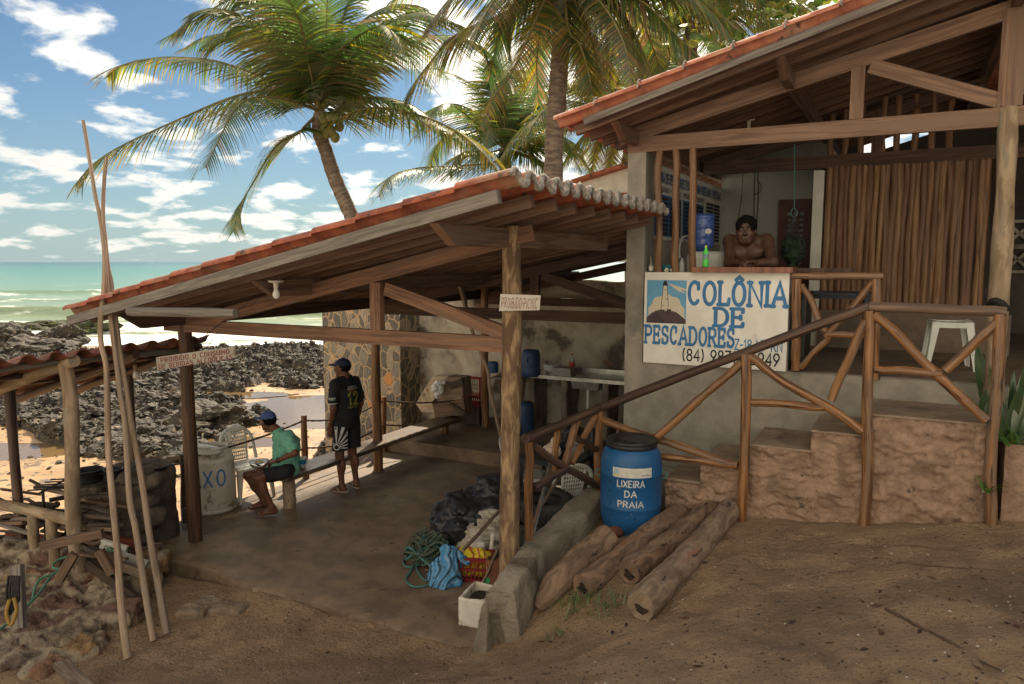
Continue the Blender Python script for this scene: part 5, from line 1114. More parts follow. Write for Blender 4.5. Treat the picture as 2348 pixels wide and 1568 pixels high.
# ================================================================ stove, pots, firewood
p=atZ(335,1250,0); sc_=V3((p.x,7.45,0)); S=SDF((-5.0,6.6,-.3),(-2.95,8.3,1.0),.02)
S.rbox((-3.95,7.6,.30),(.27,.30,.50),.08,Matrix.Rotation(-.5,3,'Z')); S.rbox((-4.15,7.6,.2),(.35,.3,.42),.08,Matrix.Rotation(-.4,3,'Z'),.05)
r=np.random.default_rng(8)
for k in range(60):
    x=r.uniform(-4.5,-3.6); S.ell((x,7.33+r.uniform(-.03,.04),r.uniform(.02,.72)),(r.uniform(.06,.12),.08,r.uniform(.05,.09)),None,.02)
S.rough(.015,15,2).rough(.008,40,3,True)
m_stove=mat('sooty_stone',(.11,.085,.062),(.05,.04,.032),scale=4,detail=8,rough=.9,bump=.8,bscale=20,bdist=.03,c3=(.2,.16,.12),s3=2.5,t3=(.6,.7))
tag(S.build('stone_stove',m_stove),'sooty cemented stone cooking stove under the low tiled roof','stove')
m_pot=mat('sooty_pot',(.05,.055,.06),(.025,.025,.027),scale=8,rough=.5,bump=.1,metal=.4)
def pot(name,u,vtop,Y,r,h,label,handle=None,grp='pots on the stove'):
    c=atY(u,vtop,Y); z0=c.z-h; t=thing(name,label,'pot',(c.x,c.y,z0),grp); mb=MB(); mb.lathe([(.001,0),(r*.9,0),(r,h*.15),(r,h),(r+.008,h),(r+.008,h+.006),(r-.006,h+.006),(r-.008,h*.2),(.001,.012)],(c.x,c.y,z0),28); mb.build('body',m_pot,t)
    if handle is not None:
        d=V3((math.cos(handle),math.sin(handle),.12)); mb=MB(); mb.tube([V3((c.x,c.y,z0+h*.8))+d*r,V3((c.x,c.y,z0+h*.8))+d*(r+.1),V3((c.x,c.y,z0+h*.9))+d*(r+.22)],[.009,.01,.012],8); mb.build('handle',m_pot,t)
    else:
        for s_ in (-1,1): mb=MB(); mb.tube([V3((c.x+s_*r,c.y-.04,z0+h*.75)),V3((c.x+s_*(r+.03),c.y-.03,z0+h*.78)),V3((c.x+s_*(r+.03),c.y+.03,z0+h*.78)),V3((c.x+s_*r,c.y+.04,z0+h*.75))],.005,6); mb.build('handle',m_pot,t)
pot('cooking_pot',203,1077,7.3,.132,.12,'wide open aluminium cooking pot, leftmost on the stove'); pot('cooking_pot',258,1076,7.35,.09,.13,'deep black cooking pot between the wide pot and the pans',.5)
pot('frying_pan',307,1075,7.5,.125,.075,'deep black frying pan behind the tall poles'); pot('frying_pan',360,1069,7.6,.095,.035,'shallow black frying pan on the right end of the stove with handle to the right',.1)
mb=MB()
for k in range(5): mb.beam((-4.75,7.05+.09*k,.70+.0),( -3.7,7.2+.09*k,.72),.012,.012)
mb.beam((-4.6,7.0,.69),(-4.62,7.5,.69),.02,.012); mb.beam((-3.8,7.1,.70),(-3.82,7.6,.70),.02,.012); mb.beam((-4.6,7.05,-.1),(-4.6,7.05,.69),.02,.02); g=mb.build('grill_grate',m_dark); tag(g,'black iron grill bars under the pots','grill')
m_oldw=[wood('old_plank',(.26,.19,.13),(.12,.08,.055)),wood('brown_plank',(.20,.12,.075),(.09,.055,.035)),wood('grey_plank',(.24,.21,.17),(.12,.1,.085)),wood('red_plank',(.22,.05,.03),(.12,.03,.02),rough=.7),wood('dark_plank',(.08,.055,.04),(.04,.028,.02))]
m_peel=mat('peeling_white_green',(.55,.53,.47),(.30,.27,.22),scale=9,rough=.9,bump=.3,c3=(.05,.16,.08),s3=7,t3=(.55,.6))
random.seed(5); rk=random.Random(77)
WP=[(265,1160,372,1180,6.9),]
def plank(u0,v0,u1,v1,Y,w,h,m,label,grp='firewood planks heaped by the stove',Y1=None,cat='plank'):
    a=atY(u0,v0,Y);b=atY(u1,v1,Y1 or Y); mb=MB(); mb.beam(a,b,w,h); o=mb.build('firewood_plank',m); tag(o,label,cat,grp); return o
for (c,m,l) in (((95,1252,236,1222,6.2),1,'broad brown board crossing behind the banded post'),((228,1262,258,1315,6.2),1,'short brown board standing steeply right of the banded post'),((135,1330,170,1270,6.2),1,'short brown board standing steeply left of the banded post'),((240,1233,310,1245,6.9),3,'red painted board ends above the white plank'),((245,1285,330,1315,6.4),0,'light brown squared timber lying low in the heap'),((200,1290,310,1370,6.3),4,'long dark board sloping down to the sand'),((15,1225,140,1240,7.25),3,'red board lying behind the parapet posts'),((25,1250,150,1275,7.2),3,'lower red board lying behind the parapet posts'),((10,1238,130,1258,7.15),2,'grey board between the two red boards')):
    plank(*c,.05,.075,m_oldw[m],l)
a=plank(235,1265,335,1300,6.5,.04,.12,m_peel,'old white plank with peeling green paint near the heap front'); plank(232,1245,290,1262,6.6,.04,.08,m_white,'short white painted plank end above the peeling plank')
for k in range(64):
    u=rk.uniform(10,270); v=rk.uniform(1112,1280); Y=6.75+rk.uniform(0,.75)-(v-1112)/500; Y=max(Y,7.2) if u<165 else Y; L_=rk.uniform(28,62); th=rk.gauss(.10,.17)
    m=m_oldw[rk.choice([0,1,2,4,4,1,4,4])]
    if k%3==0:
        A_=atY(u-L_*math.cos(th),v-L_*math.sin(th),Y); B_=atY(u+L_*math.cos(th),v+L_*math.sin(th),Y+rk.uniform(-.3,.3)); o=logm(A_,B_,rk.uniform(.014,.03),n=8,wob=.03,seg=6).build('firewood_stick',m); tag(o,'weathered firewood stick in the dark heap left of the stove','stick','firewood sticks heaped by the stove')
    else: plank(u-L_*math.cos(th),v-L_*math.sin(th),u+L_*math.cos(th),v+L_*math.sin(th),Y,rk.uniform(.03,.07),rk.uniform(.018,.04),m,'weathered firewood plank in the dark heap left of the stove','loose planks in the heap',Y+rk.uniform(-.3,.3))
# ropes on the rubble wall
m_gr=mat('green_rope',(.10,.26,.17),(.07,.18,.12),scale=50,rough=.8,bump=.3); m_yel=mat('yellow_hose',(.35,.22,.05),None,rough=.6,bump=0)
def rope(pts,r,m,name,label,cat='rope',n=40,grp=None,par=None):
    o=MB().tube(spline(pts,n),r,7).build(name,m,par); 
    if par is None: tag(o,label,cat,grp)
    return o
pcx=atY(145,1290,6.5)
rope([pcx+V3((.08*math.cos(t)*1.0,.085*math.sin(t)-.0,.02*math.sin(t))) for t in [k*.6 for k in range(12)]]+[atZ(120,1318,.12),atZ(90,1360,.1),atZ(40,1410,.08),atZ(-10,1450,.06)],.011,m_gr,'green_rope','light green rope wound round the banded post foot and trailing left')
rope([atZ(135,1312,.13),atZ(90,1330,.12),atZ(75,1370,.03),atZ(66,1440,-.08)],.010,m_gr,'green_rope','short light green rope end hanging down the rubble wall')
stk=thing('mooring_stake','grey wooden stake with dark rope and yellow hose loops at the left border','stake',tuple(atY(38,1430,5.35)))
mb=MB(); mb.beam(atY(45,1440,5.3),atY(38,1295,5.45),.09,.05,up=V3((0,1,0))); mb.build('stake',m_oldw[2],stk)
for k in range(5): rope([atY(20+6*k,1320,5.2),atY(15+7*k,1360,5.2),atY(22+5*k,1410-8*k,5.2),atY(32+3*k,1370,5.2),atY(26+4*k,1322,5.2)],.009,m_black,'rope_loop','',par=stk,n=20)
rope([atY(22,1375,5.18),atY(15,1405,5.18),atY(25,1432,5.18),atY(38,1400,5.18),atY(32,1370,5.18)],.014,m_yel,'hose_loop','',par=stk,n=24)
o=MB().beam(atZ(140,1520,.06),atZ(215,1600,.16),.10,.04).build('timber_offcut',m_oldw[0]); tag(o,'weathered timber half sunk in the sand at the bottom left border','timber')

# ================================================================ signs, bulbs, wires
def quadsign(name,label,px,Y,th,lines,tk=.14,rows=None):
    t=[atY(u,v,Y) for u,v in px]; c=sum(t,V3())/4; T_=thing(name,label,'sign',tuple(c)); mb=MB(); mb.prism([t[0],t[3],t[2],t[1]],V3((0,th,0))); b=mb.build('board',m_signw,T_)
    ex=(t[1]-t[0]); ey=(t[0]-t[3]); W_=ex.length;H_=ey.length; exn=ex.normalized(); eyn=ey.normalized(); mb=MB()
    for k,(txt,x0,x1,y0,h) in enumerate(lines):
        polys,w=textpolys(txt,h*H_,1,tk,.30,0,.06); s_=(x1-x0)*W_/w; pl=[(i,[(q[0]*s_,q[1]) for q in p]) for i,p in polys]; flatpaint(mb,pl,t[3]+exn*(x0*W_)+eyn*(y0*H_),exn,eyn,.0015)
    mb.build('lettering',m_red_paint,T_); return T_
m_signw=mat('sign_white',(.62,.57,.48),(.52,.47,.39),scale=9,rough=.8,bump=.1,c3=(.3,.25,.18),s3=4,t3=(.62,.72))
quadsign('painted_sign','cream board lettered in red forbidding alcoholic drinks, nailed to the dark post',[(357,819),(539,794),(540,820),(360,849)],7.42,.015,[('PROIBIDO O CONSUMO',.06,.92,.53,.34),('DE BEBIDAS ALCOÓLICAS',.03,.95,.09,.33)],.15)
quadsign('painted_sign','white board lettered in red forbidding picnics, nailed to the thick pale post',[(1147,674),(1239,677),(1237,711),(1144,713)],5.62,.014,[('PROIBiDO:PiCNiC',.05,.93,.2,.58)],.085)
m_bulb=mat('bulb_glass',(.75,.74,.66),None,rough=.25,bump=0)
def bulb(u,v,Y,label,plate=True,s=1.0):
    c=atY(u,v,Y); t=thing('ceiling_bulb',label,'lamp',(c.x,c.y,c.z),'bare bulbs under the roofs'); mb=MB()
    mb.lathe([(.001,-.062),(.022,-.055),(.031,-.03),(.028,-.008),(.017,.012),(.015,.02)],tuple(c),16); mb.build('bulb',m_bulb,t)
    mb=MB(); mb.lathe([(.018,.018),(.02,.05),(.024,.07),(.05*s+.01,.075),(.055*s+.01,.09),(.001,.092)],tuple(c),16); mb.build('socket',m_signw if plate else m_postgold,t)
    mb=MB(); mb.tube([c+V3((0,0,.08)),c+V3((.0,.0,.3))],.006,6); mb.build('flex',m_black,t)
bulb(633,668,6.15,'bare bulb in white holder under the open shelter roof'); bulb(1716,292,8.4,'bare bulb in white holder under the upper roof'); bulb(311,855,7.6,'unlit bulb in tan holder hanging below the low tiled roof',False,.2)
def wire(pts,label,Y=None,r=.003): rope([atY(u,v,y) for u,v,y in pts],r,m_black,'electric_wire',label,'wire',30,'thin wires strung under the roofs')
wire([(606,662,6.7),(560,700,6.9),(500,745,7.2),(453,785,7.4)],'thin wire running down from the bulb to the dark post')
wire([(480,798,7.45),(445,790,7.5),(400,800,7.6),(345,790,7.7)],'thin slack wire looped behind the dark post to the low roof')
wire([(500,760,7.2),(470,800,7.4),(430,812,7.6),(350,795,7.7)],'second slack wire below the first behind the dark post')

# ================================================================ bench, rope fence, bin, chairs
BE=thing('log_bench','long dark plank bench on log stumps along the sea side of the shelter','bench',AB(-6.45,8,0))
mb=MB(); 
for k,(a0,a1) in enumerate(((-6.60,-6.43),(-6.42,-6.22))): mb.box(AB((a0+a1)/2,8.1,.405+.004*k),(a1-a0,4.0-.1*k,.05),-TH)
mb.build('seat',wood('bench_wood',(.13,.085,.055),(.06,.042,.03),(.17,.12,.08),rough=.4),BE)
for b in (6.36,9.75): logm(AB(-6.41,b,-.02 if b<9 else .15),AB(-6.41,b,.38),.075,.075,n=14).build('leg',m_postgold if b<9 else m_log,BE)
RF=thing('rope_fence','knotted rope fence on short log posts at the sea edge of the floor','fence',AB(-7.05,7.3,0))
F_=[AB(-7.1,5.45,.0),AB(-7.08,7.34,0),AB(-7.03,9.0,0)]; ht=[.78,.87,.86]
for p,h in zip(F_,ht): logm(p-V3((0,0,.3)),p+V3((0,0,h)),.045,.042).build('post',m_log_dark if h<.8 else m_log,RF)
def rp(a,b,sag,r=.013): 
    pts=[a.lerp(b,t/6)-V3((0,0,sag*4*(t/6)*(1-t/6))) for t in range(7)]; o=MB().tube(spline(pts,30),[r*(1+.18*math.sin(i*2.6)) for i in range(31)],7).build('rope',m_rope,RF)
e0=AB(-6.95,10.15,0)
for h0,h1,h2,h3 in ((.72,.80,.80,.72),(.34,.42,.42,.36)):
    rp(F_[0]+V3((0,0,h0)),F_[1]+V3((0,0,h1)),.04); rp(F_[1]+V3((0,0,h1)),F_[2]+V3((0,0,h2)),.10); rp(F_[2]+V3((0,0,h2)),AB(-6.2,10.1,h3),.05)
# bin
bc=atZ(487,1163,0); BN=thing('painted_bin','tall battered white plastic bin with blue letters behind the dark post','bin',(bc.x,bc.y,0))
m_binw=mat('dirty_white_bin',(.62,.58,.5),(.5,.45,.37),scale=5,rough=.6,bump=.15,coord='Object',stretch=(1,1,.5),c3=(.25,.2,.15),s3=5,t3=(.56,.68),c4=(.12,.09,.07),s4=26,t4=(.66,.72))
mb=MB(); mb.lathe([(.27,.03),(.275,.1),(.275,.5),(.262,.585),(.268,.595),(.262,.61),(.225,.70),(.205,.715),(.203,.74),(.212,.745),(.212,.755),(.19,.755),(.185,.70),(.24,.58),(.25,.05),(.001,.04)],(bc.x,bc.y,0),40); bb=mb.build('body',m_binw,BN)
mb=MB(); mb.lathe([(.001,.0),(.30,.0),(.315,.02),(.315,.05),(.30,.055),(.29,.03),(.001,.03)],(bc.x,bc.y,0),40); mb.build('base_ring',m_binw,BN)
mb=MB(); c=atY(462,1030,8.45); Mr=Matrix.Rotation(R(9),3,'Y')@Matrix.Rotation(R(-4),3,'X'); mb.lathe([(.001,.03),(.10,.03),(.10,.02),(.22,.015),(.235,.0),(.235,-.012),(.22,-.012),(.001,.0)],tuple(c),30,Mr); mb.build('lid',m_binw,BN)
def cylpaint(name,m,polys,cx,cy,rf,th0,z0,par,lift=.002):
    """polys in metres: x along the surface to the viewer's right, y up; th0 = angle of x=0"""
    mb=MB()
    for k,p in polys:
        q=[]
        for x,y in p:
            rr=rf(z0+y); a=th0+x/rr; rr+=lift+.0003*(k%30); q.append(V3((cx+rr*math.cos(a),cy+rr*math.sin(a),z0+y)))
        mb.add(q,[tuple(range(len(q)))])
    return mb.build(name,m,par)
def subdiv(polys,mx=.03):
    out=[]
    for k,p in polys:
        x0=min(q[0] for q in p);x1=max(q[0] for q in p)
        if x1-x0<=mx*1.5: out.append((k,p)); continue
        n=math.ceil((x1-x0)/mx); 
        for i in range(n):
            a=x0+(x1-x0)*i/n;b=x0+(x1-x0)*(i+1)/n; c=p
            for s_,lim in ((1,a),(-1,b)):
                o=[]; 
                for j in range(len(c)):
                    A_=c[j];B_=c[(j+1)%len(c)]; ia=s_*(A_[0]-lim)>=0; ib=s_*(B_[0]-lim)>=0
                    if ia: o.append(A_)
                    if ia!=ib: t=(lim-A_[0])/(B_[0]-A_[0]); o.append((lim,A_[1]+t*(B_[1]-A_[1])))
                c=o
                if not c: break
            if len(c)>=3: out.append((k,c))
    return out
def facing(cx,cy): return math.atan2(-cy,-cx)
th=facing(bc.x,bc.y)
polys,w=textpolys('LIXO',.185,1.0,.13,.35,0,.04); cylpaint('lettering',m_blue_paint,subdiv([(k,[(q[0]*.88,q[1]) for q in p]) for k,p in polys]),bc.x,bc.y,lambda z:.276,th-.52*1.9,.33,BN)

def plastic_chair(name,label,x,y,z,rz,m,grp,scale=1.0):
    """local: faces +Y. parts seat, backrest, four legs"""
    t=thing(name,label,'chair',(x,y,z),grp); Mz=Matrix.Rotation(rz,3,'Z'); O=V3((x,y,z))
    T=lambda p:O+(Mz@V3(p))*scale
    def tf(mb): mb.v=[tuple(T(v)) for v in mb.v]; return mb
    mb=MB(); n=15; P=[];Pb=[]
    for j in range(n):
        for i in range(n):
            u=-1+2*i/(n-1); v=-1+2*j/(n-1); k=math.sqrt(max(0,1-.18*u*u*v*v*2)); px=.215*u*k*(1+.06*v); py=.21*v*k; d=.02*(1-u*u)*(1-v*v); e=.025*max(0,abs(v)-.85)/.15*(v>0); P.append((px,py,.43-d-e)); Pb.append((px,py,.415-d-e-(.022 if max(abs(u),abs(v))>.9 else 0)))
    mb.grid(P,n,n); mb.grid(Pb,n,n,flip=True)
    for line in (range(n),range(n*(n-1),n*n),range(0,n*n,n),range(n-1,n*n,n)): l=list(line); mb.grid([Pb[k] for k in l]+[P[k] for k in l],n,2)
    tf(mb).build('seat',m,t)
    # backrest: arch band with perforated panel
    mb=MB(); arcp=[]; 
    for k in range(25):
        a=math.pi*k/24; arcp.append((.21*math.cos(a)*(1-.0),-.21-.09*math.sin(a)**.7-.02,.62+.22*math.sin(a)**.8))
    arcp=[(.215,-.18,.43)]+arcp+[(-.215,-.18,.43)]
    sp=spline(arcp,50); mb.tube(sp,[.024]*len(sp),8,flat=.45)
    for s_ in (-1,1):
        pn=spline([(s_*.105,-.20,.43),(s_*.115,-.245,.6),(s_*.13,-.29,.78)],10); mb.tube(pn,[.016]*11,7,flat=.5)
    # panel rows with gaps
    for r_ in range(9):
        z=.45+.36*r_/8; yy=-.205-.09*((z-.43)/.4); hw=.10+.03*r_/8; mb.beam((-hw,yy,z),(hw,yy,z),.010,.018)
    for c in range(-4,5): mb.beam((c*.025,-.205,.44),(c*.029,-.30,.83),.010,.012)
    tf(mb).build('backrest',m,t)
    for sx in (-1,1):
        for sy in (-1,1):
            mb=MB(); top=(sx*.185,sy*.175,.42); bot=(sx*.225,sy*.225+(.0),0)
            mb.hexa([(bot[0]-.014,bot[1]-.014,0),(bot[0]+.014,bot[1]-.014,0),(bot[0]+.014,bot[1]+.014,0),(bot[0]-.014,bot[1]+.014,0),(top[0]-.035,top[1]-.03,.42),(top[0]+.035,top[1]-.03,.42),(top[0]+.035,top[1]+.03,.42),(top[0]-.035,top[1]+.03,.42)]); tf(mb).build('leg',m,t)
    return t
c=atZ(545,1118,0); plastic_chair('plastic_chair','white plastic armless chair with holed back behind the white bin',-3.30,9.0,0,R(-133),m_whitep,'white plastic chairs')
# cup on bench
c=atZ(694,1074,.43); cu=thing('paper_cup','blue and white cup standing on the bench beside the seated man','cup',tuple(c)); mb=MB(); mb.lathe([(.001,0),(.032,0),(.045,.075),(.047,.14),(.043,.14),(.03,.01)],tuple(c),20); mb.build('cup',m_whitep,cu)
mb=MB(); mb.lathe([(.0435,.06),(.0468,.12)],tuple(c),20); mb.v=[(c.x+(v[0]-c.x)*1.03,c.y+(v[1]-c.y)*1.03,v[2]) for v in mb.v]; mb.build('blue_band',mat('cup_blue',(.03,.22,.42),None,rough=.5,bump=0),cu)

gk=thing('grill_rack','small pale wire grill rack hanging on the dark fence post behind the tall post','grill rack',tuple(atY(424,1190,7.9)))
mb=MB(); c=atY(424,1190,7.9); mb.tube(spline([c+V3(p) for p in ((-.03,0,.11),(.02,0,.12),(.035,0,.0),(.03,0,-.11),(0,0,-.13),(-.03,0,-.11),(-.035,0,0),(-.03,0,.11))],30),.005,6); mb.build('frame',m_steel,gk)
mb=MB()
for k in range(8): z=-.10+.028*k; mb.tube([c+V3((-.032,0,z)),c+V3((.032,0,z))],.0028,5)
mb.build('wires',m_steel,gk); mb=MB(); mb.tube([c+V3((0,0,.11)),c+V3((-.01,0,.25))],.004,5); mb.build('hanger',m_rope,gk)
# ================================================================ back of the shelter
random.seed(41)
def bq(u,v,b): return atB(u,v,b)
zc3=bq(1320,868,10.45).z; a0=toAB(bq(1213,860,10.45))[0]; SK=thing('sink_counter','steel sink counter on rough plaster legs against the brown wall','sink counter',AB((a0-2.5)/2,10.7,.2))
mb=MB(); a1=-2.52; mb.box(AB((a0+a1)/2,10.74,zc3),(a1-a0,.6,.03),-TH); mb.box(AB((a0+a1)/2,10.445,zc3-.015),(a1-a0,.015,.05),-TH); mb.box(AB((a0+a1)/2,11.0,zc3+.05),(a1-a0,.02,.09),-TH); mb.build('steel_top',m_steel,SK)
for u in (1224,1298,1392):
    a=toAB(bq(u,900,10.6))[0]; S=SDF(AB(a,10.72,.1)-V3((.3,.35,.15)),AB(a,10.72,zc3)+V3((.3,.35,.05)),.02); S.rbox(tuple(AB(a,10.74,(.1+zc3)/2)),(.055,.25,(zc3-.1)/2-.01),.03,Matrix.Rotation(-TH,3,'Z')).rough(.012,13,int(u)); S.build('leg',m_plast,SK)
a=toAB(bq(1345,890,10.6))[0]; mb=MB(); mb.box(AB(a,10.7,zc3-.10),(.42,.34,.15),-TH,top=1.15); mb.build('basin',m_steel,SK)
mb=MB(); pz=AB(a+.02,10.6,zc3-.15); mb.tube([pz,pz-V3((0,0,.42))],.022,10); mb.build('waste_pipe',m_whitep,SK)
def bottle(name,label,p,h,r,m,capm,lab=None,grp=None):
    t=thing(name,label,'bottle',tuple(p),grp); mb=MB(); mb.lathe([(.001,0),(r*.9,0),(r,h*.04),(r,h*.3),(r*.93,h*.34),(r,h*.38),(r,h*.62),(r*.75,h*.75),(r*.38,h*.88),(r*.36,h*.93)],tuple(p),18); mb.build('body',m,t)
    mb=MB(); mb.lathe([(r*.42,h*.92),(r*.42,h),(.001,h)],tuple(p),14); mb.build('cap',capm,t)
    if lab: mb=MB(); mb.lathe([(r*1.02,h*.36),(r*1.02,h*.60)],tuple(p),18); mb.build('label',lab,t)
m_clear=mat('clear_plastic',(.5,.52,.5),None,rough=.15,bump=0,alpha=.45); m_redcap=mat('red_cap',(.4,.03,.03),None,rough=.4,bump=0)
p=bq(1311,846,10.75); bottle('soda_bottle','clear soda bottle with red cap and label on the sink counter',(p.x,p.y,zc3+.016),.33,.045,m_clear,m_redcap,m_redcap)
m_boxg=mat('grey_box',(.3,.3,.28),(.22,.22,.2),scale=8,rough=.5,bump=.1)
p=bq(1292,858,10.62); o=MB().box((p.x,p.y,zc3+.075),(.33,.2,.12),-TH,top=.92).build('metal_tray',m_boxg); tag(o,'grey upturned metal tray on the sink counter','tray')
p=bq(1245,858,10.62); mb=MB(); mb.box((p.x,p.y,zc3+.03),(.14,.10,.03),-TH); mb.ball((p.x,p.y,zc3+.055),.03,10,sc=(1,1,.6)); o=mb.build('soap_dish',m_whitep); tag(o,'white soap dish with soap on the left end of the sink counter','dish')
# trestle table with drum
zt=zc3-.03; TB=thing('trestle_table','rough wooden work table left of the sink holding a blue drum','table',AB(toAB(bq(1180,860,10.3))[0],10.3,.2)); ta0=toAB(bq(1135,860,10.2))[0]; ta1=a0-.02
mb=MB(); mb.box(AB((ta0+ta1)/2,10.4,zt),(ta1-ta0,.7,.03),-TH); mb.build('tabletop',m_oldw[2],TB)
for s_ in (0,1):
    for q in (0,1): aa_=ta0+.08 if s_==0 else ta1-.1; mb=MB(); mb.beam(AB(aa_+(-.1 if q else .1),10.12+.5*(q),.2),AB(aa_+(.05 if q else -.05),10.62-.5*q,zt-.02),.05,.05); mb.build('leg',m_oldw[1],TB)
m_bdrum=mat('blue_drum',(.03,.065,.16),(.035,.08,.19),scale=4,rough=.45,bump=.05)
def drum(name,label,p,r,h,grp=None,m=None):
    t=thing(name,label,'drum',tuple(p),grp); mb=MB(); mb.lathe([(.001,0),(r*.9,0),(r,h*.06),(r,h*.3),(r*.98,h*.33),(r,h*.36),(r,h*.8),(r*.92,h*.92),(r*.8,h),(.001,h)],tuple(p),26); mb.build('body',m or m_bdrum,t); return t
p=bq(1217,845,10.45); d=drum('plastic_drum','dark blue plastic drum standing on the work table by the sink',(p.x,p.y,zt+.016),.15,.42,'blue drums in the shelter')
mb=MB(); f=facing(p.x,p.y); q=V3((p.x+.155*math.cos(f),p.y+.155*math.sin(f),zt+.30)); mb.tube(spline([q+V3((-.06,0,-.05)),q+V3((-.055,-.02,.03)),q+V3((.055,-.02,.03)),q+V3((.06,0,-.05))],12),.01,6); mb.build('handle',m_bdrum,d)
p=bq(1133,862,10.5); drum('plastic_drum','small blue tub on the left end of the work table',(p.x-.02,p.y,zt+.016),.09,.18,'blue drums in the shelter')
p=bq(1207,930,10.4); drum('plastic_drum','dark blue drum standing on the floor under the work table',(p.x-.05,p.y,.2),.17,.5,'blue drums in the shelter')
# red crates
m_crate=mat('red_crate',(.40,.035,.03),(.30,.025,.022),scale=6,rough=.45,bump=.05)
def crate(name,label,c,sx,sy,sz,rz,m,grp,tilt=0,cat='crate'):
    t=thing(name,label,cat,tuple(c),grp); Mz=Matrix.Rotation(rz,3,'Z')@Matrix.Rotation(tilt,3,'X'); O=V3(c); 
    def T(p): return O+Mz@V3(p)
    for nm,(ox,oy,w,rot) in {'front_side':(0,-sy/2,sx,0),'back_side':(0,sy/2,sx,0),'left_side':(-sx/2,0,sy,1),'right_side':(sx/2,0,sy,1)}.items():
        mb=MB(); nb=max(4,int(w/.035))
        def bar(x0,z0,x1,z1,wd,dp=.012):
            a=(x0,0,z0);b=(x1,0,z1)
            if rot: a=(0,x0,z0);b=(0,x1,z1)
            mb.beam(T((ox+a[0],oy+a[1],a[2])),T((ox+b[0],oy+b[1],b[2])),wd,dp if z0!=z1 else wd*1.6)
        for z in (.012,sz*.5,sz-.02): bar(-w/2,z,w/2,z,.014 if z<sz*.9 else .02)
        for i in range(nb+1): x=-w/2+w*i/nb; bar(x,0.0,x,sz,.009)
        mb.build(nm,m,t)
    mb=MB()
    for i in range(9): x=-sx/2+sx*i/8; mb.beam(T((x,-sy/2,.006)),T((x,sy/2,.006)),.01,.008)
    for i in range(6): y=-sy/2+sy*i/5; mb.beam(T((-sx/2,y,.009)),T((sx/2,y,.009)),.01,.006)
    mb.build('bottom',m,t); return t
p=bq(1077,925,10.7); z0=p.z
crate('plastic_crate','red plastic crate standing on its side on top, before the plaster wall',(p.x+.10,p.y-.20,z0+.33),.34,.32,.14,-TH,m_crate,'red crates',tilt=R(90)); crate('plastic_crate','red plastic crate lying under the upright one',(p.x+.10,p.y-.08,z0),.34,.30,.17,-TH,m_crate,'red crates'); 
o=MB().box((p.x+.1,p.y-.08,(z0+.2)/2),(.34,.34,z0-.21),-TH).build('wooden_box',m_oldw[4]); tag(o,'dark wooden box under the red crates','box')
# foam slab and wooden boxes at the bench end
m_foam=mat('dirty_foam',(.52,.42,.30),(.38,.29,.2),scale=12,rough=.95,bump=.5,bscale=50,c3=(.2,.15,.1),s3=5)
def blk(name,label,px,b,dep,m,cat,grp=None): mb=MB(); mb.prism([bq(u,v,b) for u,v in px],BX*dep); o=mb.build(name,m); tag(o,label,cat,grp); return o
blk('foam_block','large dirty foam slab leaning against the wooden boxes',[(953,925),(966,944),(995,944),(990,922),(1008,898),(1026,863),(991,863)],9.9,.3,m_foam,'foam block')
blk('wooden_box','upright wooden box beside the foam slab, upper of two',[(1003,920),(1031,918),(1061,908),(1058,866),(1030,864),(1006,874)],9.82,.28,m_oldw[0],'box','wooden boxes at the bench end')
blk('wooden_box','brown wooden box on the bench end, lower of two',[(997,958),(1030,954),(1066,950),(1062,912),(1030,922),(992,926)],9.84,.26,m_oldw[1],'box','wooden boxes at the bench end')
o=MB().beam(bq(1031,886,9.78),bq(1060,874,9.78),.03,.10).build('dark_board',m_oldw[4]); tag(o,'dark board across the upper wooden box','board')
o=MB().beam(bq(1030,925,9.78),bq(1066,948,9.78),.03,.05).build('dark_board',m_oldw[4]); tag(o,'dark diagonal board across the lower wooden box','board')
m_bag=mat('thin_plastic_bag',(.75,.75,.74),(.6,.6,.6),scale=14,rough=.4,bump=.6,bscale=20,alpha=.9)
c=bq(1003,890,9.7); S=SDF(c-V3((.2,.15,.2)),c+V3((.2,.15,.2)),.01); S.ell(tuple(c),(.09,.06,.10)).cone(tuple(c+V3((.04,0,.07))),tuple(c+V3((.10,0,.1))),.04,.015).cone(tuple(c+V3((0,0,-.06))),tuple(c+V3((-.01,0,-.14))),.05,.01).rough(.02,38,4,True); tag(S.build('plastic_bag',m_bag),'white plastic bag draped on the wooden box','bag')
# leaning stick
o=MB().tube(spline([atY(u,v,Y) for u,v,Y in ((1048,637,9.4),(1060,680,9.5),(1076,740,9.6),(1098,800,9.7),(1118,850,9.8),(1122,890,9.9),(1135,945,10.0),(1148,1000,10.1),(1158,1040,10.2))],40),[.022+.006*i/41 for i in range(41)],9,jit=.03).build('forked_stick',m_palepole); tag(o,'crooked pale stick leaning between the brace and the thick post','stick')
c=atY(1066,690,9.5); o=MB().tube([atY(1058,650,9.45),atY(1068,690,9.5),atY(1072,718,9.5)],[.012,.02,.004],7).build('bark_strip',m_oldw[4]); tag(o,'dark bark strip tied near the top of the crooked stick','bark')
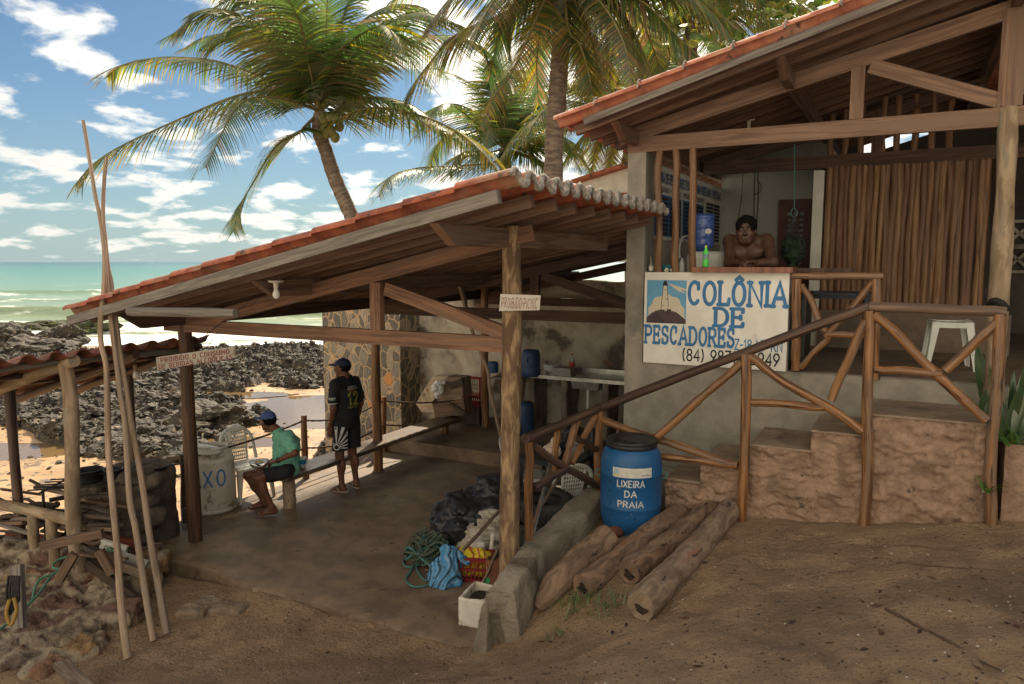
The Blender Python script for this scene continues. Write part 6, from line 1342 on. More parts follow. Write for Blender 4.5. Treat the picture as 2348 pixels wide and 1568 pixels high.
# black table, chairs, bags behind the railing
m_blacktab=mat('black_table',(.02,.02,.022),(.035,.035,.04),scale=6,rough=.4,bump=.05)
def ptable(name,label,c,sx,sy,h,rz,m,grp=None):
    t=thing(name,label,'table',tuple(c),grp); O=V3(c); Mz=Matrix.Rotation(rz,3,'Z'); T=lambda p:O+Mz@V3(p)
    mb=MB(); mb.box(T((0,0,h-.012)),(sx,sy,.024),rz); mb.box(T((0,0,h-.04)),(sx*.94,sy*.94,.04),rz); mb.build('tabletop',m,t)
    for x in (-1,1):
        for y in (-1,1): mb=MB(); mb.beam(T((x*sx*.46,y*sy*.46,0)),T((x*sx*.42,y*sy*.42,h-.05)),.05,.05); mb.build('leg',m,t)
    return t
ptable('plastic_table','black plastic table under the stair railing covered with bags',(.52,8.35,0),.72,.7,.72,-TH,m_blacktab)
plastic_chair('plastic_chair','white plastic chair left of the black table behind the railing',.18,8.55,0,R(-95),m_whitep,'white plastic chairs'); plastic_chair('plastic_chair','white plastic chair in front of the black table, seen through the railing',.55,7.75,0,R(20),m_whitep,'white plastic chairs')
def bagof(name,label,c,r,m,sd,cat='bag'):
    S=SDF(V3(c)-V3((r*1.6,)*3),V3(c)+V3((r*1.6,r*1.6,r*2.2)),r/14); S.ell(c,(r,r*.8,r*.75)).cone((c[0],c[1],c[2]+r*.5),(c[0]+r*.3,c[1],c[2]+r*1.2),r*.3,r*.35,r*.2).rough(r*.14,4/r,sd,True).rough(r*.05,12/r,sd); o=S.build(name,m); tag(o,label,cat,'rubbish and bags on the black table'); return o
m_bread=mat('food_bag',(.55,.42,.3),(.62,.55,.47),scale=10,rough=.4,bump=.4); m_dbag=mat('dim_bag',(.16,.14,.15),(.28,.25,.25),scale=10,rough=.35,bump=.5)
bagof('plastic_bag','clear bag of bread rolls on the black table',(.45,8.15,.81),.10,m_bread,1); bagof('plastic_bag','grey crumpled bag on the black table right of the bread bag',(.72,8.2,.81),.09,m_dbag,2); bagof('plastic_bag','dark crumpled bag at the back of the black table',(.62,8.5,.82),.10,m_black,3)
p=atY(1362,940,8.3); bottle('drink_bottle','dark bottle on the black table behind the second railing post',(p.x-.02,8.3,.72),.30,.045,m_black,m_black)
p=atY(1416,915,8.6); bottle('drink_bottle','small red-capped bottle beside the grey pillar foot',(p.x,8.55,.72),.25,.04,m_clear,m_redcap)
S=SDF((.95,6.85,-.05),(1.75,7.35,1.05),.02); S.rbox((1.35,7.14,.42),(.3,.1,.5),.05,Matrix.Rotation(-TH,3,'Z')).rough(.02,11,3); tag(S.build('masonry_stub',m_conc),'broken grey masonry stub at the foot of the pillar behind the drum','wall')
# tyres
m_tyre=mat('tyre_rubber',(.02,.019,.018),(.035,.032,.029),scale=9,rough=.75,bump=.3,c3=(.09,.075,.06),s3=3,t3=(.6,.75))
def tyre(label,c,ro,w,tilt=(0,0)):
    t=thing('car_tyre',label,'tyre',tuple(c),'old tyres behind the kerb'); Mx=Matrix.Rotation(tilt[0],3,'X')@Matrix.Rotation(tilt[1],3,'Y'); prof=[(ro*.62,-w*.30),(ro*.66,-w*.46),(ro*.82,-w*.52),(ro*.95,-w*.42),(ro,-w*.2),(ro,0),(ro,w*.2),(ro*.95,w*.42),(ro*.82,w*.52),(ro*.66,w*.46),(ro*.62,w*.30),(ro*.72,w*.15),(ro*.86,0),(ro*.72,-w*.15),(ro*.62,-w*.30)]
    mb=MB(); mb.lathe(prof,tuple(c),40,Mx); mb.build('casing',m_tyre,t)
    mb=MB()
    for k in range(44):
        a=2*math.pi*k/44
        for s_ in (-1,1): p0=Mx@V3((math.cos(a)*ro*1.002,math.sin(a)*ro*1.002,s_*w*.05)); p1=Mx@V3((math.cos(a+.07)*ro*.985,math.sin(a+.07)*ro*.985,s_*w*.38)); mb.beam(V3(c)+p0,V3(c)+p1,.022,.012)
    mb.build('tread',m_tyre,t)
tx,ty=AB(-3.02,6.25,0).x,AB(-3.02,6.25,0).y
tyre('worn black tyre, topmost of the stack behind the kerb',(tx+.03,ty+.03,.58),.31,.2,(R(5),R(3))); tyre('worn black tyre, second in the stack behind the kerb',(tx-.02,ty,.36),.31,.2); tyre('worn black tyre, bottom of the stack behind the kerb',(tx,ty-.03,.13),.31,.2)
# tool handles
def stick(u0,v0,Y0,u1,v1,Y1,r,m,label,name='tool_handle',grp='tool handles leaning behind the thick post'): o=logm(atY(u0,v0,Y0),atY(u1,v1,Y1),r,n=9,wob=.004,seg=6).build(name,m); tag(o,label,'tool handle',grp)
stick(1222,1225,6.1,1277,1000,7.0,.013,m_steel,'grey metal pipe leaning behind the first railing post'); stick(1232,1170,6.3,1290,1085,7.0,.014,m_oldw[0],'wooden handle leaning right of the grey pipe'); stick(1215,1230,6.0,1262,1060,6.9,.014,m_oldw[1],'brown wooden handle leaning left of the grey pipe')
stick(1060,1262,6.2,1146,1170,7.0,.017,m_oldw[0],'long wooden pole under the black tarpaulin'); 
# tarpaulin heap, sack, ropes
def pz(u,v,z): return atZ(u,v,z)
S=SDF((-1.35,5.75,-.03),(.12,8.2,.85),.016)
for (u,v,z,rx,ry,rz_) in ((1105,1190,.2,.34,.32,.30),(1060,1180,.28,.32,.3,.26),(1120,1150,.4,.26,.3,.26),(1045,1220,.16,.24,.26,.2),(1022,1240,.08,.16,.2,.13),(1150,1170,.3,.24,.25,.3)):
    p=pz(u,v,z); S.ell((p.x+.05,p.y-.03,z*.85),(rx*.82,ry*.82,rz_*.9),None,.05)
p=pz(1012,1262,.05); S.cone((p.x,p.y,.04),tuple(pz(1050,1190,.3)),.07,.14,.06); S.rough(.075,4.6,7,True).rough(.045,8.5,9,True).rough(.009,26,8,True); S.half((0,0,.0),(0,0,-1))
m_tarp=mat('black_tarp',(.018,.019,.024),(.028,.029,.035),scale=4,rough=.38,bump=.5,bscale=14,bdist=.03)
tag(S.build('black_tarpaulin',m_tarp),'crumpled black tarpaulin heaped on the floor left of the thick post','tarpaulin')
c=pz(1112,1238,.16); S=SDF((c.x-.45,c.y-.4,-.02),(c.x+.42,c.y+.5,.5),.013); S.ell((c.x,c.y,.16),(.24,.2,.17)).ell((c.x+.05,c.y+.2,.26),(.2,.2,.18),None,.06).ell((c.x-.12,c.y-.06,.08),(.16,.15,.1),None,.05).rough(.035,9,12,True,(1,1,3)).rough(.014,28,13,True,(1,1,2.5)).half((0,0,.0),(0,0,-1))
tag(S.build('woven_sack',mat('sack_white',(.50,.45,.37),(.38,.33,.26),scale=10,rough=.9,bump=.6,bscale=60,c3=(.25,.2,.15),s3=5)),'dirty white woven sack slumped between the tarpaulin and the thick post','sack')
m_rg=mat('tangled_green_rope',(.10,.13,.09),(.06,.08,.055),scale=40,rough=.9,bump=.4); m_rt=mat('turquoise_rope',(.08,.22,.20),(.06,.15,.14),scale=40,rough=.9,bump=.4); m_rb=mat('tan_cord',(.28,.15,.08),None,rough=.8,bump=.2)
RC=thing('rope_tangle','tangle of dark green and turquoise ropes on the floor beside the tarpaulin','rope',tuple(pz(985,1290,0)))
for k in range(26):
    c0=pz(random.gauss(983,14),random.gauss(1282,14),.05); rr=random.uniform(.07,.16); ph=random.random()*6; tl=random.uniform(-.6,.6); pts=[c0+V3((rr*math.cos(ph+t),rr*.9*math.sin(ph+t),.06+random.uniform(0,.13)+tl*rr*math.cos(t))) for t in [j*.8 for j in range(9)]]
    for q in pts: q.z=max(.012,q.z)
    MB().tube(spline(pts,40),.011,6).build('rope_coil',m_rg if k%4 else m_rt,RC)
for pts in ([(980,1250,.1),(950,1262,.02),(925,1285,.012),(935,1300,.012),(975,1290,.03)],[(960,1270,.05),(940,1310,.012),(930,1330,.012),(950,1345,.012),(985,1338,.012),(1005,1310,.02)],[(975,1265,.06),(955,1300,.012),(975,1330,.012),(1000,1318,.02)]): MB().tube(spline([pz(*p) for p in pts],40),.010,7).build('loose_rope',m_rt,RC)
for pts in ([(975,1305,.02),(1000,1315,.03),(1015,1325,.012),(1005,1340,.012),(990,1335,.012),(1000,1322,.02)],[(1000,1290,.12),(1012,1300,.1),(1008,1325,.03),(1000,1335,.012)]): MB().tube(spline([pz(*p) for p in pts],30),.006,6).build('tan_cord',m_rb,RC)
# basket with cloths
bk=pz(1083,1332,0); m_bred=mat('maroon_basket',(.20,.018,.02),(.15,.014,.016),scale=6,rough=.45,bump=.05)
crate('plastic_basket','dark red slatted plastic basket of cloths on the floor before the thick post',(bk.x+.02,bk.y+.08,.005),.33,.22,.23,R(-8),m_bred,None,cat='basket')
def waves(name,cols,sc=18):
    m=bpy.data.materials.new(name); m.use_nodes=True; N=m.node_tree.nodes; L=m.node_tree.links.new; b=N['Principled BSDF']; tc=N.new('ShaderNodeTexCoord'); w=N.new('ShaderNodeTexWave'); w.inputs['Scale'].default_value=sc; w.inputs['Distortion'].default_value=22; w.inputs['Detail'].default_value=1.5; w.inputs['Detail Scale'].default_value=.7; L(tc.outputs['Object'],w.inputs[0]); r=N.new('ShaderNodeValToRGB'); r.color_ramp.interpolation='CONSTANT'; e=r.color_ramp.elements
    while len(e)<len(cols): e.new(.5)
    for k,(p,c) in enumerate(cols): e[k].position=p; e[k].color=rgb(c)
    L(w.outputs[1],r.inputs[0]); L(r.outputs[0],b.inputs['Base Color']); b.inputs['Roughness'].default_value=.75; return m
m_bcl=waves('blue_wave_cloth',[(0,(.03,.06,.10)),(.12,(.06,.26,.48)),(.45,(.22,.32,.42)),(.75,(.06,.24,.46))],3); m_ycl=waves('yellow_cloth',[(0,(.65,.48,.02)),(.6,(.7,.55,.03)),(.84,(.03,.07,.16)),(.9,(.5,.06,.03))],3.5)
c=pz(1022,1335,.0); S=SDF((c.x-.3,c.y-.3,-.01),(c.x+.35,c.y+.4,.45),.011); S.cone((c.x+.03,c.y+.05,.26),(c.x-.0,c.y-.0,.02),.05,.13,.04).cone((c.x+.03,c.y+.05,.24),(c.x+.16,c.y+.05,.2),.05,.03,.03).ell((c.x-.05,c.y-.02,.09),(.09,.08,.1)).rough(.028,20,3,True).rough(.010,50,2,True).half((0,0,.0),(0,0,-1)); tag(S.build('patterned_cloth',m_bcl),'blue and white wave-patterned cloth hanging over the basket edge','cloth')
c=V3((bk.x,bk.y+.1,.1)); S=SDF((c.x-.2,c.y-.18,-.0),(c.x+.2,c.y+.2,.36),.010); S.rbox((c.x+.02,c.y,.12),(.11,.06,.09),.04).ell((c.x-.04,c.y,.2),(.12,.09,.06)).ell((c.x+.07,c.y-.02,.2),(.08,.08,.05)).rough(.018,26,3,True).rough(.008,60,2,True); tag(S.build('yellow_cloth',m_ycl),'bright yellow cloth crumpled inside the red basket','cloth')
def foamb(label,c,sz,M_,m=m_foam): S=SDF(V3(c)-V3((.2,.2,.25)),V3(c)+V3((.2,.2,.25)),.009); S.rbox(tuple(c),sz,.015,M_).rough(.006,50,1); tag(S.build('foam_block',m),label,'foam block','foam pieces on the basket')
m_foamw=mat('white_foam',(.68,.64,.58),(.6,.55,.48),scale=20,rough=.95,bump=.5,bscale=60)
foamb('short white foam block on the yellow cloth',(c.x+.03,c.y+.08,.285),(.075,.05,.035),Matrix.Rotation(.3,3,'Z')@Matrix.Rotation(.15,3,'Y'),m_foamw); foamb('upright crumbly white foam stick beside the basket',(c.x+.17,c.y+.1,.27),(.022,.022,.11),Matrix.Rotation(.15,3,'Y'),m_foamw)
# hollow brick, broom, green scrap, planter box
pbk=pz(1128,1338,.03); BR=thing('hollow_brick','ribbed red hollow brick leaning on the kerb end','brick',tuple(pbk)); mb=MB(); Mb=Matrix.Rotation(R(-12),3,'Z'); O=V3((pbk.x+.03,pbk.y+.06,.13))
for k in range(8): mb.box(O+Mb@V3((-.07+.02*k,-.05,0)),(.012,.012,.22),R(-12))
mb.box(O,(.16,.09,.22),R(-12)); mb.build('block',mat('brick_clay',(.36,.15,.09),(.28,.11,.065),scale=10,rough=.9,bump=.3),BR)
mb=MB()
for k in range(3):
    for j in range(2): mb.box(O+Mb@V3((-.05+.05*k,-.02+.04*j,.1105)),(.034,.028,.002),R(-12))
mb.build('holes',m_dark,BR)
BRM=thing('broom','wooden-handled brush with green bristles lying against the brick','broom',tuple(pz(1095,1345,.05))); MB().tube([pz(1092,1362,.03),pz(1120,1310,.14),atY(1142,1255,6.1)],.014,9).build('handle',m_oldw[0],BRM); MB().tube([pz(1080,1382,.03),pz(1092,1362,.04),pz(1100,1348,.07)],[.035,.04,.02],8,jit=.1).build('brush_head',m_oldw[4],BRM)
mb=MB(); mb.prism([pz(1096,1372,.01),pz(1110,1368,.01),pz(1124,1330,.14),pz(1116,1328,.14)],V3((0,.02,.01))); mb.build('green_strip',mat('green_plastic',(.02,.26,.06),(.015,.2,.05),scale=20,rough=.4,bump=.4),BRM)
c=pz(1088,1436,.0); m_sty=mat('stained_styrofoam',(.70,.66,.58),(.6,.54,.45),scale=5,rough=.85,bump=.25,bscale=50,c3=(.33,.2,.1),s3=7,t3=(.6,.68))
PB=thing('styrofoam_planter','stained white foam box filled with soil beside the kerb end','box',(c.x,c.y,0)); O=V3((c.x+.03,c.y+.16,.10)); Mz=Matrix.Rotation(R(-20),3,'Z')
S=SDF(O-V3((.3,.3,.2)),O+V3((.3,.3,.2)),.010); S.rbox(tuple(O),(.12,.17,.13),.025,Mz).rbox(tuple(O+V3((0,0,.07))),(.09,.14,.12),.02,Mz,.005,'s').rough(.004,30,2); S.build('box',m_sty,PB)
S=SDF(O-V3((.2,.25,.1)),O+V3((.2,.25,.15)),.012); S.rbox(tuple(O+V3((0,0,.03))),(.09,.14,.05),.02,Mz).rough(.012,30,4); S.build('soil',mat('dark_soil',(.05,.035,.025),(.025,.018,.014),scale=20,rough=1,bump=.8),PB)

# ================================================================ blue barrel
c=onground(1445,1208); BXx,BYy,BZ=c.x,c.y+.02,c.z-.03
BA=thing('blue_barrel','big blue plastic barrel with black lid lettered LIXEIRA DA PRAIA before the steps','barrel',(BXx,BYy,BZ))
sc_=.97; prof=[(.001,0),(.20,0),(.225,.012),(.25,.06),(.268,.12),(.277,.2),(.279,.262),(.2825,.268),(.279,.275),(.281,.4),(.281,.56),(.2845,.566),(.281,.573),(.279,.66),(.268,.73),(.248,.775),(.222,.80),(.214,.81),(.214,.83)]
mb=MB(); mb.lathe([(r*sc_,z*sc_) for r,z in prof],(BXx,BYy,BZ),56); mb.build('body',mat('barrel_blue',(.012,.09,.235),(.018,.105,.26),scale=3,rough=.42,bump=.06,bscale=60,c3=(.03,.13,.28),s3=2,t3=(.6,.8),c4=(.10,.17,.26),s4=16,t4=(.66,.72)),BA)
mb=MB(); mb.lathe([(r*sc_,z*sc_) for r,z in [(.222,.80),(.232,.803),(.234,.83),(.228,.838),(.234,.846),(.234,.868),(.222,.875),(.205,.868),(.17,.862),(.165,.868),(.10,.868),(.001,.87)]],(BXx,BYy,BZ),56); mb.build('lid',m_black,BA)
def brf(z):
    z=(z-BZ)/sc_; return float(np.interp(z,[p[1] for p in prof[3:]],[p[0] for p in prof[3:]]))*sc_
th=facing(BXx,BYy)
def btext(txt,w,h,z,x0,m=None,t=.17): 
    polys,ww=textpolys(txt,h,1,t,.24,0,.03); k=w/ww; cylpaint('lettering',m or m_stencil,subdiv([(i,[(q[0]*k,q[1]) for q in p]) for i,p in polys]),BXx,BYy,brf,th,z,BA,.0015) if 0 else cylpaint('lettering',m or m_stencil,subdiv([(i,[(x0-w/2+q[0]*k,q[1]) for q in p]) for i,p in polys]),BXx,BYy,brf,th,z,BA,.0015)
m_stencil=mat('stencil_white',(.66,.65,.6),(.5,.5,.48),scale=30,rough=.7,bump=0,c3=(.03,.12,.26),s3=25,t3=(.66,.7))
btext('LIXEiRA',.235,.055,BZ+.475,-.0); btext('DA',.10,.055,BZ+.385,0); btext('PRAIA',.22,.052,BZ+.295,0)
def crect(x0,x1,z0,z1,m,name,lift): cylpaint(name,m,subdiv([(0,[(x0,z0),(x1,z0),(x1,z1),(x0,z1)])],.02),BXx,BYy,brf,th,BZ,BA,lift)
m_label=mat('worn_label',(.66,.63,.56),(.55,.52,.45),scale=14,rough=.6,bump=0)
crect(-.165,.19,.555,.64,m_label,'sticker',.0012); crect(-.15,-.105,.585,.63,mat('sticker_blue',(.35,.5,.55),None,rough=.6,bump=0),'sticker_emblem',.002); crect(-.15,-.105,.565,.585,mat('sticker_yellow',(.55,.5,.2),None,rough=.6,bump=0),'sticker_emblem',.002)
btext('OCEÂNICA',.085,.012,BZ+.572,.135,m_listdark,.16)
mb=MB()
for k,(x,z) in enumerate(((-.21,.60),(-.20,.50),(-.20,.42),(-.19,.31),(-.185,.20),(.04,.19),(-.02,.06))): 
    rr=brf(BZ+z)+.0008; a=th+x/rr; n=V3((math.cos(a),math.sin(a),0)); q=V3((BXx,BYy,BZ+z))+n*rr; t1=V3((-n.y,n.x,0)); mb.add([q+t1*.008*math.cos(j*.785)+V3((0,0,.008*math.sin(j*.785))) for j in range(8)],[tuple(range(8))])
mb.build('drain_holes',m_dark,BA)
for s_ in (-1,1):
    a=th+s_*1.45; n=V3((math.cos(a),math.sin(a),0)); q=V3((BXx,BYy,BZ+.53))+n*.275; MB().tube(spline([q+V3((0,0,.03)),q+n*.035+V3((0,0,.02)),q+n*.04-V3((0,0,.01)),q-V3((0,0,.04))],12),.007,6).build('rope_handle',m_rt,BA)
# logs in the sand
m_bark=mat('weathered_bark',(.29,.185,.12),(.14,.088,.058),scale=1,detail=9,rough=.95,bump=1.0,coord='UV',stretch=(12,4,1),bscale=2.2,bdist=.02,c3=(.25,.12,.07),s3=.6,t3=(.58,.66),c4=(.04,.03,.025),s4=1.3,t4=(.6,.68),dist=1.0)
m_bark2=mat('grey_bark',(.31,.22,.145),(.16,.11,.075),scale=1,detail=9,rough=.95,bump=.8,coord='UV',stretch=(10,4,1),bscale=2.2,bdist=.015,c3=(.28,.15,.09),s3=.6,t3=(.6,.66),c4=(.05,.035,.03),s4=1.2,t4=(.62,.68),dist=1.0)
m_endrot=mat('rotten_heartwood',(.05,.032,.022),(.02,.014,.01),scale=18,rough=1,bump=.8)
def fallen(label,n0,n1,r0,r1,m,seed):
    pa=onground(n0[0],n0[1]); pb=onground(n1[0],n1[1]); a=V3((pa.x,pa.y,pa.z+r0*.88)); b=V3((pb.x,pb.y,pb.z+r1*.85)); P=[];rs=[]
    for i in range(33): t=i/32; P.append(a.lerp(b,t)+V3((0,0,.012*math.sin(t*7+seed)))); e=1 if 0<i<32 else .9; rs.append((r0+(r1-r0)*t)*e*(1+.07*mnoise.noise(V3((t*5,seed,0)))))
    mb=MB(); mb.tube(P,rs,26,jit=.0)
    for k in range(len(mb.v)):
        v=V3(mb.v[k]); 
        # ragged ends, knots
        mb.v[k]=tuple(v+V3((mnoise.noise(v*9),mnoise.noise(v*9+V3((5,0,0))),mnoise.noise(v*9+V3((0,5,0)))))*.007+V3((mnoise.noise(v*31),mnoise.noise(v*31+V3((5,0,0))),mnoise.noise(v*31+V3((0,5,0)))))*.005)
    dd=(b-a).normalized(); s9,u9=basis(dd); mb.add([a-dd*.004+s9*(.045*math.cos(j)*(1+.4*math.sin(j*3+seed)))+u9*(.035*math.sin(j)*(1+.4*math.cos(j*2+seed))-.01) for j in [k*.52 for k in range(12)]],[tuple(range(12))],None,False,1)
    o=mb.build('fallen_log',[m,m_endrot]); tag(o,label,'log','logs lying in the sand'); return o
fallen('grey-brown log with hollow broken end, rightmost of the four in the sand',(1468,1425),(1678,1185),.108,.096,m_bark2,1)
fallen('rough dark brown log, second from the right in the sand',(1440,1340),(1640,1180),.10,.088,m_bark,2)
fallen('rough brown log, third from the right, touching the barrel foot',(1335,1372),(1560,1192),.105,.09,m_bark,3)
pa=onground(1232,1408); pb=onground(1392,1256); mb=MB(); P=[];rs=[]
for i in range(41): t=i/40; P.append(pa.lerp(pb,t)+V3((0,0,.05+.05*min(1,t*4)))); rs.append(.125*min(1,.25+t*3.2)*(1-.12*t)*(1+.10*mnoise.noise(V3((t*6,3,0)))))
mb.tube(P,rs,26)
for k in range(len(mb.v)): v=V3(mb.v[k]); mb.v[k]=tuple(v+V3((mnoise.noise(v*8),mnoise.noise(v*8+V3((5,0,0))),mnoise.noise(v*8+V3((0,5,0)))))*.022+V3((mnoise.noise(v*30),mnoise.noise(v*30+V3((5,0,0))),mnoise.noise(v*30+V3((0,5,0)))))*.008)
o=mb.build('split_log',m_bark); tag(o,'split reddish timber with a pointed end beside the kerb','log','logs lying in the sand')
c=onground(1408,1232); mb=MB(); mb.ball((c.x,c.y,c.z+.045),.065,14,sc=(1.3,1,.85),jit=.12); o=mb.build('coconut_husk',mat('husk_brown',(.16,.06,.035),(.09,.035,.022),scale=12,rough=.9,bump=.6)); tag(o,'reddish brown coconut husk at the barrel foot','coconut')
# grass tuft, leaf litter, shells and grit
def blades(name,label,spots,hmin,hmax,wd,cols,kind='stuff',lean=.6):
    v=[];f=[];cl=[]
    for (x,y,z,n,sp) in spots:
        for _ in range(n):
            bx_,by_=x+random.gauss(0,sp),y+random.gauss(0,sp); bz_=z if z is not None else gz(bx_,by_); h=random.uniform(hmin,hmax); a=random.uniform(0,6.28); ln=random.uniform(.2,1)*lean; d=V3((math.cos(a)*ln,math.sin(a)*ln,1)).normalized(); s2=V3((-math.sin(a),math.cos(a),0))*wd/2; p=V3((bx_,by_,bz_-.01)); o=len(v); c=random.choice(cols)
            for j in range(5): w=(1,.9,.7,.45,.05)[j]; v+=[tuple(p-s2*w),tuple(p+s2*w)]; cl+=[c,c]; p=p+d*h/4; d=(d+V3((math.cos(a),math.sin(a),0))*.22*ln-V3((0,0,.12))).normalized()
            for j in range(4): f.append((o+2*j,o+2*j+1,o+2*j+3,o+2*j+2))
    o=npmesh(name,v,f,m_leaf,smooth=False,cols=np.array(cl)); o['label']=label; tag(o,kind=kind); return o
g1=onground(1330,1385);g2=onground(1385,1400);g3=onground(1265,1462); g4=onground(1262,1385)
blades('grass_tuft','green grass tuft growing between the logs',[(g1.x,g1.y,None,95,.08),(g2.x,g2.y,None,55,.07),(g3.x,g3.y,None,26,.05),(g4.x,g4.y,None,22,.03)],.06,.22,.007,[(.10,.2,.04),(.07,.15,.03),(.14,.2,.06)],lean=1.5)
v=[];f=[];r=np.random.default_rng(17); kk=0
GV,GF=VAR[0]; GV2,GF2=ico(1)
pts=[]
while len(pts)<6500:
    x=r.uniform(-4.5,5.5); y=r.uniform(1.6,6.6); b=x*BX.x+y*BX.y; a=x*AX.x+y*AX.y
    if b>6.4 or (a<-2.6 and b>4.62): continue
    if vnoise(np.array([x]),np.array([y]),1.1,33,3)[0]<r.uniform(-.25,.12): continue
    pts.append((x,y))
A_=np.array(pts); zz=hground(A_[:,0],A_[:,1]); V_=[];F_2=[];C_=[]
pal=[(.5,.44,.35),(.06,.045,.035),(.05,.035,.028),(.09,.06,.045),(.16,.1,.07),(.3,.22,.15),(.05,.04,.03)]
for i in range(len(pts)):
    s=.0025+.0065*r.random()**3; q=GV2*np.array([s*r.uniform(.8,1.8),s,s*.5]); an=r.uniform(0,6.28); ca,sa=math.cos(an),math.sin(an); q=np.stack([q[:,0]*ca-q[:,1]*sa,q[:,0]*sa+q[:,1]*ca,q[:,2]],1)+[A_[i,0],A_[i,1],zz[i]+s*.25]; V_.append(q); F_2.append(GF2+len(GV2)*i); c=pal[r.integers(7)]; C_.append(np.tile(c,(len(GV2),1)))
m_grit=mat('grit',(1,1,1),None,rough=.9,bump=0,tone=True)
o=npmesh('shell_grit',np.concatenate(V_),np.concatenate(F_2),m_grit,loc=(0,0,0),cols=np.concatenate(C_)); tag(o,kind='stuff'); o['label']='shell fragments, grit and wood chips strewn on the sand'
# dry leaves and twigs
V_=[];F_2=[];C_=[];n=0
for k in range(70):
    u=random.uniform(380,2340); v_=random.uniform(1250,1560)
    p=onground(u,v_)
    if p.x*AX.x+p.y*AX.y<-2.6 and p.x*BX.x+p.y*BX.y>4.6: continue
    L_=random.uniform(.012,.04); w=L_*random.uniform(.2,.45); a=random.uniform(0,6.28); d=V3((math.cos(a),math.sin(a),0)); s2=V3((-d.y,d.x,0)); q=[p-d*L_+V3((0,0,.006)),p+s2*w+V3((0,0,.014)),p+d*L_+V3((0,0,.008)),p-s2*w+V3((0,0,.004)),p+V3((0,0,.002))]; V_+=[tuple(x) for x in q]; F_2+=[(n,n+1,n+4),(n+1,n+2,n+4),(n+2,n+3,n+4),(n+3,n,n+4)]; c=random.choice([(.09,.04,.025),(.05,.03,.02),(.13,.07,.035)]); C_+=[c]*5; n+=5
o=npmesh('leaf_litter',V_,F_2,m_grit,loc=(0,0,0),smooth=False,cols=np.array(C_)); tag(o,kind='stuff'); o['label']='dry leaf fragments scattered on the sand'
def twig(pts,label,r=.006):
    P=spline([onground(u,v)+V3((0,0,.006)) for u,v in pts],20); o=MB().tube(P,[r*(1-.6*i/20) for i in range(21)],6).build('twig',m_oldw[1]); tag(o,label,'twig','dry twigs on the sand')
twig([(2030,1398),(2110,1440),(2180,1475),(2250,1520),(2345,1560)],'long dry palm twig crossing the sand at the lower right',.009); twig([(2000,1262),(2080,1252),(2180,1262),(2250,1268)],'thin curved twig on the sand below the rightmost post'); twig([(1850,1318),(1905,1312),(1960,1310)],'short dark twig in the middle of the sand'); twig([(2060,1290),(2150,1300),(2290,1310)],'thin straight twig right of the middle of the sand')
twig([(1680,1350),(1720,1340),(1745,1345)],'small reddish twig right of the logs')
# snake plants and seedlings on the right
def snakeplant(label,u,v,z,n,hmin,hmax,sp,b=WB+.25,w=.05):
    p=bq(u,v,b); t=thing('snake_plant',label,'plant',(p.x,p.y,z),'snake plants by the landing'); v_=[];f=[];cl=[]
    for k in range(n):
        a=random.uniform(0,6.28); ln=random.uniform(.05,.3); h=random.uniform(hmin,hmax); q=V3((p.x+random.gauss(0,sp),p.y+random.gauss(0,sp*.6),z-.02)); d=V3((math.cos(a)*ln,math.sin(a)*ln,1)).normalized(); fa=random.uniform(0,6.28); s2=V3((math.cos(fa),math.sin(fa)*.4,0)).normalized(); m=s2.cross(d); o=len(v_)
        for j in range(9):
            tt=j/8; ww=w*(.55+.9*math.sin(min(1,tt*1.25)*math.pi*.55))*(1-tt**4)*.5; tw=.9*tt; s3=(s2*math.cos(tw)+m*math.sin(tw)); v_+=[tuple(q-s3*ww),tuple(q+m*ww*.25),tuple(q+s3*ww)]; c=[(.03,.075,.03),(.045,.10,.04)][(j+k)%2]; cl+=[(.09,.11,.03) if random.random()<.2 else c,c,(.06,.1,.03)]; q=q+d*h/8; d=(d+V3((random.uniform(-.03,.03),random.uniform(-.03,.03),0))).normalized()
        for j in range(8):
            for i in range(2): f.append((o+3*j+i,o+3*j+i+1,o+3*j+i+4,o+3*j+i+3))
    npmesh('leaves',v_,f,m_leaf2,t,smooth=True,cols=np.array(cl)); return t
m_leaf2=leafmat('thick_leaf',.12)
snakeplant('tall snake plant right of the last railing post',2328,1000,zpl,14,.35,.62,.06,WB+.3,.06); snakeplant('snake plant between the landing and the pale trunk',2270,930,1.74,7,.35,.62,.04,UB-.14,.05); snakeplant('low snake plant shoots at the landing end',2262,965,1.73,5,.15,.3,.03,UB-.3,.04)
snakeplant('snake plant clump at the right border',2400,1000,zpl,12,.3,.55,.1,WB+.25,.06)
q=bq(2325,990,WB+.1)
for sx_,sz_,n_,l_ in ((-.02,0,26,'light green seedling clump in the planter behind the last post'),(-.22,-.35,10,'tiny seedling sprouting from the wall beside the last post')):
    o=blades('seedling',l_,[(q.x+sx_,q.y+(sx_+.02)*.5,zpl+sz_,n_,.05 if n_>20 else .02)],.10,.22,.024,[(.10,.2,.04),(.08,.16,.03)],'thing',1.4); tag(o,None,'plant')

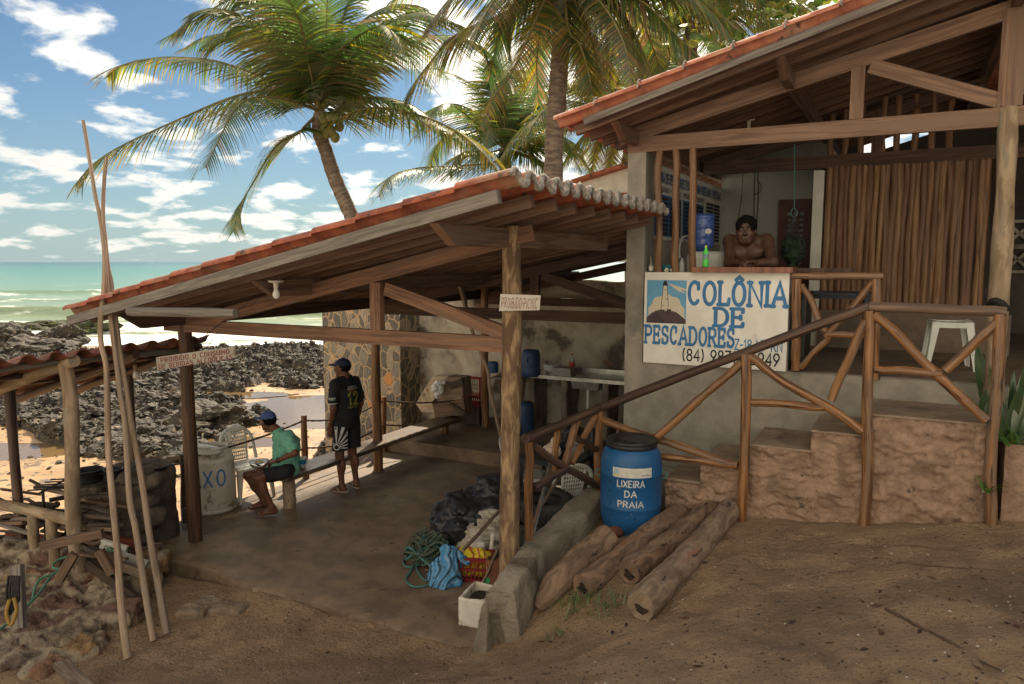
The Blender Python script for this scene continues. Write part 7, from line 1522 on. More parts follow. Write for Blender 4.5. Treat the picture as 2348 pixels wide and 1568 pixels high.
# ================================================================ inside the raised building
def sitem(u,v,b): return bq(u,v,b)
zto=zT+.053
m_lime=mat('lime_liquid',(.09,.62,.08),None,rough=.2,bump=0); m_ylw=mat('yellow_cap',(.7,.6,.03),None,rough=.4,bump=0); m_lbl=mat('blue_label',(.03,.12,.42),(.3,.4,.2),scale=40,rough=.4,bump=0)
p=bq(1617,611,UB-.03); bottle('drink_bottle','bright green bottle with yellow cap and blue label standing on the counter',(p.x,p.y,zto),.205,.029,m_lime,m_ylw,m_lbl)
bottle('drink_bottle','clear empty bottle behind the second counter pole',tuple(AB(toAB(bq(1563,600,UB+.05))[0],UB+.05,zT+.001)),.14,.028,m_clear,m_clear)
J=AB(toAB(bq(1493,600,UB+.05))[0],UB+.05,zT+.001); jr=thing('glass_jar','small labelled jar with a straw at the left end of the counter','jar',tuple(J)); mb=MB(); mb.lathe([(.001,0),(.026,0),(.027,.065),(.02,.075),(.022,.085),(.001,.085)],tuple(J),16); mb.build('jar',m_boxg,jr); mb=MB(); mb.lathe([(.0275,.015),(.0275,.055)],tuple(J),16); mb.build('label',m_whitep,jr); MB().tube([J+V3((0,0,.07)),J+V3((-.01,0,.15))],.003,5).build('straw',m_whitep,jr)
for k,u in enumerate((1529,1542)): q=AB(toAB(bq(u,605,UB+.05))[0],UB+.04,zT+.02); S=SDF(q-V3((.05,)*3),q+V3((.05,)*3),.006); S.ell(tuple(q),(.02,.016,.015)).rough(.008,130,k,True); tag(S.build('sea_shell',m_foamw),('spiky pale shell left of the second counter pole','spiky pale shell touching the second counter pole')[k],'shell','shells on the counter')
q=AB(toAB(bq(1530,600,UB+.2))[0],UB+.2,zT); mb=MB(); mb.lathe([(.001,0),(.05,0),(.075,.07),(.07,.07),(.045,.01)],tuple(q),18); o=mb.build('plastic_bowl',mat('teal_bowl',(.03,.2,.22),None,rough=.5,bump=0)); tag(o,'small teal bowl behind the counter poles','bowl')
# water dispenser with jug
D0=bq(1620,612,8.0); D0=V3((D0.x,D0.y,2.72)); DS=thing('water_cooler','cream rounded water cooler behind the green bottle','water cooler',(D0.x,D0.y,2.72))
S=SDF(D0-V3((.3,.3,.1)),D0+V3((.3,.3,.42)),.012); S.rbox(tuple(D0+V3((0,0,.12))),(.20,.15,.20),.08,Matrix.Rotation(-TH,3,'Z')); S.build('body',m_whitep,DS); mb=MB(); q=D0-BX*.16+V3((0,0,.12)); mb.lathe([(.001,0),(.015,0),(.015,.04),(.001,.04)],tuple(q),10); mb.build('tap',m_black,DS)
mb=MB(); mb.box(D0+V3((0,.05,-.42)),(.5,.4,.78),-TH); tag(mb.build('side_cabinet',m_oldw[4]),'dark cabinet carrying the water cooler behind the counter','cabinet')
jc=bq(1609,560,8.05); jc=V3((jc.x,jc.y,D0.z+.33)); JG=thing('water_jug','blue ribbed water jug upside down on the cooler','water jug',tuple(jc)); mb=MB()
r_=.125; mb.lathe([(.03,-.02),(.06,.0),(r_*.9,.03),(r_,.05),(r_,.10),(r_*.94,.115),(r_,.13),(r_,.20),(r_*.94,.215),(r_,.23),(r_,.31),(r_*.94,.325),(r_,.34),(r_,.365),(r_*.85,.385),(.001,.385)],tuple(jc),28); mb.build('body',mat('jug_blue',(.05,.10,.33),None,rough=.2,bump=0,spec=.6),JG)
fj=facing(jc.x,jc.y)+.5; q=jc+V3((math.cos(fj)*r_*1.01,math.sin(fj)*r_*1.01,.2)); t1=V3((-math.sin(fj),math.cos(fj),0)); MB().add([q+t1*.04*math.cos(k*.52)+V3((0,0,.028*math.sin(k*.52))) for k in range(12)],[tuple(range(12))]).build('label',m_whitep,JG)
# tap on the side wall
tq=AB(aPi1+.03,8.3,2.98); TP_=thing('swan_neck_tap','white swan-neck tap between the counter poles','tap',tuple(tq)); MB().tube(spline([tq,tq+V3((.03,-.02,.0)),tq+V3((.03,-.02,.12)),tq+V3((.06,-.03,.22)),tq+V3((.12,-.05,.23)),tq+V3((.14,-.06,.17))],24),.011,8).build('spout',m_whitep,TP_); mb=MB(); mb.ball(tq+V3((.03,-.02,.0)),.022,10); mb.build('valve',m_whitep,TP_)
# hanging ropes
def hrope(pts,b,r,m,label,name='hanging_rope'): rope([bq(u,v,b) for u,v in pts],r,m,name,label,'rope',24,'ropes hanging behind the counter')
hrope([(1703,398),(1700,450),(1690,520),(1684,610)],9.3,.005,m_rope,'thin brown cord hanging left behind the man'); hrope([(1731,380),(1729,430),(1728,500),(1728,560)],9.3,.008,m_black,'doubled black rope hanging above the man, left strand'); hrope([(1736,380),(1738,440),(1735,500),(1733,560)],9.3,.008,m_black,'doubled black rope hanging above the man, right strand'); hrope([(1735,412),(1744,425),(1742,440),(1728,446)],9.28,.006,m_black,'small knot loop on the black ropes')
NB=thing('hanging_net','black net with a green bundle hanging before the lattice door','net',tuple(bq(1818,500,8.6))); nbb=8.6
MB().tube(spline([bq(1821,330,nbb),bq(1821,400,nbb),bq(1820,478,nbb)],12),.006,6).build('rope',m_rt,NB); MB().tube(spline([bq(1817,478,nbb),bq(1812,490,nbb),bq(1822,498,nbb),bq(1828,486,nbb),bq(1820,478,nbb)],16),.006,6).build('knot',m_rt,NB)
for k in range(9): u0=1795+6*k; MB().tube(spline([bq(1820,492,nbb),bq(1820+(u0-1820)*.35,520,nbb-.03),bq(u0,560,nbb-.1*math.cos((k-4)*.3)),bq(u0*.6+1820*.4,596,nbb-.06)],14),.004,5).build('net_cord',m_black,NB)
c=bq(1817,572,nbb); S=SDF(c-V3((.22,.2,.22)),c+V3((.22,.2,.22)),.012); S.ell(tuple(c),(.105,.09,.115)).cone(tuple(c-V3((0,0,.08))),tuple(c-V3((0,0,.17))),.05,.015).rough(.03,22,5,True).rough(.01,60,5,True); S.build('bundle',mat('green_bundle',(.022,.045,.014),(.008,.012,.008),scale=9,rough=.8,bump=.5),NB)
# black table and boards behind the crossed railing
bt0=bq(1905,690,8.3); ptable('plastic_table','dark blue-black table standing behind the small crossed railing',(bt0.x,bt0.y,ZD),.80,.6,.70,-TH,mat('navy_plastic',(.02,.03,.045),(.015,.02,.03),scale=6,rough=.5,bump=.05))
o=MB().box(AB(toAB(bq(1838,760,UB+.25))[0],UB+.3,ZD+.37),(.10,.5,.72),-TH).build('leaning_panel',m_black); tag(o,'tall black panel standing against the counter wall end','panel')
# white stool
def stool(label,c,rz,m):
    t=thing('plastic_stool',label,'stool',tuple(c)); O=V3(c); Mz=Matrix.Rotation(rz,3,'Z'); T=lambda p:O+Mz@V3(p); h=.45; w=.165
    P=[];n=9
    for j in range(n):
        for i in range(n): u=-1+2*i/(n-1); v=-1+2*j/(n-1); P.append(T((w*u,w*v,h-.015*(1-u*u)+.012*abs(u)**3)))
    mb=MB(); mb.grid(P,n,n); mb.grid([p-V3((0,0,.02)) for p in P],n,n,flip=True)
    for sx,sy in ((0,-1),(0,1),(-1,0),(1,0)): 
        mb.box(T((sx*w,sy*w,h-.03)),((2*w if sx==0 else .012),(2*w if sy==0 else .012),.05),rz)
    mb.build('seat',m,t)
    for sx in (-1,1):
        for sy in (-1,1):
            mb=MB(); x0,y0=sx*(w+.005),sy*(w+.005); x1,y1=sx*(w+.05),sy*(w+.05)
            mb.hexa([T((x1-sx*.035,y1,0)),T((x1,y1,0)),T((x1,y1-sy*.008,0)),T((x1-sx*.035,y1-sy*.008,0)),T((x0-sx*.07,y0,h)),T((x0,y0,h)),T((x0,y0-sy*.008,h)),T((x0-sx*.07,y0-sy*.008,h))])
            mb.hexa([T((x1,y1-sy*.035,0)),T((x1,y1,0)),T((x1-sx*.008,y1,0)),T((x1-sx*.008,y1-sy*.035,0)),T((x0,y0-sy*.07,h)),T((x0,y0,h)),T((x0-sx*.008,y0,h)),T((x0-sx*.008,y0-sy*.07,h))]); mb.build('leg',m,t)
s0=bq(2172,828,8.15); stool('white square plastic stool on the raised floor before the log screen',(s0.x,s0.y,ZD),-TH+.1,m_whitep)
o=rope([bq(2268,700,UB-.1),bq(2280,690,UB-.2),bq(2300,700,UB-.2),bq(2306,708,UB-.15)],.03,m_dark,'cloth_roll','dark cloth roll resting on the handrail end at the pale trunk','cloth')
# ================================================================ people
random.seed(51)
def skinm(n,c1,c2): return mat(n,c1,c2,scale=14,rough=.5,bump=.12,bscale=90,bdist=.003,spec=.35)
m_sk1=skinm('skin_brown',(.15,.062,.034),(.115,.046,.026)); m_sk2=skinm('skin_deep',(.085,.042,.028),(.06,.03,.02))
m_hair=mat('black_hair',(.005,.004,.004),(.009,.008,.007),scale=60,rough=1,bump=.5,bscale=120,bdist=.01,spec=.1)
m_eye=mat('eye_white',(.22,.18,.15),None,rough=.3,bump=0); m_iris=mat('eye_dark',(.01,.006,.005),None,rough=.2,bump=0)
def fr(f,up=V3((0,0,1))):
    y=V3(f).normalized(); x=y.cross(V3(up)).normalized(); z=x.cross(y).normalized(); return Matrix((x,y,z)).transposed()
class Fig:
    def __init__(s,lo,hi,h=.007): s.lo,s.hi,s.h=lo,hi,h; s.S=SDF(lo,hi,h)
def head(S,c,M_,k=1.0,fat=0):
    L=lambda p:tuple(V3(c)+M_@(V3(p)*k))
    S.ell(L((0,-.01,.03)),(.076*k,.094*k,.086*k),M_,.02).ell(L((0,.018,-.04)),((.060+fat*.012)*k,.068*k,(.075)*k),M_,.02)
    S.cone(L((-.02,.050,-.088)),L((.02,.050,-.088)),(.026+fat*.006)*k,(.026+fat*.006)*k,.02)
    for s_ in (-1,1): S.ell(L((s_*(.036+fat*.006),.052,-.03)),(.028*k,.03*k,.03*k),M_,.015).ell(L((s_*(.076+fat*.004),-.008,-.008)),(.010*k,.018*k,.030*k),M_,.006).ell(L((s_*.032,.100,.008)),(.019*k,.014*k,.008*k),M_,.012,'s')
    S.cone(L((-.038,.080,.025)),L((.038,.080,.025)),.011*k,.011*k,.01); S.cone(L((0,.082,.012)),L((0,.104,-.028)),.008*k,.012*k,.008); 
    for s_ in (-1,1): S.ell(L((s_*.012,.094,-.032)),(.010*k,.011*k,.009*k),M_,.006)
    S.cone(L((-.020,.083,-.060)),L((.020,.083,-.060)),.0075*k,.0075*k,.008); S.cone(L((-.018,.082,-.071)),L((.018,.082,-.071)),.009*k,.009*k,.008)
    return L
def eyes(par,c,M_,k=1.0):
    for s_ in (-1,1):
        mb=MB(); p=V3(c)+M_@(V3((s_*.032,.0755,.007))*k); mb.ball(tuple(p),.0125*k,12,sc=(1,1,.75)); mb.build('eye',m_eye,par)
        mb=MB(); p=V3(c)+M_@(V3((s_*.032,.0835,.006))*k); mb.ball(tuple(p),.0062*k,8); mb.build('iris',m_iris,par)
def hand(S,W,d,n,s,curl=.35,k=.006,sc=1.0,spread=.0,curls=None):
    """W wrist, d finger direction, n way the palm faces, s +1/-1 side of the thumb along d x n"""
    W=V3(W); d=V3(d).normalized(); n=V3(n); n=(n-d*n.dot(d)).normalized(); t=d.cross(n).normalized()*s; M_=Matrix((t,d,n)).transposed()
    S.rbox(tuple(W+d*.045*sc),(.038*sc,.050*sc,.014*sc),.013*sc,M_,.012)
    for i,(off,ln) in enumerate(((.030,.070),(.010,.078),(-.010,.072),(-.029,.056))):
        c=curls[i] if curls else curl+(i*.08); b=W+d*.088*sc+t*off*sc; r=.0088*sc; dd=(d+t*off*spread*8).normalized(); 
        for j,f in enumerate((.44,.31,.25)):
            a=c*(.7 if j==0 else 1); dd=(dd*math.cos(a)+n*math.sin(a)); e=b+dd*ln*sc*f; S.cone(tuple(b),tuple(e),r,r*.92,.003 if j else .006); b=e; r*=.93; nn=(n*math.cos(a)-dd*math.sin(a)*0); 
            n2=n; 
    b=W+d*.025*sc+t*.030*sc; e=b+(d*.6+t*.65+n*.35).normalized()*.038*sc; e2=e+(d*.9+t*.1+n*.5).normalized()*.032*sc; S.cone(tuple(b),tuple(e),.013*sc,.011*sc,.012); S.cone(tuple(e),tuple(e2),.0105*sc,.009*sc,.004)
def foot(S,A,d,sc=1.0,k=.02):
    A=V3(A); d=V3(d).normalized(); s2=V3((d.y,-d.x,0)); z0=A.z-.075*sc
    H=lambda a,b,c:tuple(V3((A.x,A.y,z0))+d*a*sc+s2*b*sc+V3((0,0,c*sc)))
    S.cone(tuple(A),H(-.03,0,.032),.036*sc,.030*sc,k); S.cone(tuple(A),H(.10,0,.03),.034*sc,.022*sc,k); S.cone(H(-.03,0,.03),H(.12,.01,.022),.030*sc,.022*sc,k); S.cone(H(-.02,-.0,.026),H(.11,-.028,.018),.024*sc,.018*sc,k)
    for i,(o,l,r) in enumerate(((.026,.055,.0125),(.008,.052,.010),(-.008,.047,.0095),(-.022,.040,.009),(-.036,.030,.0085))): S.cone(H(.12,o,.016),H(.12+l,o*1.12,.010),r*sc,r*.9*sc,.005)
def solid(name,S,m,par): 
    v,f=S.mesh(); o=npmesh(name,v,f,m,par); o['_n']=len(v); return o,v,f
def bvh(v,f): return BVHTree.FromPolygons([tuple(x) for x in v],[tuple(int(i) for i in q) for q in f])
def project(name,m,polys,org,ex,ey,T,par,lift=.0025,step=.0004,back=.6):
    n=ex.cross(ey).normalized(); mb=MB()
    for k,p in polys:
        q=[]
        for x,y in p:
            o=org+ex*x+ey*y+n*back*.5; h=T.ray_cast(o,-n,back)
            if h[0] is None: q=None; break
            q.append(h[0]+n*(lift+step*(k%20)))
        if q: mb.add(q,[tuple(range(len(q)))])
    if mb.f: return mb.build(name,m,par)

# ---- standing man in black shirt
Yw=9.22; P0=atZ(797,1121,0); sx,sy=P0.x,P0.y; yaw=R(54); Mz=Matrix.Rotation(yaw,3,'Z')
def LW(p): return V3((sx,sy,0))+Mz@V3(p)
m_blk=mat('black_jersey',(.012,.013,.016),(.02,.021,.025),scale=10,rough=.85,bump=.3,bscale=12,bdist=.02); m_wh=mat('print_white',(.6,.6,.58),None,rough=.8,bump=0); m_yl=mat('print_yellow',(.27,.26,.03),None,rough=.8,bump=0)
man=thing('person','man standing in black football shirt numbered 12, patterned shorts and dark blue cap','person',(sx,sy,0))
lo=(sx-.5,sy-.5,-.02); hi=(sx+.5,sy+.5,1.78)
def C(S,a,b,r1,r2,k=.025): return S.cone(tuple(LW(a)),tuple(LW(b)),r1,r2,k)
S=SDF(lo,hi,.0075)
hf=fr(Matrix.Rotation(R(84),3,'Z')@V3((0,1,0)),(0,0,1)); hc=LW((-.01,.035,1.585))
for s_ in (-1,1):
    hp=(s_*.09,0,.90); kn=(s_*.105,.02,.48); an=(s_*.12,-.03,.085)
    C(S,hp,kn,.085,.056); C(S,kn,an,.054,.034); S.ell(tuple(LW((s_*.112,-.035,.34))),(.046,.05,.10),Mz,.03)
    foot(S,LW(an),Mz@V3((s_*.35,1,0)) if s_>0 else Mz@V3((-.25,1,0)))
    sh=(s_*.175,0,1.385); el=(s_*.225,-.03,1.10); wr=(s_*.225,.045,.86)
    C(S,sh,el,.05,.040); C(S,el,wr,.040,.026); hand(S,LW(wr),Mz@V3((0,.12,-1)),Mz@V3((-s_,.2,0)),1 if s_>0 else -1,.38)
C(S,(0,0,.95),(0,0,1.3),.12,.13,.05); C(S,(0,-.01,1.38),(0,.01,1.50),.062,.055,.03); C(S,(0,.0,1.46),(-.01,.02,1.56),.054,.05,.03)
head(S,hc,hf,.98); S.half((sx,sy,0),(0,0,-1)); solid('body',S,m_sk1,man); eyes(man,hc,hf,.98)
S=SDF((sx-.45,sy-.45,.78),(sx+.45,sy+.45,1.56),.0085)   # shirt
S.ell(tuple(LW((0,.0,1.27))),(.185,.125,.20),Mz,.05).ell(tuple(LW((0,.0,1.02))),(.175,.13,.26),Mz,.08); C(S,(-.15,0,1.40),(.15,0,1.40),.065,.065,.05); C(S,(-.06,0,1.45),(.06,0,1.45),.05,.05,.03)
for s_ in (-1,1): C(S,(s_*.165,0,1.385),(s_*.222,-.02,1.17),.068,.064,.03)
S.rough(.007,11,3).rough(.005,24,6,True); S.half(LW((0,0,.845)),(0,0,-1)); S.half(LW((0,0,1.488)),Mz@V3((0,.35,1)))
# cut the sleeve ends
S.rbox(tuple(LW((-.33,-.04,1.08))),(.10,.12,.085),.0,Mz,0,'s'); S.rbox(tuple(LW((.33,-.04,1.08))),(.10,.12,.085),.0,Mz,0,'s')
sh_o,v,f=solid('shirt',S,m_blk,man); T=bvh(v,f)
mb=MB(); mb.tube([LW((.062*math.cos(t),.055*math.sin(t)+.012,1.488-.02*math.sin(t))) for t in [k*.3 for k in range(22)]],.010,6); mb.build('collar',mat('collar_orange',(.35,.17,.03),None,rough=.8,bump=0),man)
ex=Mz@V3((1,0,0)); ey=V3((0,0,1))   # seen from behind: viewer's right = person's right
pl,w=textpolys('12',.15,1.0,.2,.28); project('shirt_number',m_yl,subdiv([(k,[(q[0]*1.0-w/2+.02,q[1]) for q in p]) for k,p in pl],.02),LW((.0,-.0,1.13)),ex,ey,T,man)
for txt,zz,ww in (('O JULGAMENTO',1.345,.14),('NAO FALOU DE MIM',1.32,.17),('CORPO MENTE',1.085,.17)):
    pl,w=textpolys(txt,.016 if zz>1.2 else .022,1.0,.2,.3); k_=ww/w; project('shirt_lettering',m_yl if zz<1.2 else m_wh,[(k,[(q[0]*k_-ww/2+.02,q[1]) for q in p]) for k,p in pl],LW((0,0,zz)),ex,ey,T,man)
# sleeve print on the left arm, seen from the left rear
vw=(V3((0,0,CAMZ))-LW((-.25,0,1.25))); vw.z=0; vw.normalize(); sxv=V3((-vw.y,vw.x,0)); pl,w=textpolys("HABIB'S",.028,1.0,.2,.25); k_=.085/w; project('sleeve_lettering',m_wh,[(k,[(q[0]*k_-.055,q[1]) for q in p]) for k,p in pl],LW((-.225,-.02,1.215)),sxv,ey,T,man)
mb=MB(); mb.tube([LW((-.226+.062*math.cos(t),-.024+.062*math.sin(t),1.168)) for t in [k*.3 for k in range(22)]],.0055,5); mb.build('sleeve_piping',m_wh,man)
S=SDF((sx-.42,sy-.42,.44),(sx+.42,sy+.42,1.0),.0085)
for s_ in (-1,1): C(S,(s_*.085,0,.88),(s_*.108,.005,.50),.112,.098,.03)
S.ell(tuple(LW((0,0,.90))),(.175,.135,.11),Mz,.03).rough(.006,14,3).rough(.004,30,6,True); S.half(LW((0,0,.54)),(0,0,-1)); _,v,f=solid('shorts',S,m_blk,man); T=bvh(v,f)
rays=[]
o0=(-.055,.60)
for k in range(9):
    a=R(-14+20*k); a2=a+R(9); r0,r1=.045,.27; rays.append((0,[(o0[0]+r0*math.cos(a),o0[1]+r0*math.sin(a)),(o0[0]+r1*math.cos(a),o0[1]+r1*math.sin(a)),(o0[0]+r1*math.cos(a2),o0[1]+r1*math.sin(a2)),(o0[0]+r0*math.cos(a2),o0[1]+r0*math.sin(a2))]))
def clipx(polys,x0,x1,y0,y1):
    out=[]
    for k,p in polys:
        c=p
        for ax,s_,lim in ((0,1,x0),(0,-1,x1),(1,1,y0),(1,-1,y1)):
            o=[]
            for j in range(len(c)):
                A_=c[j];B_=c[(j+1)%len(c)]; ia=s_*(A_[ax]-lim)>=0; ib=s_*(B_[ax]-lim)>=0
                if ia: o.append(A_)
                if ia!=ib: t=(lim-A_[ax])/(B_[ax]-A_[ax]); o.append((A_[0]+t*(B_[0]-A_[0]),A_[1]+t*(B_[1]-A_[1])))
            c=o
            if not c: break
        if len(c)>=3: out.append((k,c))
    return out
rays=clipx(rays,-.10,.085,.55,.86); rays=[(k,c) for k,p in subdiv(rays,.03) for c in [p]]
ring=[(1,q) for q in stroke2d(arc(o0[0],o0[1],.034,.034,0,360,14),.012)]
project('shorts_print',m_wh,rays+clipx(ring,-.10,.085,.55,.86),V3((LW((-.095,0,0)).x,LW((-.095,0,0)).y,0)),sxv,ey,T,man,lift=.004)
def cap(par,c,M_,k,m,vis=1,hs=9):
    S=SDF(V3(c)-V3((.22,)*3),V3(c)+V3((.22,)*3),.006); L=lambda p:tuple(V3(c)+M_@(V3(p)*k))
    S.ell(L((0,-.012,.035)),(.088*k,.104*k,.095*k),M_); S.half(L((0,0,.035)),M_@V3((0,.12,-1))); S.ell(L((0,.115,.038)),(.072*k,.075*k,.012*k),M_,.006); S.cone(L((0,-.012,.13)),L((0,-.012,.132)),.007,.007,.003); S.build('cap',m,par)
    S=SDF(V3(c)-V3((.2,)*3),V3(c)+V3((.2,)*3),.006); S.ell(L((0,-.022,.022)),(.084*k,.095*k,.085*k),M_); S.half(L((0,.012,0)),M_@V3((0,1,.15))); S.half(L((0,0,-.05)),M_@V3((0,.2,-1))); S.rough(.003,90,3); S.build('hair',m_hair,par)
cap(man,hc,hf,.98,mat('navy_cap',(.018,.025,.06),(.025,.033,.075),scale=20,rough=.85,bump=.1))
S=SDF(hc-V3((.12,)*3),hc+V3((.12,)*3),.004); L_=lambda p:tuple(hc+hf@V3(p)); S.cone(L_((-.022,.093,-.045)),L_((.022,.093,-.045)),.006,.006,.004); S.cone(L_((0,.07,-.1)),L_((0,.055,-.112)),.016,.012,.004); S.rough(.002,150,2); S.build('moustache',m_hair,man)
for s_ in (-1,1):
    an=LW((s_*.12,-.03,0)); d=(Mz@V3(((.35 if s_>0 else -.25),1,0))).normalized(); s2=V3((d.y,-d.x,0)); mb=MB(); n=20; P=[an+d*(.045+.135*math.cos(t))+s2*(.045+.006*math.cos(t))*math.sin(t) for t in [2*math.pi*k/n for k in range(n)]]; mb.prism([p+V3((0,0,.002)) for p in P],V3((0,0,.012))); mb.tube(spline([an+d*.02-s2*.04+V3((0,0,.02)),an+d*.07-s2*.025+V3((0,0,.055)),an+d*.125+s2*.012+V3((0,0,.035)),an+d*.07+s2*.04+V3((0,0,.05)),an+d*.02+s2*.045+V3((0,0,.02))],14),.006,6); mb.build('flip_flop',mat('sandal_cream',(.4,.35,.27),None,rough=.7,bump=0) if s_<0 else MATS['sandal_cream'],man)

# ---- seated man in green polo shirt eating from a plate
sm=thing('person','barefoot man seated on the bench end in mint green polo and blue cap, eating','person',(-2.75,8.45,0))
YN,YF=8.36,8.62
q=lambda u,v,Y: atY(u,v,Y)
hipN,hipF=q(650,1078,8.42),q(648,1074,8.66); kN,kF=q(590,1096,8.30),q(568,1090,8.62); aN,aF=q(624,1163,8.33),q(606,1157,8.60)
shN,shF=q(655,1003,8.30),q(640,1000,8.66); eN,eF=q(676,1038,8.16),q(640,1045,8.72); wN,wF=q(633,1057,8.18),q(605,1071,8.46)
pel=(hipN+hipF)/2+V3((.03,0,.02)); chest=(shN+shF)/2+V3((.045,0,-.10)); nk=q(632,984,8.46); hc2=q(614,965,8.47); aN.z=max(aN.z,.08);aF.z=max(aF.z,.08)
hf2=fr(V3((-1,.55,-.12)))
S=SDF((-3.45,7.95,-.01),(-2.35,9.0,1.4),.0075)
for h_,k_,a_ in ((hipN,kN,aN),(hipF,kF,aF)): S.cone(tuple(h_),tuple(k_),.078,.054,.02).cone(tuple(k_),tuple(a_),.052,.032,.02); mid=k_.lerp(a_,.33)+V3((.012,0,0)); S.ell(tuple(mid),(.044,.044,.09),None,.03); foot(S,a_,V3((-1,-.35,0)) if h_ is hipN else V3((-1,-.25,0)))
for s1,e1,w1 in ((shN,eN,wN),(shF,eF,wF)): S.cone(tuple(s1),tuple(e1),.046,.038,.02).cone(tuple(e1),tuple(w1),.038,.025,.02)
hand(S,wN,q(604,1062,8.28)-wN,V3((0,.3,-1)),-1,.55); hand(S,wF,q(590,1072,8.42)-wF,V3((0,0,1)),1,.3)
S.cone(tuple(pel),tuple(chest),.12,.12,.05).cone(tuple(chest+V3((-.02,0,.1))),tuple(nk),.06,.05,.04).cone(tuple(nk),tuple(hc2+V3((.02,0,-.03))),.05,.048,.03)
head(S,hc2,hf2,.95); S.half((0,0,0),(0,0,-1)); solid('body',S,m_sk1,sm); eyes(sm,hc2,hf2,.95)
cap(sm,hc2,hf2,.97,mat('blue_cap',(.05,.09,.24),(.07,.12,.28),scale=20,rough=.85,bump=.15))
m_mint=mat('mint_polo',(.20,.50,.37),(.16,.43,.31),scale=6,rough=.9,bump=.45,bscale=9,bdist=.03)
S=SDF((-3.15,8.0,.35),(-2.35,9.0,1.3),.0085); ch2=chest
S.cone(tuple(pel+V3((0,0,0))),tuple(ch2),.148,.145,.06).cone(tuple(shN+V3((.02,.03,-.01))),tuple(shF+V3((.02,-.03,-.01))),.07,.065,.05).cone(tuple(shN),tuple(shN.lerp(eN,.62)),.072,.066,.03).cone(tuple(shF),tuple(shF.lerp(eF,.6)),.068,.06,.03)
S.ell(tuple(pel+V3((-.05,-.04,-.01))),(.17,.17,.10),None,.05).cone(tuple(nk+V3((.02,0,-.03))),tuple(nk+V3((.035,0,-.06))),.058,.07,.03).rough(.012,10,3).rough(.011,19,6,True)
S.half(tuple(nk+V3((-.0,0,.0))),(-.5,0,1)); S.half(tuple(pel+V3((0,0,-.11))),(0,0,-1)); solid('polo_shirt',S,m_mint,sm)
mb=MB(); mb.tube([nk+V3((.015,0,-.015))+V3((.062*math.cos(t)*1,.062*math.sin(t),.03*math.cos(t))) for t in [k*.3 for k in range(22)]],.013,6); mb.build('collar',m_mint,sm)
S=SDF((-3.35,8.05,.3),(-2.4,8.95,.75),.008); 
for h_,k_ in ((hipN,kN),(hipF,kF)): S.cone(tuple(h_+V3((.03,0,0))),tuple(h_.lerp(k_,.62)),.10,.083,.03)
S.rough(.006,16,3).rough(.004,33,5,True); S.half(tuple(hipN.lerp(kN,.72)),(kN-hipN)); S.half((0,0,.415),(0,0,-1)) if 0 else None; S.build('shorts',m_blk,sm)
mb=MB(); wd=(wN-eN).normalized(); a_,b_=basis(wd); c=wN-wd*.03; mb.tube([c-wd*.012,c+wd*.012],[.034,.034],14); mb.build('wristwatch',m_black,sm)
pc=q(594,1061,8.36); PT=thing('plate','blue-rimmed white plate of food held by the seated man','plate',tuple(pc)); mb=MB(); Mp=Matrix.Rotation(R(-4),3,'Y'); mb.lathe([(.001,.0),(.06,.0),(.08,.008),(.108,.016),(.11,.018),(.108,.021),(.08,.013),(.06,.005),(.001,.005)],tuple(pc),30,Mp); mb.build('dish',m_whitep,PT)
mb=MB(); mb.lathe([(.100,.0195),(.111,.0225),(.112,.019)],tuple(pc),30,Mp); mb.build('rim',m_listblue,PT)
for k,(x,y,cx_) in enumerate(((-.03,.0,(.55,.25,.2)),(.0,.03,(.5,.42,.05)),(.03,-.01,(.5,.40,.04)),(.01,-.03,(.6,.55,.45)))): mb=MB(); mb.ball(tuple(pc+V3((x,y,.012))),.022,10,sc=(1,1,.5),jit=.3); mb.build('food',mat('food_%s'%('meat','corn','egg','rice')[k],cx_,None,rough=.7,bump=.2),PT)

# ---- bare-chested man leaning on the counter
bm=thing('person','bare-chested heavy man leaning on the counter with clasped hands','person',tuple(AB(toAB(bq(1712,600,7.6))[0],7.65,ZD)))
ztop=zT+.053
B_=lambda u,v,b: atB(u,v,b)
hC=B_(1710,528,7.50); shL=B_(1672,552,7.66); shR=B_(1758,550,7.66); elL=B_(1672,603,7.40); elR=B_(1771,603,7.40); hl=B_(1700,605,7.20); hr_=B_(1716,605,7.20)
for e_ in (elL,elR): e_.z=ztop+.045
wL=elL.lerp(hl,.72);wR=elR.lerp(hr_,.72); wL.z=wR.z=ztop+.038
f3=(V3((0,0,CAMZ))-hC); f3.z=0; f3.normalize(); f3=(f3+V3((-.10,0,-.05))); hf3=fr(f3)
c0=(shL+shR)/2; pel3=c0+BX*.22+V3((0,0,-.62)); S=SDF(c0-V3((.55,.6,.75)),c0+V3((.5,.55,.4)),.008)
side=(shR-shL).normalized(); Mt=fr(-BX,V3((0,0,1)))
S.ell(tuple(c0+V3((0,0,-.13))+BX*.02),(.20,.145,.165),Mt,.05).ell(tuple(c0+BX*.1+V3((0,0,-.36))),(.20,.19,.22),Mt,.08).cone(tuple(pel3),tuple(pel3+V3((0,0,-.05))),.18,.17,.08)
for s_ in (-1,1): S.ell(tuple(c0+side*s_*.085+V3((0,0,-.12))-BX*.095),(.085,.05,.065),Mt,.035)
S.cone(tuple(c0+V3((0,0,.0))-BX*.02),tuple(hC+V3((0,0,-.07))),.085,.07,.05); S.cone(tuple(shL+side*.05-V3((0,0,.01))),tuple(shR-side*.05-V3((0,0,.01))),.055,.055,.06)
for sh_,el_,w_ in ((shL,elL,wL),(shR,elR,wR)): S.ell(tuple(sh_-V3((0,0,.015))),(.068,.072,.07),Mt,.04); S.cone(tuple(sh_),tuple(el_),.060,.048,.03); S.cone(tuple(el_),tuple(w_),.048,.031,.03)
kx=-BX
dL=(hl+V3((.02,0,0))-wL); dR=(hr_-V3((.02,0,0))-wR)
S2=S
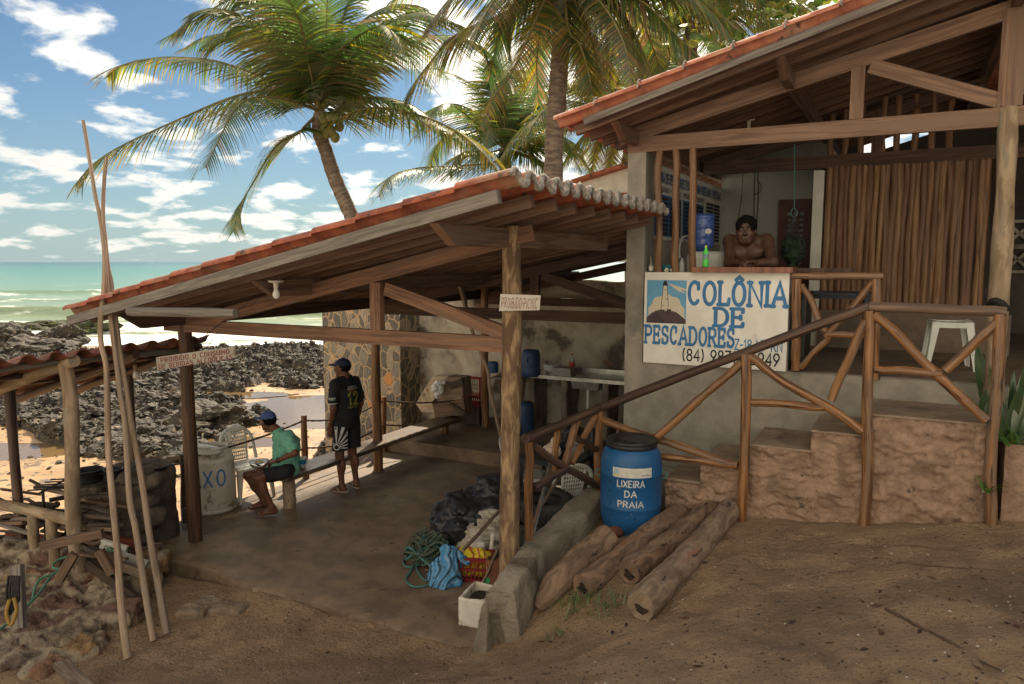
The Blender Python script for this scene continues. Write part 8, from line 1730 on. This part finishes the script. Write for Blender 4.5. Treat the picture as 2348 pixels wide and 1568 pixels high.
head(S,hC,hf3,1.10,1.0)
hand(S,wL,(side*.75-BX*.65),V3((0,0,-1))*.6+side*.3-BX*.3,1,.45,curls=[.5,.55,.6,.6]); hand(S,wR+V3((0,0,.018)),(-side*.75-BX*.65),V3((0,0,-1))*.5-side*.4-BX*.2,-1,.5,curls=[.55,.6,.65,.65])
solid('body',S,m_sk2,bm); eyes(bm,hC,hf3,1.10)
S=SDF(hC-V3((.17,)*3),hC+V3((.17,.17,.2)),.006); L3=lambda p:tuple(hC+hf3@(V3(p)*1.1)); S.ell(L3((0,-.012,.042)),(.100,.117,.102),hf3); S.ell(L3((0,.12,.005)),(.078,.09,.068*1.1),hf3,.01,'s'); S.half(L3((0,0,-.035)),hf3@V3((0,.5,-1))); S.rough(.006,85,3).rough(.004,150,4); S.build('hair',m_hair,bm)
S=SDF(hC-V3((.13,.2,.2)),hC+V3((.13,.2,.1)),.004); S.cone(L3((-.022,.0925,-.047)),L3((0,.097,-.044)),.0035,.0045,.003).cone(L3((.022,.0925,-.047)),L3((0,.097,-.044)),.0035,.0045,.003); 
S.build('moustache',m_hair,bm)
for s_ in (-1,1): S=SDF(hC-V3((.13,.2,.2)),hC+V3((.13,.2,.1)),.004); S.cone(L3((s_*.018,.096,.029)),L3((s_*.048,.086,.031)),.0048,.004,.002); S.build('eyebrow',m_hair,bm)
S=SDF(pel3-V3((.35,.35,.85)),pel3+V3((.35,.35,.1)),.012); S.ell(tuple(pel3+V3((0,0,-.05))),(.21,.19,.14),Mt)
for s_ in (-1,1): S.cone(tuple(pel3+side*s_*.1+V3((0,0,-.08))),tuple(pel3+side*s_*.12+V3((0,0,-.5))),.11,.10,.04)
S.half((0,0,ZD+.28),(0,0,-1)); S.rough(.005,15,3); S.build('shorts',m_blk,bm)
S=SDF(pel3-V3((.35,.45,.85)),pel3+V3((.35,.35,-.3)),.01)
for s_ in (-1,1): an=pel3+side*s_*.12; an.z=ZD+.08; S.cone((an.x,an.y,ZD+.5),tuple(an),.055,.035,.02); foot(S,an,-BX)
S.half((0,0,ZD),(0,0,-1)); S.build('lower_legs',m_sk2,bm)
